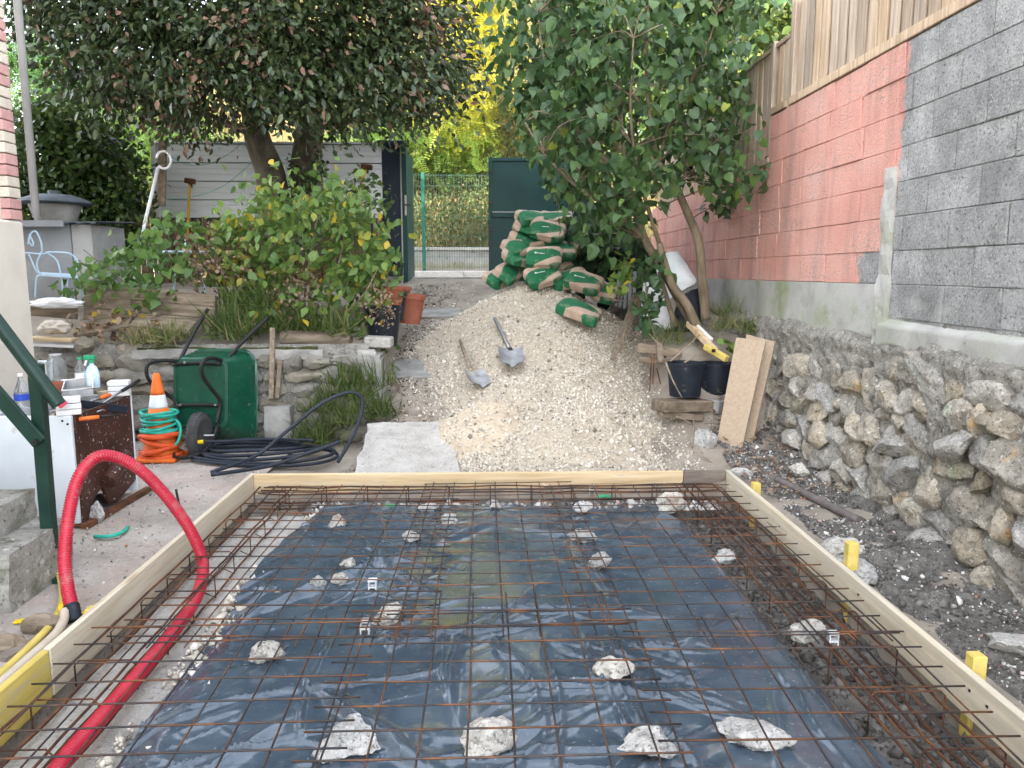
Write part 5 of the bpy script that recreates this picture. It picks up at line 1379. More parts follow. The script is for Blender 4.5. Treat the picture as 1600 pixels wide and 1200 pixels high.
MB().tube(curve_pts([PZ(330, 738, .12), PY(400, 712, 5.95), PY(450, 672, 6.05), PY(500, 632, 6.15), PY(540, 614, 6.22), PY(562, 618, 6.25), PY(566, 640, 6.22), PY(552, 680, 6.1), PY(528, 722, 5.9)], 8), .0155, 8).build('raised_loop', MT['black_pipe'], t, smooth=True)
MB().tube(curve_pts([PZ(330, 742, .13), PY(420, 728, 5.8), PY(480, 708, 5.9), PY(532, 690, 6.0)], 8), .0155, 8).build('loose_end', MT['black_pipe'], t, smooth=True)
tl = MB().tube(curve_pts([PY(316, 690, 6.35), PY(360, 689, 6.4), PY(424, 686, 6.6), PY(490, 688, 6.5)], 6), .013, 8).build('tail', MT['black_pipe'], t, smooth=True)
MB().tube([PY(309, 691, 6.34), PY(318, 690, 6.35)], .017, 8).build('yellow_cap', MT['yellow'], t, smooth=True)
o = MB().tube([PZ(283, 805, .02), PY(275, 765, 5.0)], .008, 6).build('ground_rod', MT['black'], None); props(o, 'short dark steel rod standing in the yard', 'rod')
o = MB().tube(curve_pts([PZ(148, 838, .04), PZ(170, 838, .05), PZ(190, 832, .05), PZ(200, 824, .045)], 5), .012, 6).build('hose_offcut', MT['teal_hose'], None, smooth=True); props(o, 'teal hose offcut on the yard floor', 'hose')

# ================================================================ wheelbarrow, tipped up against the wall
wb = thing('wheelbarrow', 'dark green wheelbarrow tipped upright against the garden wall', 'wheelbarrow', PZ(330, 700, 0.03))
O = wb.location.copy(); O.y = 6.86
W = Matrix.Translation((O.x + .03, 6.98, 0.02)) @ Matrix.Scale(.96, 4) @ Matrix.Rotation(R(-9), 4, 'X') @ Matrix.Rotation(R(-6), 4, 'Z')
def rr_ring(w_, h, r, n, y, zc, xc=0):
    out = []
    for (sx, sz, a0) in ((1, 1, 0), (-1, 1, 90), (-1, -1, 180), (1, -1, 270)):
        for k in range(n):
            a_ = R(a0 + 90 * k / (n - 1))
            out.append((xc + sx * (w_ / 2 - r) + r * math.cos(a_), y, zc + sz * (h / 2 - r) + r * math.sin(a_)))
    return out
n = 6
rings = [rr_ring(.72, .92, .16, n, .02, .46), rr_ring(.74, .94, .17, n, .0, .46), rr_ring(.70, .90, .15, n, -.01, .46), rr_ring(.66, .85, .14, n, -.10, .47), rr_ring(.54, .68, .10, n, -.26, .50, -.05), rr_ring(.52, .65, .09, n, -.285, .50, -.05), rr_ring(.46, .59, .07, n, -.29, .50, -.05), rr_ring(.45, .58, .07, n, -.283, .50, -.05)]
V = sum(rings, []); k = 4 * n; F = []
for i in range(len(rings) - 1):
    for j in range(k): F.append((i * k + j, i * k + (j + 1) % k, (i + 1) * k + (j + 1) % k, (i + 1) * k + j)[::-1])
F.append(tuple((len(rings) - 1) * k + j for j in range(k)))
MB().add(V, F, W).build('tray', MT['barrow_green'], wb, smooth=True, auto=50)
MB().add([(-.14, -.17, .835), (.12, -.17, .835), (.14, -.125, .875), (-.12, -.125, .875)], [(0, 1, 2, 3)], W @ Matrix.Translation((.02, -.03, .0))).build('sticker', MT['white_plastic'], wb)
def wt(name, pts, r=.017, mat='black', sm=6): return MB().tube([W @ p for p in curve_pts(pts, sm)], r, 8).build(name, MT[mat], wb, smooth=True)
wt('handle', [(-.22, .20, 1.33), (-.25, -.05, 1.05), (-.27, -.25, .80)])
wt('handle', [(.42, .20, 1.27), (.26, -.05, 1.00), (.16, -.26, .78)])
wt('crossbar', [(-.30, -.30, .77), (-.10, -.30, .78), (.15, -.31, .77)])
wt('leg', [(-.27, -.27, .80), (-.36, -.40, .80), (-.42, -.52, .76), (-.43, -.52, .66), (-.40, -.45, .57), (-.30, -.33, .46), (-.25, -.32, .36), (-.25, -.34, .20)])
wt('leg', [(.15, -.27, .80), (.12, -.40, .82), (.10, -.54, .78), (.09, -.54, .67), (.12, -.45, .56), (.16, -.34, .44), (.15, -.33, .34), (.13, -.36, .22)])
wt('crossbar', [(-.25, -.325, .39), (-.05, -.325, .395), (.15, -.325, .39)])
wt('wheel_bumper', [(-.25, -.34, .24), (-.16, -.50, .04), (-.10, -.66, -.05), (.06, -.70, -.05), (.16, -.56, .03), (.15, -.36, .22)], .015)
for (x, z) in ((-.21, .395), (.12, .395), (-.17, .785)): MB().lathe([(0, 0), (.012, 0), (.012, .01), (0, .01)], 8, W @ Matrix.Translation((x, -.345, z)) @ Matrix.Rotation(R(90), 4, 'X')).build('bolt', MT['steel'], wb)
Wh = W @ Matrix.Translation((.05, -.50, .125)) @ Matrix.Rotation(R(2), 4, 'Z') @ Matrix.Rotation(R(90), 4, 'Y')
tp = [(.125, -.04), (.15, -.048), (.185, -.042), (.203, -.022), (.206, 0), (.203, .022), (.185, .042), (.15, .048), (.125, .04)]
wheel = MB().lathe([(0, -.02), (.04, -.025), (.05, -.015), (.11, -.02), (.128, -.035), (.128, .035), (.11, .02), (.05, .015), (.04, .025), (0, .02)], 28, Wh).build('wheel', MT['slate'], wb, smooth=True, auto=40)
MB().lathe(tp, 40, Wh).build('tyre', MT['rubber'], wheel, smooth=True)
kn = MB()
for i in range(36):
    for zz in (-.028, 0, .028):
        rad_ = .206 if zz == 0 else .199
        kn.box((rad_, 0, zz), (.008, .026, .02), Wh @ Matrix.Rotation(2 * math.pi * (i + (.5 if zz == 0 else 0)) / 36, 4, 'Z'))
kt = kn.build('tread', MT['rubber'], wheel); props(kt, kind='stuff')
MB().tube([Wh @ Vector((0, 0, -.13)), Wh @ Vector((0, 0, .13))], .01, 8).build('axle', MT['steel'], wb, smooth=True)
MB().box((.02, -.38, .15), (.09, .03, .05), W).build('axle_bracket', MT['black'], wb, bevel=.004)

# ================================================================ traffic cone with hoses
c = PZ(253, 716, .03); c.z = .03
t = thing('traffic_cone', 'orange and white traffic cone beside the wheelbarrow', 'traffic cone', c)
Mx = Matrix.Translation(c)
MB().box((0, 0, .015), (.36, .36, .03), Mx).build('foot', MT['orange'], t, bevel=.008)
def cr_at(z): return .155 - .128 * z / .72
for nm, z0, z1, mt in (('lower_band', .03, .44, 'orange'), ('white_band', .44, .55, 'white'), ('upper_band', .55, .73, 'orange')):
    MB().lathe([(cr_at(z0 + (z1 - z0) * k / 6) + (.0015 if k % 2 else 0), z0 + (z1 - z0) * k / 6) for k in range(7)], 24, Mx).build(nm, MT[mt], t, smooth=True)
def coil(label, name, z0, z1, r0, n_t, rad_, mat, tail=None, cat='hose', seed=1):
    th = thing(name, label, cat, c)
    r_ = random.Random(seed); pts = []
    for i in range(n_t * 26):
        a_ = 2 * math.pi * i / 26; f = i / (n_t * 26)
        pts.append(c + Vector(((r0 + .014 * math.sin(a_ * .37 + seed)) * math.cos(a_), (r0 + .014 * math.sin(a_ * .41)) * math.sin(a_), z0 + (z1 - z0) * (0.5 - .5 * math.cos(f * 9.4)) * 1.0 + .012 * math.sin(a_ * 1.3))))
    MB().tube(pts, rad_, 7).build('coil', mat, th, smooth=True)
    if tail: MB().tube(curve_pts(tail, 6), rad_, 7).build('tail', mat, th, smooth=True)
coil('teal garden hose wound round the traffic cone', 'garden_hose', .24, .40, .135, 8, .013, MT['teal_hose'], [PY(268, 650, 6.5), PY(281, 665, 6.45), PY(279, 688, 6.4), PY(262, 705, 6.4), PY(232, 714, 6.4)])
coil('flat orange hose coiled at the foot of the traffic cone', 'flat_hose', .03, .22, .15, 6, .022, MT['orange_hose'], seed=4)

# ================================================================ old appliance used as a bench
ap = thing('old_appliance', 'white fronted appliance with brown side, used as tool bench', 'appliance', (-2.78, 5.03, 0.03))
ax0, ax1, ay0, ay1, az = -3.06, -2.535, 4.66, 5.44, .735
MB().bb((ax0, ay0, .05), (ax1 - .01, ay0 + .03, az)).build('front_panel', MT['enamel'], ap, bevel=.006)
py2 = [(ay0 + .032, .05), (ay0 + .032, az), (ay1 - .02, az), (ay1 - .02, .13), (ay0 + .46, .05), (ay0 + .36, .08), (ay0 + .30, .21), (ay0 + .20, .18), (ay0 + .12, .10), (ay0 + .10, .05)]
b_ = MB(); m = len(py2)
b_.add([(ax1 - .02, y, z) for y, z in py2] + [(ax1, y, z) for y, z in py2], [tuple(range(m)), tuple(range(2 * m - 1, m - 1, -1))] + [(i, i + m, (i + 1) % m + m, (i + 1) % m) for i in range(m)])
b_.build('side_panel', MT['brown_panel'], ap)
MB().tube([(ax1 + .03, ay0 + .30, .24), (ax1 + .03, ay0 + .56, .36)], .05, 14).build('flue_pipe', MT['brown_panel'], ap, smooth=True, auto=40)
MB().bb((ax0, ay0 + .032, .05), (ax0 + .02, ay1, az)).build('side_panel', MT['enamel'], ap, bevel=.004)
MB().bb((ax0, ay1 - .018, .05), (ax1 + .004, ay1, az + .01)).build('back_panel', MT['enamel'], ap, bevel=.004)
MB().bb((ax0 + .022, ay0 + .034, az - .08), (ax1 - .03, ay1 - .02, az - .05)).build('top_tray', MT['brown_panel'], ap)
MB().bb((ax0 + .05, ay0 - .004, .04), (ax1, ay0 + .04, .058)).build('base_rail', MT['rust2'], ap)
MB().bar((ax1 + .03, ay0 - .02, .045), (ax1 + .06, ay1 + .05, .045), .05, .03).build('base_rail', MT['rust2'], ap)
for x, z in ((ax1 - .03, az - .05), (ax1 - .06, az - .03)): MB().lathe([(0, 0), (.007, 0), (.007, .004), (0, .004)], 8, Matrix.Translation((x, ay0, z)) @ Matrix.Rotation(R(90), 4, 'X')).build('screw', MT['black'], ap)
def tiles(label, x, y, z, rz, n=3):
    t = thing('tile_stack', label, 'tiles', (x, y, z))
    for k in range(n):
        MB().box((0, 0, .018 + k * .036), (.135, .10, .033), Matrix.Translation((x, y, z)) @ Matrix.Rotation(rz + random.uniform(-.05, .05), 4, 'Z')).build('tile', MT['white'], t, bevel=.004)
tiles('stack of three white blocks at the near corner of the appliance', ax1 - .05, ay0 + .06, az, .5)
tiles('stack of three white blocks at the far corner of the appliance', ax1 - .05, ay1 - .06, az + .01, .3)
def bottle(name, label, px, py, Y, prof, mat, parts, cat='bottle'):
    p = PY(px, py, Y); t = thing(name, label, cat, p)
    MB().lathe(prof, 18, Matrix.Translation(p)).build('body', mat, t, smooth=True, auto=50)
    for nm, pr, m_ in parts: MB().lathe(pr, 18, Matrix.Translation(p)).build(nm, m_, t, smooth=True, auto=50)
    return t, p
bottle('water_bottle', 'clear water bottle with blue label on the appliance', 38, 656, 4.75, [(0, 0), (.042, .0)] + [(.044 + .002 * (k % 2), .01 + k * .012) for k in range(9)] + [(.044, .13), (.044, .18), (.02, .235), (.015, .25), (.015, .27), (0, .27)], MT['clear'],
       [('label', [(.0455, .125), (.0455, .165)], MT['blue_label']), ('cap', [(0, .272), (.016, .272), (.016, .29), (0, .29)], MT['white_plastic'])])
bottle('water_bottle', 'clear ribbed bottle half behind the handrail post', 70, 650, 4.95, [(0, 0), (.040, .0)] + [(.042 + .002 * (k % 2), .01 + k * .012) for k in range(9)] + [(.042, .16), (.02, .215), (.015, .24), (0, .24)], MT['clear'],
       [('label', [(.0435, .12), (.0435, .15)], MT['white_plastic']), ('cap', [(0, .242), (.016, .242), (.016, .258), (0, .258)], MT['blue_label'])])
t, p = bottle('spray_bottle', 'white spray bottle with green trigger against the wall', 146, 605, 5.3, [(0, 0), (.042, 0), (.044, .02), (.044, .10), (.03, .14), (.014, .155), (.014, .17), (0, .17)], MT['pale_label'], [('collar', [(.0, .168), (.018, .168), (.018, .19), (0, .19)], MT['green_cap'])])
MB().box((p.x - .012, p.y, p.z + .205), (.075, .03, .032)).build('trigger_head', MT['green_cap'], t, bevel=.006)
MB().bar(p + Vector((-.03, 0, .195)), p + Vector((-.045, 0, .15)), .014, .01, (0, 1, 0)).build('trigger', MT['white_plastic'], t)
bottle('glass_jar', 'large empty glass jar behind the brick', 90, 594, 5.35, [(0, 0), (.062, 0), (.064, .02), (.064, .12), (.045, .155), (.038, .16), (.038, .18), (.034, .18), (.034, .16), (.058, .12), (.058, .01), (0, .01)], MT['clear'], [('rim', [(.038, .17), (.041, .172), (.041, .18), (.038, .182)], MT['zinc'])], 'jar')
bottle('glass_bottle', 'small bottle with green cap between jar and spray bottle', 127, 600, 5.32, [(0, 0), (.033, 0), (.035, .06), (.033, .11), (.014, .15), (.013, .17), (0, .17)], MT['clear'], [('cap', [(0, .171), (.018, .171), (.018, .185), (0, .185)], MT['green_cap']), ('label', [(.0356, .02), (.0366, .06), (.0356, .08)], MT['white_plastic'])])
def simple_bar(name, label, cat, a, b_, w_, h, mat, group=None):
    o = MB().bar(a, b_, w_, h).build(name, mat, None, bevel=.003); props(o, label, cat, group); return o
simple_bar('brick', 'terracotta brick under the glass jar', 'brick', PY(80, 602, 5.33), PY(121, 601, 5.33), .09, .06, MT['terracotta'])
simple_bar('wood_block', 'short pale wooden block behind the tools', 'wood block', PY(156, 617, 5.38), PY(198, 613, 5.38), .06, .05, MT['wood'])
simple_bar('black_channel', 'black perforated plastic channel across the appliance top', 'channel', PY(95, 627, 4.9), PY(199, 640, 5.2), .03, .05, MT['black_plastic'])
t = thing('paint_tray', 'dirty clear plastic tray lying on the appliance', 'tray', PY(122, 615, 5.1))
c0 = [PY(98, 622, 5.0), PY(146, 618, 5.1), PY(146, 600, 5.3), PY(102, 606, 5.25)]
MB().add(c0 + [q + Vector((0, 0, .05)) for q in c0] , [(0, 1, 2, 3), (0, 4, 5, 1), (1, 5, 6, 2), (2, 6, 7, 3), (3, 7, 4, 0)]).build('shell', MT['steel_worn'], t)
MB().tube([q + Vector((0, 0, .05)) for q in c0], .006, 6, closed=True).build('rim', MT['white_plastic'], t, smooth=True)
def hand_tool(name, label, a, b_, r1, m1, m2, split=.5, cat='tool', head=None):
    t = thing(name, label, cat, a)
    m = a.lerp(b_, split)
    MB().tube([a, a.lerp(m, .5), m], [r1, r1 * 1.15, r1], 8).build('handle', m1, t, smooth=True)
    MB().tube([m, b_], [r1 * .7, r1 * .6], 8).build('shank', m2, t, smooth=True)
    if head: MB().bar(b_ + Vector((-.02, -.03, 0)), b_ + Vector((.02, .05, 0)), .03, .03).build('head', MT['steel_worn'], t, bevel=.004)
hand_tool('chisel', 'orange and black handled chisel on the near appliance edge', PY(123, 655, 4.72), PY(186, 648, 4.85), .012, MT['orange'], MT['black'])
hand_tool('loppers', 'dark handled lopper sticking up past the far corner', PY(218, 594, 5.38), PY(160, 630, 5.1), .012, MT['black'], MT['steel'])
hand_tool('saw', 'orange handled tool lying beside the paint tray', PY(172, 617, 5.2), PY(140, 627, 5.05), .013, MT['orange'], MT['steel'])
hand_tool('hammer', 'wooden handled hammer near the handrail end', PY(70, 662, 4.75), PY(86, 644, 4.85), .012, MT['wood'], MT['wood'], head=True)
hand_tool('pliers', 'teal handled pliers on the appliance tray', PY(136, 648, 4.9), PY(162, 640, 5.0), .009, MT['teal_hose'], MT['steel'])
simple_bar('scraper', 'pink red plastic scraper tip beside the handrail end', 'scraper', PY(90, 624, 4.6), PY(100, 634, 4.62), .03, .05, MT['pink'])
t = thing('metal_trestle', 'pale metal frame standing between house and garden wall', 'frame', PY(66, 600, 5.9))
for q in ([(60, 566), (78, 566)], [(64, 570), (66, 610)], [(70, 570), (73, 610)], [(76, 568), (79, 612)]): MB().tube([PY(q[0][0], q[0][1], 5.75), PY(q[1][0], q[1][1], 5.75)], .014, 8).build('tube', MT['enamel'], t, smooth=True)
o = rough_box((-3.24, 4.9, .05), (-3.1, 5.15, .78), MT['zinc'], 'grey_panel', None); props(o, 'narrow grey metal panel between appliance and house', 'panel')

# ================================================================ hoses and debris by the steps
t = thing('yellow_hose', 'yellow hose running from the steps along the left board', 'hose', PZ(100, 960, .03))
MB().tube(curve_pts([PZ(15, 815, .12), PZ(40, 830, .10), PZ(70, 862, .07), PZ(92, 895, .06), PZ(97, 940, .055), PZ(80, 975, .055), PZ(45, 1012, .055), PZ(-5, 1058, .055), PZ(-65, 1110, .055)], 8), .017, 8).build('pipe', MT['yellow_hose'], t, smooth=True)
t = thing('beige_hose', 'beige flexible pipe beside the yellow hose', 'hose', PZ(100, 990, .03))
MB().tube(curve_pts([PZ(101, 955, .08), PZ(98, 972, .065), PZ(84, 994, .06), PZ(50, 1025, .06), PZ(-15, 1082, .06)], 8), .021, 8).build('pipe', MT['beige_hose'], t, smooth=True)
t = thing('yellow_fitting', 'yellow plastic pipe saddle under the red conduit end', 'fitting', PZ(95, 958, .03))
MB().bar(PZ(22, 972, .035), PZ(88, 962, .045), .03, .012).build('strap', MT['yellow'], t, bevel=.003)
MB().bar(PZ(88, 962, .045), PZ(140, 958, .045), .03, .012).build('strap', MT['yellow'], t, bevel=.003)
MB().tube([PZ(100, 962, .03), PZ(104, 950, .08)], .034, 12).build('ring', MT['yellow'], t, smooth=True, auto=40)
for k, (px, py, w_, lab) in enumerate(((65, 975, .14, 'dark rotten wood lump beside the yellow saddle'), (15, 1005, .12, 'brown wood scrap at the left picture edge'))):
    o = bpy.data.objects.new('wood_lump', rock_mesh('wood_lump', 700 + k, MT['old_wood'], 3, 8, .12, .4)); C.objects.link(o); o.location = PZ(px, py, .06); o.scale = (w_ * .6, w_ * .35, .05)
    props(o, lab, 'wood scrap')
simple_bar('dark_batten', 'dark batten lying on the ground left of the yellow hose', 'batten', PZ(0, 1030, .04), PZ(62, 1000, .04), .06, .025, MT['ply_grey'])
# ================================================================ clutter at the foot of the lilac
def bucket(label, px, py, Y, r, h, group):
    p = PY(px, py, Y)
    t = thing('bucket', label, 'bucket', p, group)
    MB().lathe([(0, 0), (r * .82, 0), (r * .98, h * .94), (r * 1.03, h * .95), (r * 1.03, h), (r * .97, h), (r * .8, .03), (0, .03)], 28, Matrix.Translation(p)).build('body', MT['black_plastic'], t, smooth=True, auto=35)
    return t, p
bucket('left black builder bucket with pale splash near the gravel', 1070, 618, 6.75, 0.165, 0.30, 'black builder buckets')
bucket('right black builder bucket behind the chipboard', 1116, 617, 6.95, 0.165, 0.30, 'black builder buckets')
led = thing('timber_ledge', 'old timber and concrete ledge under the black buckets', 'ledge', PY(1080, 640, 6.6))
MB().bar(PY(1028, 634, 6.55), PY(1105, 632, 6.75), .22, .10).build('beam', MT['old_wood'], led, bevel=.01)
MB().bar(PY(1105, 634, 6.7), PY(1135, 634, 6.85), .24, .12).build('block', MT['concrete'], led, bevel=.01)
MB().bar(PY(1030, 645, 6.55), PY(1095, 652, 6.62), .12, .06).build('lower_beam', MT['old_wood'], led, bevel=.008)
pal = thing('edging_planks', 'rotting edging planks at the lilac foot', 'planks', PY(1030, 560, 7.2))
MB().bar(PY(996, 543, 7.25), PY(1066, 552, 7.15), .04, .085).build('plank', MT['old_wood'], pal, bevel=.006)
MB().bar(PY(998, 562, 7.2), PY(1062, 566, 7.1), .04, .06).build('plank', MT['old_wood'], pal, bevel=.006)
MB().bar(PY(1030, 536, 7.12), PY(1032, 566, 7.05), .05, .02, (0, 1, 0)).build('batten', MT['old_wood_o'], pal)
# chipboard sheets leaning
def sheet_panel(label, q, th=.019):
    c = [Vector(v) for v in q]
    nrm = (c[1] - c[0]).cross(c[3] - c[0]).normalized() * th
    b_ = MB().add(c + [v - nrm for v in c], [(0, 1, 2, 3), (7, 6, 5, 4), (0, 4, 5, 1), (1, 5, 6, 2), (2, 6, 7, 3), (3, 7, 4, 0)])
    o = b_.build('chipboard_sheet', MT['chipboard'], None, bevel=.002); return props(o, label, 'chipboard', 'leaning chipboard sheets')
sheet_panel('front chipboard sheet leaning before the stone wall', [PY(1119, 695, 6.30), PY(1157, 711, 6.15), PY(1196, 533, 6.38), PY(1150, 527, 6.55)])
sheet_panel('second chipboard sheet peeking out behind the first', [PY(1140, 690, 6.36), PY(1172, 708, 6.22), PY(1211, 534, 6.42), PY(1166, 522, 6.58)])
o = MB().box((0, 0, 0), (.14, .12, .13), Matrix.Translation(PZ(1201, 688, .14)) @ Matrix.Rotation(.2, 4, 'Z')).build('stone_cube', MT['concrete'], None, bevel=.012); props(o, 'grey squared stone right of the chipboard foot', 'stone')
# spirit level and batten
t = thing('spirit_level', 'yellow spirit level with black vial on the timber', 'spirit level', PY(1120, 550, 6.9))
MB().bar(PY(1102, 541, 6.98), PY(1136, 561, 6.72), .05, .055).build('body', MT['yellow_wood'], t, bevel=.006)
MB().box((0, 0, 0), (.035, .012, .03), Matrix.Translation(PY(1115, 548, 6.80))).build('vial', MT['black'], t, bevel=.003)
o = MB().bar(PY(1075, 505, 7.45), PY(1118, 549, 6.95), .045, .06).build('timber_beam', MT['wood'], None, bevel=.004); props(o, 'pale yellow timber beam running back from the level', 'timber')
o = MB().bar(PY(1076, 496, 7.5), PY(1112, 531, 7.1), .03, .03).build('timber_batten', MT['white'], None, bevel=.003); props(o, 'thin whitish batten beside the timber beam', 'batten')
# bundle of dark laths leaning left of the lilac
t = thing('lath_bundle', 'bundle of dark weathered laths leaning on the gravel edge', 'laths', PY(960, 560, 7.4))
for k in range(7):
    MB().bar(PY(956 + k * 2.2, 562 - k * 3, 7.35 + .02 * k), PY(993 + k * 1.2, 458 + (k * 7) % 11, 7.75 + .03 * k), .035, .015, (0, 1, .3)).build('lath', MT['old_wood_o'], t)
# white bulk bag, dark sacks, plastic tubes behind the lilac
MT['big_bag2'] = MT['big_bag']
def slab_bag(name, label, q, th, seed, mat, amp=.05):
    a_, b_, c_, d_ = [Vector(v) for v in q]; n = 16
    nrm = (b_ - a_).cross(d_ - a_).normalized()
    V = []; F = []
    for s_ in (1, -1):
        for i in range(n + 1):
            for j in range(n + 1):
                u, v_ = i / n, j / n
                p = a_.lerp(b_, u).lerp(d_.lerp(c_, u), v_)
                pr = (1 - abs(2 * u - 1) ** 4) ** .5 * (1 - abs(2 * v_ - 1) ** 4) ** .5
                nz = mnoise.fractal(p * 5 + Vector((seed, 0, 0)), 1, 2, 4)
                V.append(p + nrm * s_ * (th / 2 * pr) + nrm * nz * amp * (.35 + pr * .65))
    k = (n + 1) ** 2
    for i in range(n):
        for j in range(n):
            e = i * (n + 1) + j
            F += [(e, e + n + 1, e + n + 2, e + 1), (k + e, k + e + 1, k + e + n + 2, k + e + n + 1)]
    ring = [i * (n + 1) for i in range(n + 1)] + [n * (n + 1) + j for j in range(1, n + 1)] + [i * (n + 1) + n for i in range(n - 1, -1, -1)] + [j for j in range(n - 1, 0, -1)]
    for q_ in range(len(ring)):
        x, y = ring[q_], ring[(q_ + 1) % len(ring)]; F.append((x, y, k + y, k + x))
    o = MB().add(V, F).build(name, mat, None, smooth=True)
    return props(o, label, 'bag')
slab_bag('bulk_bag', 'white bulk bag leaning behind the lilac stems', [PY(1040, 470, 8.3), PY(1090, 440, 8.1), PY(1060, 393, 8.5), PY(1020, 400, 8.6)], .25, 2, MT['big_bag'])
slab_bag('bulk_bag', 'lower white bag slumped left of the lilac stems', [PY(1000, 520, 8.0), PY(1055, 510, 7.9), PY(1040, 440, 8.3), PY(1005, 440, 8.4)], .3, 6, MT['big_bag'])
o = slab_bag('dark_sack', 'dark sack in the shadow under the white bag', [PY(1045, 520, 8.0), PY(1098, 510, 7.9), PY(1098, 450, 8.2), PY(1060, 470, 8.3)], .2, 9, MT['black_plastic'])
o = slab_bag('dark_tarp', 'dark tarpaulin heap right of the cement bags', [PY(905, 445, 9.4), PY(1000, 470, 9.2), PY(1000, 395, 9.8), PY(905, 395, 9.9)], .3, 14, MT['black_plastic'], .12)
t = thing('plastic_tubes', 'clear grey plastic tubes standing behind the laths', 'tubes', PY(975, 470, 8.9))
for k in range(5): MB().tube([PY(962 + k * 7, 478 + k * 2, 8.8), PY(968 + k * 6, 425, 9.0)], .022, 8).build('tube', MT['shed_grey'], t, smooth=True)
# thin rods and twigs by the buckets
t = thing('rusty_rods', 'three thin rusty rods stuck in the gravel edge', 'rods', PY(1016, 610, 6.6))
for a_, b_ in (((1015, 612), (1018, 555)), ((1020, 600), (1022, 552)), ((1032, 600), (1026, 575))): MB().tube([PY(*a_, 6.6), PY(*b_, 6.65)], .006, 6).build('rod', MT['rust2'], t)
t = thing('dry_branches', 'dry grey sticks lying over the buckets and soil', 'branches', PY(1060, 600, 6.6))
for q in ([(1047, 565, 6.8), (1070, 545, 6.85), (1093, 523, 6.95)], [(1070, 566, 6.7), (1083, 558, 6.75), (1095, 547, 6.8)], [(1040, 566, 6.5), (1052, 596, 6.45), (1066, 622, 6.4)], [(1056, 650, 6.35), (1070, 656, 6.3), (1092, 672, 6.3)], [(1082, 700, 6.1), (1084, 670, 6.2), (1083, 648, 6.3)], [(1090, 700, 6.0), (1105, 715, 5.95), (1120, 728, 5.9)], [(1005, 510, 7.3), (1030, 540, 7.2), (1042, 552, 7.15)], [(950, 469, 8.0), (975, 470, 7.9), (995, 472, 7.8)]):
    MB().tube(curve_pts([PY(*p) for p in q], 5), [.009 - .0005 * k for k in range(11)], 6).build('stick', MT['old_wood_o'], t, smooth=True)
# iron pipe on the soil strip
t = thing('iron_pipe', 'dull brown iron pipe lying at the rubble wall foot', 'pipe', PZ(1275, 780, .1))
a, b_ = PZ(1214, 749, .10), PZ(1343, 814, .11)
MT['iron'] = M('dull_iron', [(0.3, (0.10, 0.085, 0.08)), (0.7, (0.18, 0.155, 0.145))], 12, .8, .4, 80)
MB().tube([a, b_], .026, 12).build('barrel', MT['iron'], t, smooth=True, auto=40)
MB().tube([a + (a - b_).normalized() * .05, a + (b_ - a).normalized() * .02], .034, 12).build('collar', MT['iron'], t, smooth=True, auto=40)
MB().tube([b_ + (a - b_).normalized() * .05, b_ + (b_ - a).normalized() * .004], .031, 12).build('collar', MT['iron'], t, smooth=True, auto=40)
# ================================================================ foliage tools
def in_poly(px, py, poly):
    inside = np.zeros(px.shape, bool); n = len(poly)
    for i in range(n):
        x1, y1 = poly[i]; x2, y2 = poly[(i + 1) % n]
        c_ = ((y1 > py) != (y2 > py)) & (px < (x2 - x1) * (py - y1) / (y2 - y1 + 1e-12) + x1)
        inside ^= c_
    return inside
def ray_np(px, py, Y):
    u = (px - 800) / FPX; v = (600 - py) / FPX
    y = math.cos(CAM_PITCH) + v * math.sin(CAM_PITCH); z = -math.sin(CAM_PITCH) + v * math.cos(CAM_PITCH)
    c_, s_ = math.cos(CAM_YAW), math.sin(CAM_YAW)
    d = np.stack([u * c_ + y * s_, -u * s_ + y * c_, z], -1)
    return d * (Y / d[:, 1])[:, None] + np.array([0, 0, CAM_Z])
def crown_points(poly, n, Y0, Y1, dens=None):
    """n points in a volume: outline seen from the yard, depth Y0..Y1 narrowing to the rim"""
    poly = np.array(poly, float); lo, hi = poly.min(0), poly.max(0); out = []
    got = 0; Ym = (Y0 + Y1) / 2
    while got < n:
        q = rng.uniform(lo, hi, (n * 2, 2)); k = in_poly(q[:, 0], q[:, 1], poly)
        if dens is not None: k &= rng.uniform(0, 1, len(q)) < dens(q[:, 0], q[:, 1])
        q = q[k]; out.append(q); got += len(q)
    q = np.concatenate(out)[:n]
    c_ = poly.mean(0); e = np.clip(np.hypot((q[:, 0] - c_[0]) / (hi[0] - lo[0]), (q[:, 1] - c_[1]) / (hi[1] - lo[1])) * 1.9, 0, 1)
    half = (Y1 - Y0) / 2 * np.sqrt(np.clip(1 - 0.75 * e * e, 0.1, 1))
    s_ = rng.uniform(-1, 1, n); s_ = np.sign(s_) * np.abs(s_) ** 0.7
    return ray_np(q[:, 0], q[:, 1], Ym + half * s_)
def clumped(centers, per, sig):
    n = len(centers)
    P = np.repeat(centers, per, 0)
    return P + rng.normal(0, 1, (n * per, 3)) * np.array(sig)
T_SIMPLE = (np.array([(0, 0, 0), (-.21, .48, .05), (0, 1, -.10), (.21, .48, .05)]), np.array([(0, 2, 1), (0, 3, 2)]))
T_LAUREL = (np.array([(0, 0, 0), (-.24, .4, .05), (-.17, .75, 0), (0, 1, -.10), (.17, .75, 0), (.24, .4, .05), (0, .55, -.02)]), np.array([(0, 6, 1), (1, 6, 2), (2, 6, 3), (0, 5, 6), (5, 4, 6), (4, 3, 6)]))
T_OVATE = (np.array([(0, 0, 0), (0, .52, -.02), (0, 1, -.16), (-.27, .22, .04), (-.33, .5, .04), (-.16, .8, -.05), (.27, .22, .04), (.33, .5, .04), (.16, .8, -.05)]),
           np.array([(0, 1, 3), (3, 1, 4), (4, 1, 5), (5, 1, 2), (0, 6, 1), (6, 7, 1), (7, 8, 1), (8, 2, 1)]))
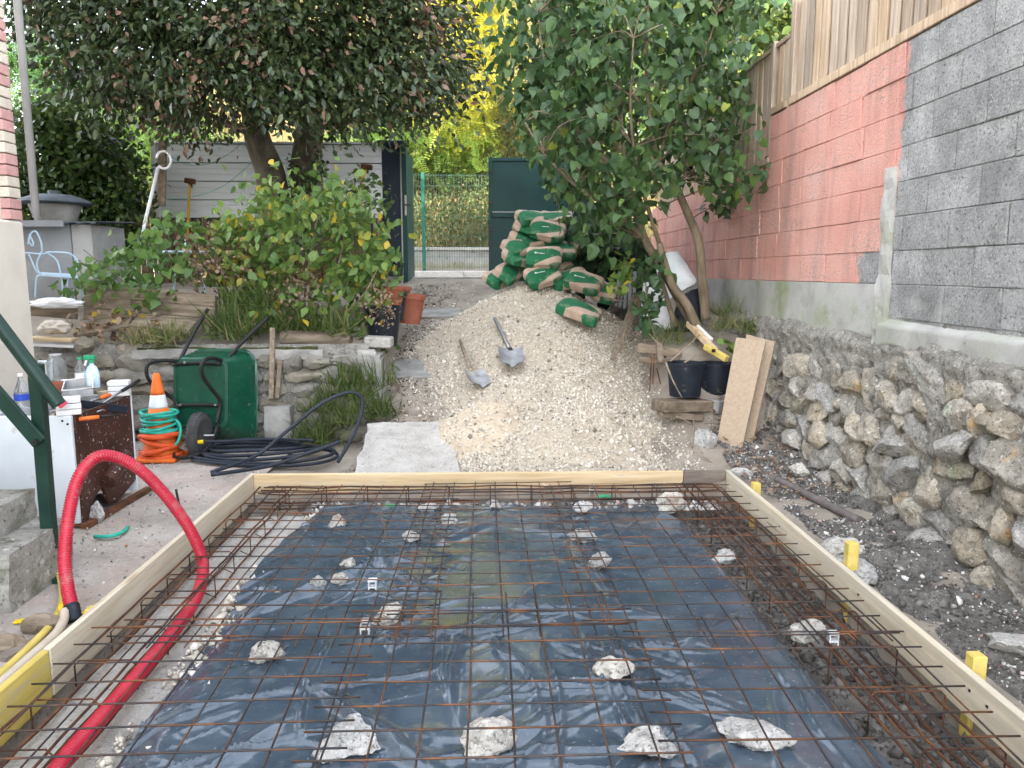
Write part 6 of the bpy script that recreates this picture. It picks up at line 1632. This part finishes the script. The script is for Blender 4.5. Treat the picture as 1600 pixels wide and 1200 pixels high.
T_HEART = (np.array([(0, .06, 0), (0, .5, -.03), (0, 1, -.2), (-.24, -.04, .02), (-.43, .22, .06), (-.30, .58, .03), (.24, -.04, .02), (.43, .22, .06), (.30, .58, .03)]),
           np.array([(0, 3, 4)[::-1], (0, 1, 4), (4, 1, 5), (5, 1, 2), (0, 6, 7), (0, 7, 1), (7, 8, 1), (8, 2, 1)]))
_v = []; _f = []
for i in range(9):
    for sx in (-1, 1):
        b0 = len(_v); y0 = .12 + i * .095
        _v += [(0, y0, -.02 * i * i * .05), (sx * .10, y0 + .045, .0 - .01 * i), (sx * .20, y0 + .03, -.03 - .008 * i), (sx * .11, y0 - .01, -.01 - .008 * i)]
        _f += [(b0, b0 + 1, b0 + 2), (b0, b0 + 2, b0 + 3)]
T_FROND = (np.array(_v, float), np.array(_f))
T_BLADE = (np.array([(-.022, 0, 0), (.022, 0, 0), (-.018, .4, .03), (.018, .4, .03), (-.010, .75, -.03), (.010, .75, -.03), (0, 1, -.16)]), np.array([(0, 1, 3), (0, 3, 2), (2, 3, 5), (2, 5, 4), (4, 5, 6)]))
def frames(D, up_bias=0.6):
    n = len(D); D = D / np.linalg.norm(D, axis=1)[:, None]
    U = rng.normal(0, 1, (n, 3)); U[:, 2] += up_bias * 2
    X = np.cross(D, U); X /= np.linalg.norm(X, axis=1)[:, None] + 1e-9
    Z = np.cross(X, D)
    return np.stack([X, D, Z], -1)                    # columns
def leaves(name, P, D, size, tmpl, mat, parent, tint, up=0.6, singles=0, label_kind='stuff'):
    Rm = frames(D, up); V0, F0 = tmpl; n = len(P)
    idx = np.arange(n)
    if singles:
        scr = size / np.linalg.norm(P - np.array([0, 0, CAM_Z]), axis=1)
        order = np.argsort(-scr)
        # keep to leaves at the front of the crown
        one = order[:singles]; idx = np.setdiff1d(idx, one)
        var = []
        for k in range(6):
            me = np_mesh('leaf', V0 * (1 + 0.12 * rng.normal(0, 1, V0.shape)), F0)
            at = me.attributes.new('tint', 'FLOAT', 'POINT'); at.data.foreach_set('value', np.full(len(V0), np.quantile(tint[one], (k + .5) / 6), np.float32))
            me.materials.append(mat); me.polygons.foreach_set('use_smooth', [True] * len(me.polygons)); var.append(me)
        off = base_of(parent)
        rk = np.argsort(np.argsort(tint[one]))
        for m_, i in enumerate(one):
            o = bpy.data.objects.new('leaf', var[min(5, int(rk[m_] * 6 / len(one)))]); C.objects.link(o); o.parent = parent
            mx = Matrix(Rm[i].tolist()).to_4x4()
            o.matrix_local = Matrix.Translation(Vector(P[i]) - off) @ mx @ Matrix.Scale(float(size[i]), 4)
    P, Rm, size, tint = P[idx], Rm[idx], size[idx], tint[idx]; n = len(P)
    V = np.einsum('nij,kj->nki', Rm, V0) * size[:, None, None] + P[:, None]
    F = (F0[None] + (np.arange(n) * len(V0))[:, None, None]).reshape(-1, 3)
    V = V.reshape(-1, 3)
    if parent is not None: V = V - np.array(base_of(parent))
    me = np_mesh(name, V, F)
    at = me.attributes.new('tint', 'FLOAT', 'POINT'); at.data.foreach_set('value', np.repeat(tint, len(V0)).astype(np.float32))
    o = obj_from(name, me, mat, parent, False)
    props(o, kind='stuff')
    return o
def rdir(n, mean=(0, 0, 0), sig=1.0):
    return rng.normal(0, sig, (n, 3)) + np.array(mean)
def leafmat(name, ramp, rough=.45, trans=.3, spec=.4): return M(name, ramp, rough=rough, trans=trans, attr='tint', spec=spec)
MT['laurel'] = leafmat('laurel_leaf', [(0, (0.026, 0.042, 0.018)), (.35, (0.050, 0.078, 0.028)), (.62, (0.085, 0.12, 0.040)), (.72, (0.13, 0.15, 0.055)), (.80, (0.20, 0.11, 0.075)), (1, (0.34, 0.20, 0.14))], .34, .18, .5)
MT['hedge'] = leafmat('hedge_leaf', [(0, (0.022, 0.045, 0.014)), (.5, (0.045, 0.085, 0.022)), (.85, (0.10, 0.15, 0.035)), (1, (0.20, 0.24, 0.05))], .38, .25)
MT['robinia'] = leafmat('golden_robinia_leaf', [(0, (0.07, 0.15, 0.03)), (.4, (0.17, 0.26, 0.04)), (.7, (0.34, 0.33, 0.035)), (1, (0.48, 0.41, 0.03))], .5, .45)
MT['fern_green'] = leafmat('feathery_leaf', [(0, (0.04, 0.10, 0.035)), (.6, (0.08, 0.18, 0.05)), (1, (0.15, 0.26, 0.06))], .5, .4)
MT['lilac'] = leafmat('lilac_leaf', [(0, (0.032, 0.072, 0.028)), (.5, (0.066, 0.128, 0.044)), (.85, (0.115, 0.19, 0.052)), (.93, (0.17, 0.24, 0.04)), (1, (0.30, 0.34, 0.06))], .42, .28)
MT['shrub'] = leafmat('shrub_leaf', [(0, (0.06, 0.125, 0.032)), (.5, (0.125, 0.215, 0.052)), (.82, (0.20, 0.29, 0.065)), (.93, (0.30, 0.32, 0.05)), (1, (0.55, 0.40, 0.04))], .45, .35)
MT['dry'] = leafmat('dry_leaf', [(0, (0.13, 0.075, 0.045)), (.6, (0.27, 0.18, 0.12)), (.9, (0.38, 0.29, 0.20)), (1, (0.50, 0.36, 0.03))], .7, .2)
MT['grass'] = leafmat('grass_blade', [(0, (0.05, 0.085, 0.022)), (.5, (0.10, 0.15, 0.035)), (.8, (0.20, 0.21, 0.07)), (1, (0.36, 0.31, 0.16))], .6, .3)
MT['dry_grass'] = leafmat('dry_grass', [(0, (0.14, 0.13, 0.05)), (.4, (0.28, 0.22, 0.09)), (.8, (0.42, 0.33, 0.15)), (1, (0.50, 0.41, 0.22))], .8, .25)
MT['weed'] = leafmat('weed_leaf', [(0, (0.05, 0.08, 0.025)), (.5, (0.10, 0.15, 0.045)), (.85, (0.19, 0.21, 0.07)), (1, (0.30, 0.22, 0.12))], .6, .3)
MT['fig'] = leafmat('fig_leaf', [(0, (0.02, 0.05, 0.025)), (1, (0.05, 0.11, 0.04))], .5, .25)

# ================================================================ laurel
t = thing('laurel_tree', 'big dark evergreen laurel with browned leaves over the metal fence', 'tree', PY(430, 350, 10.6))
trunk = MB()
k1 = curve_pts([PY(440, 400, 10.6), PY(428, 320, 10.6), PY(422, 270, 10.6), PY(402, 215, 10.5), PY(392, 150, 10.4), PY(370, 60, 10.2), PY(350, -60, 10.1)], 6)
trunk.tube(k1, np.linspace(.24, .09, len(k1)).tolist(), 12)
k2 = curve_pts([PY(470, 400, 10.7), PY(482, 320, 10.7), PY(478, 260, 10.7), PY(486, 200, 10.7), PY(500, 120, 10.6), PY(540, 20, 10.4), PY(580, -80, 10.2)], 6)
trunk.tube(k2, np.linspace(.26, .09, len(k2)).tolist(), 12)
for q in ([(395, 180, 10.4), (340, 120, 10.0), (270, 60, 9.6), (200, 30, 9.4)], [(402, 210, 10.5), (360, 195, 10.2), (310, 170, 9.9)], [(490, 180, 10.7), (560, 130, 10.3), (640, 100, 9.9)], [(500, 120, 10.6), (470, 40, 10.9), (450, -40, 11)], [(486, 190, 10.7), (540, 190, 10.4), (620, 180, 10.1)]):
    bp_ = curve_pts([PY(*p) for p in q], 5); trunk.tube(bp_, np.linspace(.07, .02, len(bp_)).tolist(), 8)
trunk.build('trunk', MT['bark'], t, smooth=True)
poly = [(25, 10), (28, 60), (85, 95), (125, 150), (215, 180), (290, 205), (350, 192), (390, 170), (450, 175), (520, 200), (610, 200), (680, 185), (715, 150), (735, 105), (722, 40), (690, 0), (690, -220), (10, -220)]
cc = np.concatenate([crown_points(poly, 620, 8.7, 11.8), crown_points(poly, 420, 8.6, 9.8)])
P = clumped(cc, 54, (.18, .18, .15))
n = len(P)
out = P - np.array([-3.2, 10.2, 4.9]); out /= np.linalg.norm(out, axis=1)[:, None]
D = out * .55 + rdir(n, (0, 0, -.35), .55)
brown = sstep(0.05, 0.5, fbm2(P[:, 0] * 1.6, P[:, 2] * 1.6, 120, 3) + .12 * (P[:, 0] < -2.2) - .15)
isb = rng.uniform(0, 1, n) < brown * .30 + .04
tint = np.where(isb, rng.uniform(.76, 1, n), np.clip(rng.normal(.34, .18, n), 0, .74))
leaves('crown', P, D, rng.uniform(.065, .125, n), T_LAUREL, MT['laurel'], t, tint, .5)
# ivy-like shoots up the stems
P = clumped(crown_points([(455, 250), (500, 250), (500, 400), (440, 400)], 30, 10.3, 10.6), 14, (.06, .06, .1)); n = len(P)
o = leaves('ivy', P, rdir(n, (0, -.6, -.4), .5), rng.uniform(.06, .09, n), T_OVATE, MT['hedge'], None, rng.uniform(0, .5, n)); props(o, 'dark ivy climbing the laurel stem', 'ivy')

# ================================================================ hedge and trees at the left back
def bush(name, label, cat, poly, nc, per, sig, Y0, Y1, size, tmpl, mat, tint_f, stem=None, D_mean=(0, -.3, -.2), dens=None, singles=0, up=.6, crown='foliage'):
    cc = crown_points(poly, nc, Y0, Y1, dens)
    P = clumped(cc, per, sig); n = len(P)
    t = thing(name, label, cat, Vector(cc.mean(0)) * 1.0)
    t.location.z = max(0, float(cc[:, 2].min()) - .1)
    tint = np.clip(tint_f(P, n), 0, 1)
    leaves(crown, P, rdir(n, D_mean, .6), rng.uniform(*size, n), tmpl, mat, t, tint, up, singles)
    if stem:
        b_ = MB()
        for q, r0, r1 in stem:
            bp_ = curve_pts([PY(*p) for p in q], 5); b_.tube(bp_, np.linspace(r0, r1, len(bp_)).tolist(), 7)
        b_.build('stem' if crown == 'foliage' else 'trunk', MT['bark2'], t, smooth=True)
    return t
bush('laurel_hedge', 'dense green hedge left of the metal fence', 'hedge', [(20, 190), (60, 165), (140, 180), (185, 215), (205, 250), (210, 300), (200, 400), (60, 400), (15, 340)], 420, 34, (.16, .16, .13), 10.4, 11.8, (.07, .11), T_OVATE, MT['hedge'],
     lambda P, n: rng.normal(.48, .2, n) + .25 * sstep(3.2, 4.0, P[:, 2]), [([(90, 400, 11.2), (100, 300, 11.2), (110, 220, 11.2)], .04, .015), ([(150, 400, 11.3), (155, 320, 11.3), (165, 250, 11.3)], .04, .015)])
bush('feathery_tree', 'bright feathery green tree against the white sky at left', 'tree', [(5, 60), (60, 40), (140, 70), (180, 130), (150, 190), (90, 185), (50, 150), (35, 110), (15, 95)], 120, 7, (.35, .35, .3), 17, 20, (.5, .8), T_FROND, MT['fern_green'],
     lambda P, n: rng.normal(.55, .25, n), [([(110, 420, 18.5), (105, 300, 18.5), (100, 150, 18.5)], .12, .04)], (0, -.2, -.6), crown='crown')
bush('background_tree', 'pale leafy tree showing through between hedge and fence', 'tree', [(140, 170), (230, 190), (330, 205), (330, 260), (150, 290)], 130, 9, (.35, .3, .3), 15.5, 18, (.3, .5), T_FROND, MT['robinia'],
     lambda P, n: rng.normal(.15, .15, n), [([(220, 420, 16.8), (215, 330, 16.8), (220, 230, 16.8)], .1, .03)], crown='crown')

# ================================================================ embankment growth and golden robinia
emb = MB()
MT['emb'] = M('dry_bank', [(0.3, (0.12, 0.11, 0.05)), (0.5, (0.24, 0.19, 0.085)), (0.7, (0.36, 0.29, 0.14))], .9, .95, .8, 8, spots=[(.5, .5, .7, (0.10, 0.14, 0.04)), (6, .6, .75, (0.10, 0.08, 0.05))], bdist=.1)
props(grid_mesh('embankment', np.concatenate([np.linspace(-60, -16, 20), np.linspace(-15, 15, 80), np.linspace(17, 60, 20)]), np.concatenate([np.linspace(16.35, 32, 60), np.linspace(34, 90, 20)]), lambda x, y: terrain(x, y) + .05, MT['emb']), kind='structure')
n = 26000
x = rng.uniform(-9, 7, n); y = 16.4 + 13 * rng.uniform(0, 1, n) ** 1.4
P = np.stack([x, y, terrain(x, y)], -1)
props(leaves('dry_grass', P, rdir(n, (0, -.15, 1.3), .35), rng.uniform(.25, .65, n) * (1 + .03 * (y - 16)), T_BLADE, MT['dry_grass'], None, np.clip(rng.normal(.5, .25, n) - .5 * sstep(0, .6, fbm2(x * .5, y * .5, 130)), 0, 1), 0), 'golden dry grass covering the sunlit embankment', 'grass', kind='stuff')
NW = 900; cx_ = rng.uniform(-4, 2.5, NW); cy_ = 16.45 + 4.0 * rng.uniform(0, 1, NW) ** 1.4
cc = np.stack([cx_, cy_, terrain(cx_, cy_) + rng.uniform(.0, .75, NW)], -1)
P = clumped(cc, 34, (.22, .2, .22)); n = len(P)
props(leaves('bank_weeds', P, rdir(n, (0, -.3, .3), .6), rng.uniform(.06, .12, n), T_SIMPLE, MT['weed'], None, np.clip(rng.normal(.5, .25, n), 0, 1)), 'grey green weeds on the bank behind the wire fence', 'weeds', kind='stuff')
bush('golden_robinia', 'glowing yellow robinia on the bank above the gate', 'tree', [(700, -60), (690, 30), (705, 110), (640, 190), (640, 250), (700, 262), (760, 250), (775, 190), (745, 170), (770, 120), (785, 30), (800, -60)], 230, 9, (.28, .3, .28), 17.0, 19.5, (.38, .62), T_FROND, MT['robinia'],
     lambda P, n: rng.normal(.25, .12, n) + .62 * sstep(3.6, 6.0, P[:, 2]), [([(700, 390, 18.5), (720, 250, 18.3), (745, 120, 18.2), (755, -20, 18.2)], .09, .03)], (0, -.35, -.45), crown='crown')  # golden leaves; sun on the top is also put into the yellower tint
for lab, pg, Y0, Y1 in (('leafy green tree on the bank behind the lilac', [(840, 60), (1000, 20), (1150, 40), (1150, 260), (900, 280), (830, 180)], 17, 21), ('tall green tree on the bank above the lilac', [(850, -120), (1120, -120), (1180, 40), (1000, 60), (870, 40)], 21, 24)):
    bush('bank_tree', lab, 'tree', pg, 200, 30, (.45, .4, .4), Y0, Y1, (.16, .28), T_OVATE, MT['hedge'], lambda P, n: rng.normal(.62, .2, n), [([(1000, 350, (Y0 + Y1) / 2), (1000, 200, (Y0 + Y1) / 2), (1000, 60, (Y0 + Y1) / 2)], .12, .05)], crown='crown')
bush('young_robinia', 'low lime green robinia behind the metal fence', 'tree', [(540, 195), (640, 195), (650, 235), (540, 232)], 60, 7, (.3, .3, .2), 16.5, 18, (.35, .55), T_FROND, MT['robinia'], lambda P, n: rng.normal(.22, .12, n),
     [([(590, 400, 17.3), (590, 300, 17.3), (590, 215, 17.3)], .05, .02)], (0, -.35, -.3), crown='crown')
bush('green_tree', 'bright green tree beyond the fence at upper right', 'tree', [(1080, -80), (1160, 60), (1190, 90), (1240, 40), (1262, -80)], 150, 40, (.3, .3, .25), 10.2, 12.6, (.09, .14), T_OVATE, MT['hedge'], lambda P, n: rng.normal(.72, .18, n),
     [([(1175, 330, 11.4), (1170, 200, 11.4), (1170, 40, 11.4)], .1, .04)], crown='crown')

# ================================================================ lilac
lt = thing('lilac_tree', 'multi stemmed lilac with heart shaped leaves by the pink wall', 'tree', PY(1098, 530, 7.45))
tk = MB()
STEMS = [([(1100, 528, 7.45), (1068, 480, 7.45), (1035, 420, 7.5), (1008, 375, 7.55), (990, 320, 7.6), (962, 270, 7.6)], .055, .030),
         ([(1095, 530, 7.4), (1075, 480, 7.35), (1050, 445, 7.35), (1035, 400, 7.4), (1030, 380, 7.4)], .05, .03),
         ([(1103, 500, 7.7), (1097, 440, 7.75), (1092, 380, 7.75), (1075, 335, 7.7), (1052, 285, 7.6), (1028, 255, 7.5)], .05, .032),
         ([(1055, 510, 7.6), (1040, 460, 7.65), (1030, 425, 7.7)], .03, .02),
         ([(962, 270, 7.6), (930, 230, 7.5), (880, 170, 7.4), (850, 90, 7.3), (840, 20, 7.3)], .024, .008),
         ([(990, 320, 7.6), (975, 240, 7.7), (968, 150, 7.7), (960, 60, 7.7), (965, -40, 7.7)], .026, .008),
         ([(1028, 255, 7.5), (1018, 200, 7.5), (1010, 120, 7.5), (1012, 20, 7.5), (1020, -60, 7.5)], .026, .009),
         ([(1028, 255, 7.5), (1045, 200, 7.5), (1075, 140, 7.4), (1100, 90, 7.3), (1120, 20, 7.3)], .022, .007),
         ([(1008, 375, 7.55), (960, 330, 7.4), (900, 290, 7.2), (850, 240, 7.1), (820, 190, 7.1)], .024, .007),
         ([(1030, 380, 7.4), (1005, 300, 7.3), (990, 230, 7.2), (985, 150, 7.1), (990, 60, 7.0)], .022, .007),
         ([(1052, 285, 7.6), (1085, 235, 7.7), (1110, 230, 7.6), (1150, 235, 7.5)], .018, .006),
         ([(1010, 180, 7.5), (980, 130, 7.6), (940, 80, 7.8), (900, 10, 7.9)], .016, .006),
         ([(975, 240, 7.7), (930, 190, 7.9), (900, 140, 8.1), (870, 60, 8.2)], .016, .006)]
for q, r0, r1 in STEMS:
    bp_ = curve_pts([PY(*p) for p in q], 6); tk.tube(bp_, np.linspace(r0, r1, len(bp_)).tolist(), 8)
poly = [(800, -60), (788, 40), (784, 120), (800, 180), (840, 235), (885, 310), (925, 370), (985, 375), (1045, 345), (1070, 280), (1120, 300), (1185, 285), (1192, 200), (1160, 130), (1165, 60), (1210, 10), (1215, -60)]
def ldens(x, y):
    hole = np.exp(-(((x - 1000) / 70) ** 2 + ((y - 170) / 75) ** 2)); h2 = .5 * np.exp(-(((x - 1010) / 45) ** 2 + ((y - 320) / 40) ** 2)) + np.exp(-(((x - 1120) / 50) ** 2 + ((y - 190) / 45) ** 2)) * .8
    return np.clip(1 - .72 * hole - .6 * h2, .06, 1)
cc = crown_points(poly, 430, 6.7, 8.9, ldens)
nodes = [PY(*p) for q, _, _ in STEMS[4:] for p in q]
for c_ in cc[:210]:
    c_ = Vector(c_)
    best = min(nodes, key=lambda p: (p - c_).length + (0.8 if p.z > c_.z else 0))
    mid = best.lerp(c_, .5) + Vector((random.uniform(-.08, .08), random.uniform(-.08, .08), .06))
    bp_ = curve_pts([best, mid, c_], 4); tk.tube(bp_, np.linspace(.008, .003, len(bp_)).tolist(), 5)
tk.build('trunk', MT['bark2'], lt, smooth=True)
P = clumped(cc, 12, (.11, .11, .11)); n = len(P)
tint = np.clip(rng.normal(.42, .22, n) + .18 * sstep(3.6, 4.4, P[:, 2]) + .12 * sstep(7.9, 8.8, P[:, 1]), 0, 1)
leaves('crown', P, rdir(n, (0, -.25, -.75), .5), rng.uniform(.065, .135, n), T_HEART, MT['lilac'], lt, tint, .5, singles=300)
# spent brown flower heads
P = clumped(crown_points([(880, 60), (1060, 40), (1060, 220), (880, 220)], 26, 6.9, 8.0), 40, (.025, .025, .06)); n = len(P)
leaves('seed_heads', P, rdir(n, (0, 0, .3), .8), rng.uniform(.012, .025, n), T_SIMPLE, MT['dry'], lt, rng.uniform(0, .5, n))
bush('fig_bush', 'dark fig bush behind the cement bags', 'bush', [(890, 330), (960, 330), (1000, 380), (990, 460), (930, 440), (885, 400)], 60, 10, (.12, .14, .12), 9.0, 10.6, (.14, .24), T_HEART, MT['fig'], lambda P, n: rng.uniform(0, 1, n),
     [([(960, 470, 9.8), (950, 420, 9.8), (930, 370, 9.7)], .02, .01)], (0, -.5, -.3))
bush('young_shoots', 'small leafy shoot hanging before the dark tubes', 'plant', [(950, 410), (985, 405), (990, 440), (960, 450)], 8, 7, (.05, .05, .05), 7.3, 7.6, (.07, .12), T_HEART, MT['shrub'], lambda P, n: rng.normal(.55, .2, n), [([(1010, 430, 7.5), (985, 415, 7.45), (965, 415, 7.4)], .008, .004)])
bush('climbing_stem', 'leafy stem climbing left of the white bags', 'plant', [(990, 400), (1025, 400), (1030, 520), (1000, 520)], 18, 6, (.05, .05, .06), 7.2, 7.5, (.07, .12), T_HEART, MT['lilac'], lambda P, n: rng.normal(.3, .2, n), [([(1040, 560, 7.3), (1015, 500, 7.3), (1008, 430, 7.35)], .01, .005)])
bush('seedling', 'yellow green seedling beside the chipboard', 'plant', [(1128, 525), (1150, 525), (1150, 545), (1128, 545)], 3, 4, (.04, .03, .03), 6.9, 7.0, (.09, .13), T_OVATE, MT['shrub'], lambda P, n: rng.normal(.75, .1, n), [([(1138, 570, 6.95), (1138, 550, 6.95), (1139, 535, 6.95)], .006, .003)], (0, -.5, 0), up=1.2)
bush('wall_sprig', 'small dark sprig hanging on the pink wall', 'plant', [(1112, 305), (1140, 305), (1138, 335), (1115, 335)], 6, 5, (.04, .04, .04), 8.3, 8.5, (.07, .11), T_HEART, MT['lilac'], lambda P, n: rng.normal(.2, .1, n), [([(1075, 345, 7.9), (1100, 330, 8.2), (1125, 318, 8.4)], .008, .004)])

# ================================================================ shrubs and vines on the raised bed
sh = bush('flowering_shrub', 'broad leaved green shrub spilling over the garden wall', 'shrub', [(345, 420), (352, 345), (395, 305), (440, 285), (520, 268), (555, 300), (598, 335), (608, 410), (600, 470), (585, 530), (545, 560), (520, 530), (440, 505), (365, 490)], 200, 13, (.11, .11, .10), 7.45, 8.5, (.07, .125), T_OVATE, MT['shrub'],
     lambda P, n: rng.normal(.58, .24, n), [([(470, 540, 7.9), (480, 430, 7.9), (500, 320, 7.85)], .014, .006), ([(490, 540, 7.8), (525, 430, 7.7), (545, 330, 7.7)], .014, .006), ([(450, 540, 7.9), (420, 440, 7.8), (400, 340, 7.8)], .014, .006), ([(480, 540, 7.8), (560, 470, 7.5), (590, 420, 7.5)], .012, .005)], (0, -.4, -.6), singles=280)
bush('garden_vine', 'trailing vine with hanging leaves over the planter', 'vine', [(112, 432), (150, 420), (200, 385), (240, 345), (300, 355), (330, 380), (330, 440), (310, 470), (270, 460), (240, 510), (215, 500), (190, 470), (150, 470), (120, 480), (105, 450)], 75, 8, (.10, .09, .08), 7.4, 8.3, (.065, .115), T_HEART, MT['shrub'],
     lambda P, n: rng.normal(.36, .2, n), [([(330, 480, 7.8), (280, 420, 7.7), (240, 360, 7.7)], .010, .004), ([(240, 480, 7.7), (180, 430, 7.6), (130, 390, 7.6)], .009, .004), ([(300, 490, 7.7), (240, 470, 7.5), (160, 465, 7.4)], .008, .004)], (0, -.4, -.7), singles=180)
bush('dry_shrub', 'dried brown stems and yellow leaves beside the green shrub', 'shrub', [(295, 375), (390, 370), (400, 440), (340, 460), (300, 440)], 60, 16, (.10, .10, .09), 7.6, 8.2, (.03, .06), T_OVATE, MT['dry'], lambda P, n: rng.uniform(0, 1.0, n) ** 1.2, [([(345, 500, 7.9), (340, 430, 7.8), (335, 380, 7.8)], .01, .004)])
bush('dry_shrub', 'brown dried seed stems at the right foot of the shrub', 'shrub', [(420, 430), (480, 420), (490, 490), (440, 500)], 26, 16, (.09, .09, .09), 7.4, 7.7, (.025, .05), T_OVATE, MT['dry'], lambda P, n: rng.uniform(0, .9, n), [([(460, 520, 7.6), (455, 470, 7.6), (455, 430, 7.6)], .008, .004)])
bush('dry_shrub', 'pale dried flower stems hanging over the black pot', 'shrub', [(575, 455), (620, 460), (618, 500), (585, 505)], 14, 14, (.06, .06, .06), 7.3, 7.6, (.02, .045), T_OVATE, MT['dry'], lambda P, n: rng.uniform(.3, 1, n), [([(560, 520, 7.5), (580, 490, 7.45), (600, 470, 7.4)], .006, .003)])
bush('wilted_vine', 'wilted yellow leaves hanging over the loose planks', 'vine', [(120, 490), (170, 480), (250, 500), (250, 530), (150, 525), (120, 515)], 22, 8, (.08, .06, .05), 7.2, 7.45, (.05, .09), T_OVATE, MT['dry'], lambda P, n: rng.uniform(0, 1.1, n), [([(250, 490, 7.4), (190, 495, 7.35), (125, 500, 7.3)], .006, .003)])
bush('wire_weed', 'green weed growing beside the dark gate post', 'plant', [(500, 250), (600, 300), (600, 340), (480, 330)], 26, 12, (.12, .12, .1), 9.2, 10.5, (.06, .10), T_OVATE, MT['hedge'], lambda P, n: rng.normal(.6, .2, n), [([(540, 420, 9.9), (540, 350, 9.9), (530, 280, 9.9)], .012, .005)])

def grass(name, label, spots_, n_each, hgt, tintm, sig=(.09, .07), lean=.5):
    P = []; D = []
    for (px, py, Y) in spots_:
        p = PY(px, py, Y)
        q = rng.normal(0, 1, (n_each, 3)) * np.array([sig[0], sig[1], .015]) + np.array(p)
        d = rng.normal(0, lean, (n_each, 3)) + np.array([0, -.25, 1.0])
        P.append(q); D.append(d)
    P = np.concatenate(P); D = np.concatenate(D); n = len(P)
    return props(leaves(name, P, D, rng.uniform(*hgt, n), T_BLADE, MT['grass'], None, np.clip(rng.normal(tintm, .25, n), 0, 1), 0), label, 'grass', kind='stuff')
grass('grass_tuft', 'long grass hanging at the wall corner beside the ramp', [(505, 640, 7.05), (525, 620, 7.05), (545, 600, 7.1), (560, 620, 7.0), (575, 640, 6.95), (545, 660, 6.9), (510, 670, 6.95), (500, 690, 6.9), (565, 590, 7.15), (590, 600, 7.1), (480, 690, 7.0), (595, 650, 7.0)], 85, (.12, .30), .38)
grass('grass_tuft', 'tall grass under the shrub on the garden wall', [(345, 520, 7.4), (370, 530, 7.35), (395, 520, 7.4), (430, 515, 7.45), (460, 515, 7.5), (500, 515, 7.5), (360, 500, 7.5), (530, 520, 7.4), (420, 480, 7.6), (380, 480, 7.6)], 85, (.15, .36), .42)
grass('grass_tuft', 'dry grass tuft hanging over the wall beside the wheelbarrow', [(235, 535, 7.2), (250, 535, 7.2), (270, 530, 7.25)], 110, (.12, .26), .75, lean=.7)
grass('grass_tuft', 'grass growing at the foot of the garden wall', [(380, 690, 7.0), (400, 690, 7.0), (465, 690, 7.0)], 60, (.06, .14), .45)
grass('grass_tuft', 'weedy grass on the bank below the pink wall', [(1120, 515, 7.5), (1140, 510, 7.5), (1165, 515, 7.4), (1185, 520, 7.2), (1150, 490, 7.9), (1125, 490, 8.0), (1050, 520, 7.6), (1030, 530, 7.5), (1060, 535, 7.4)], 70, (.08, .20), .6)
grass('grass_tuft', 'dry verge grass along the road kerb', [(640 + 12 * k, 418, 15.6 + .03 * (k % 3)) for k in range(11)], 50, (.06, .16), .85, (.25, .15))
grass('grass_tuft', 'short weeds along the gate threshold', [(645 + 14 * k, 441, 12.3) for k in range(8)], 26, (.04, .10), .8, (.12, .08))
# fallen leaves
n = 700
x = np.concatenate([rng.uniform(-1.1, -.4, 400), rng.uniform(1.85, 2.5, 300)]); y = np.concatenate([rng.uniform(6.2, 11.8, 400), rng.uniform(5.0, 6.8, 300)])
P = np.stack([x, y, ground_z(x, y) + np.where(x > 1, .05, .012)], -1)
props(leaves('fallen_leaves', P, rdir(n, (0, 0, 0), 1) * np.array([1, 1, .15]), rng.uniform(.03, .06, n), T_OVATE, MT['dry'], None, rng.uniform(0, .9, n), 3), 'dry fallen leaves on the ramp and bank', 'leaves', kind='stuff')
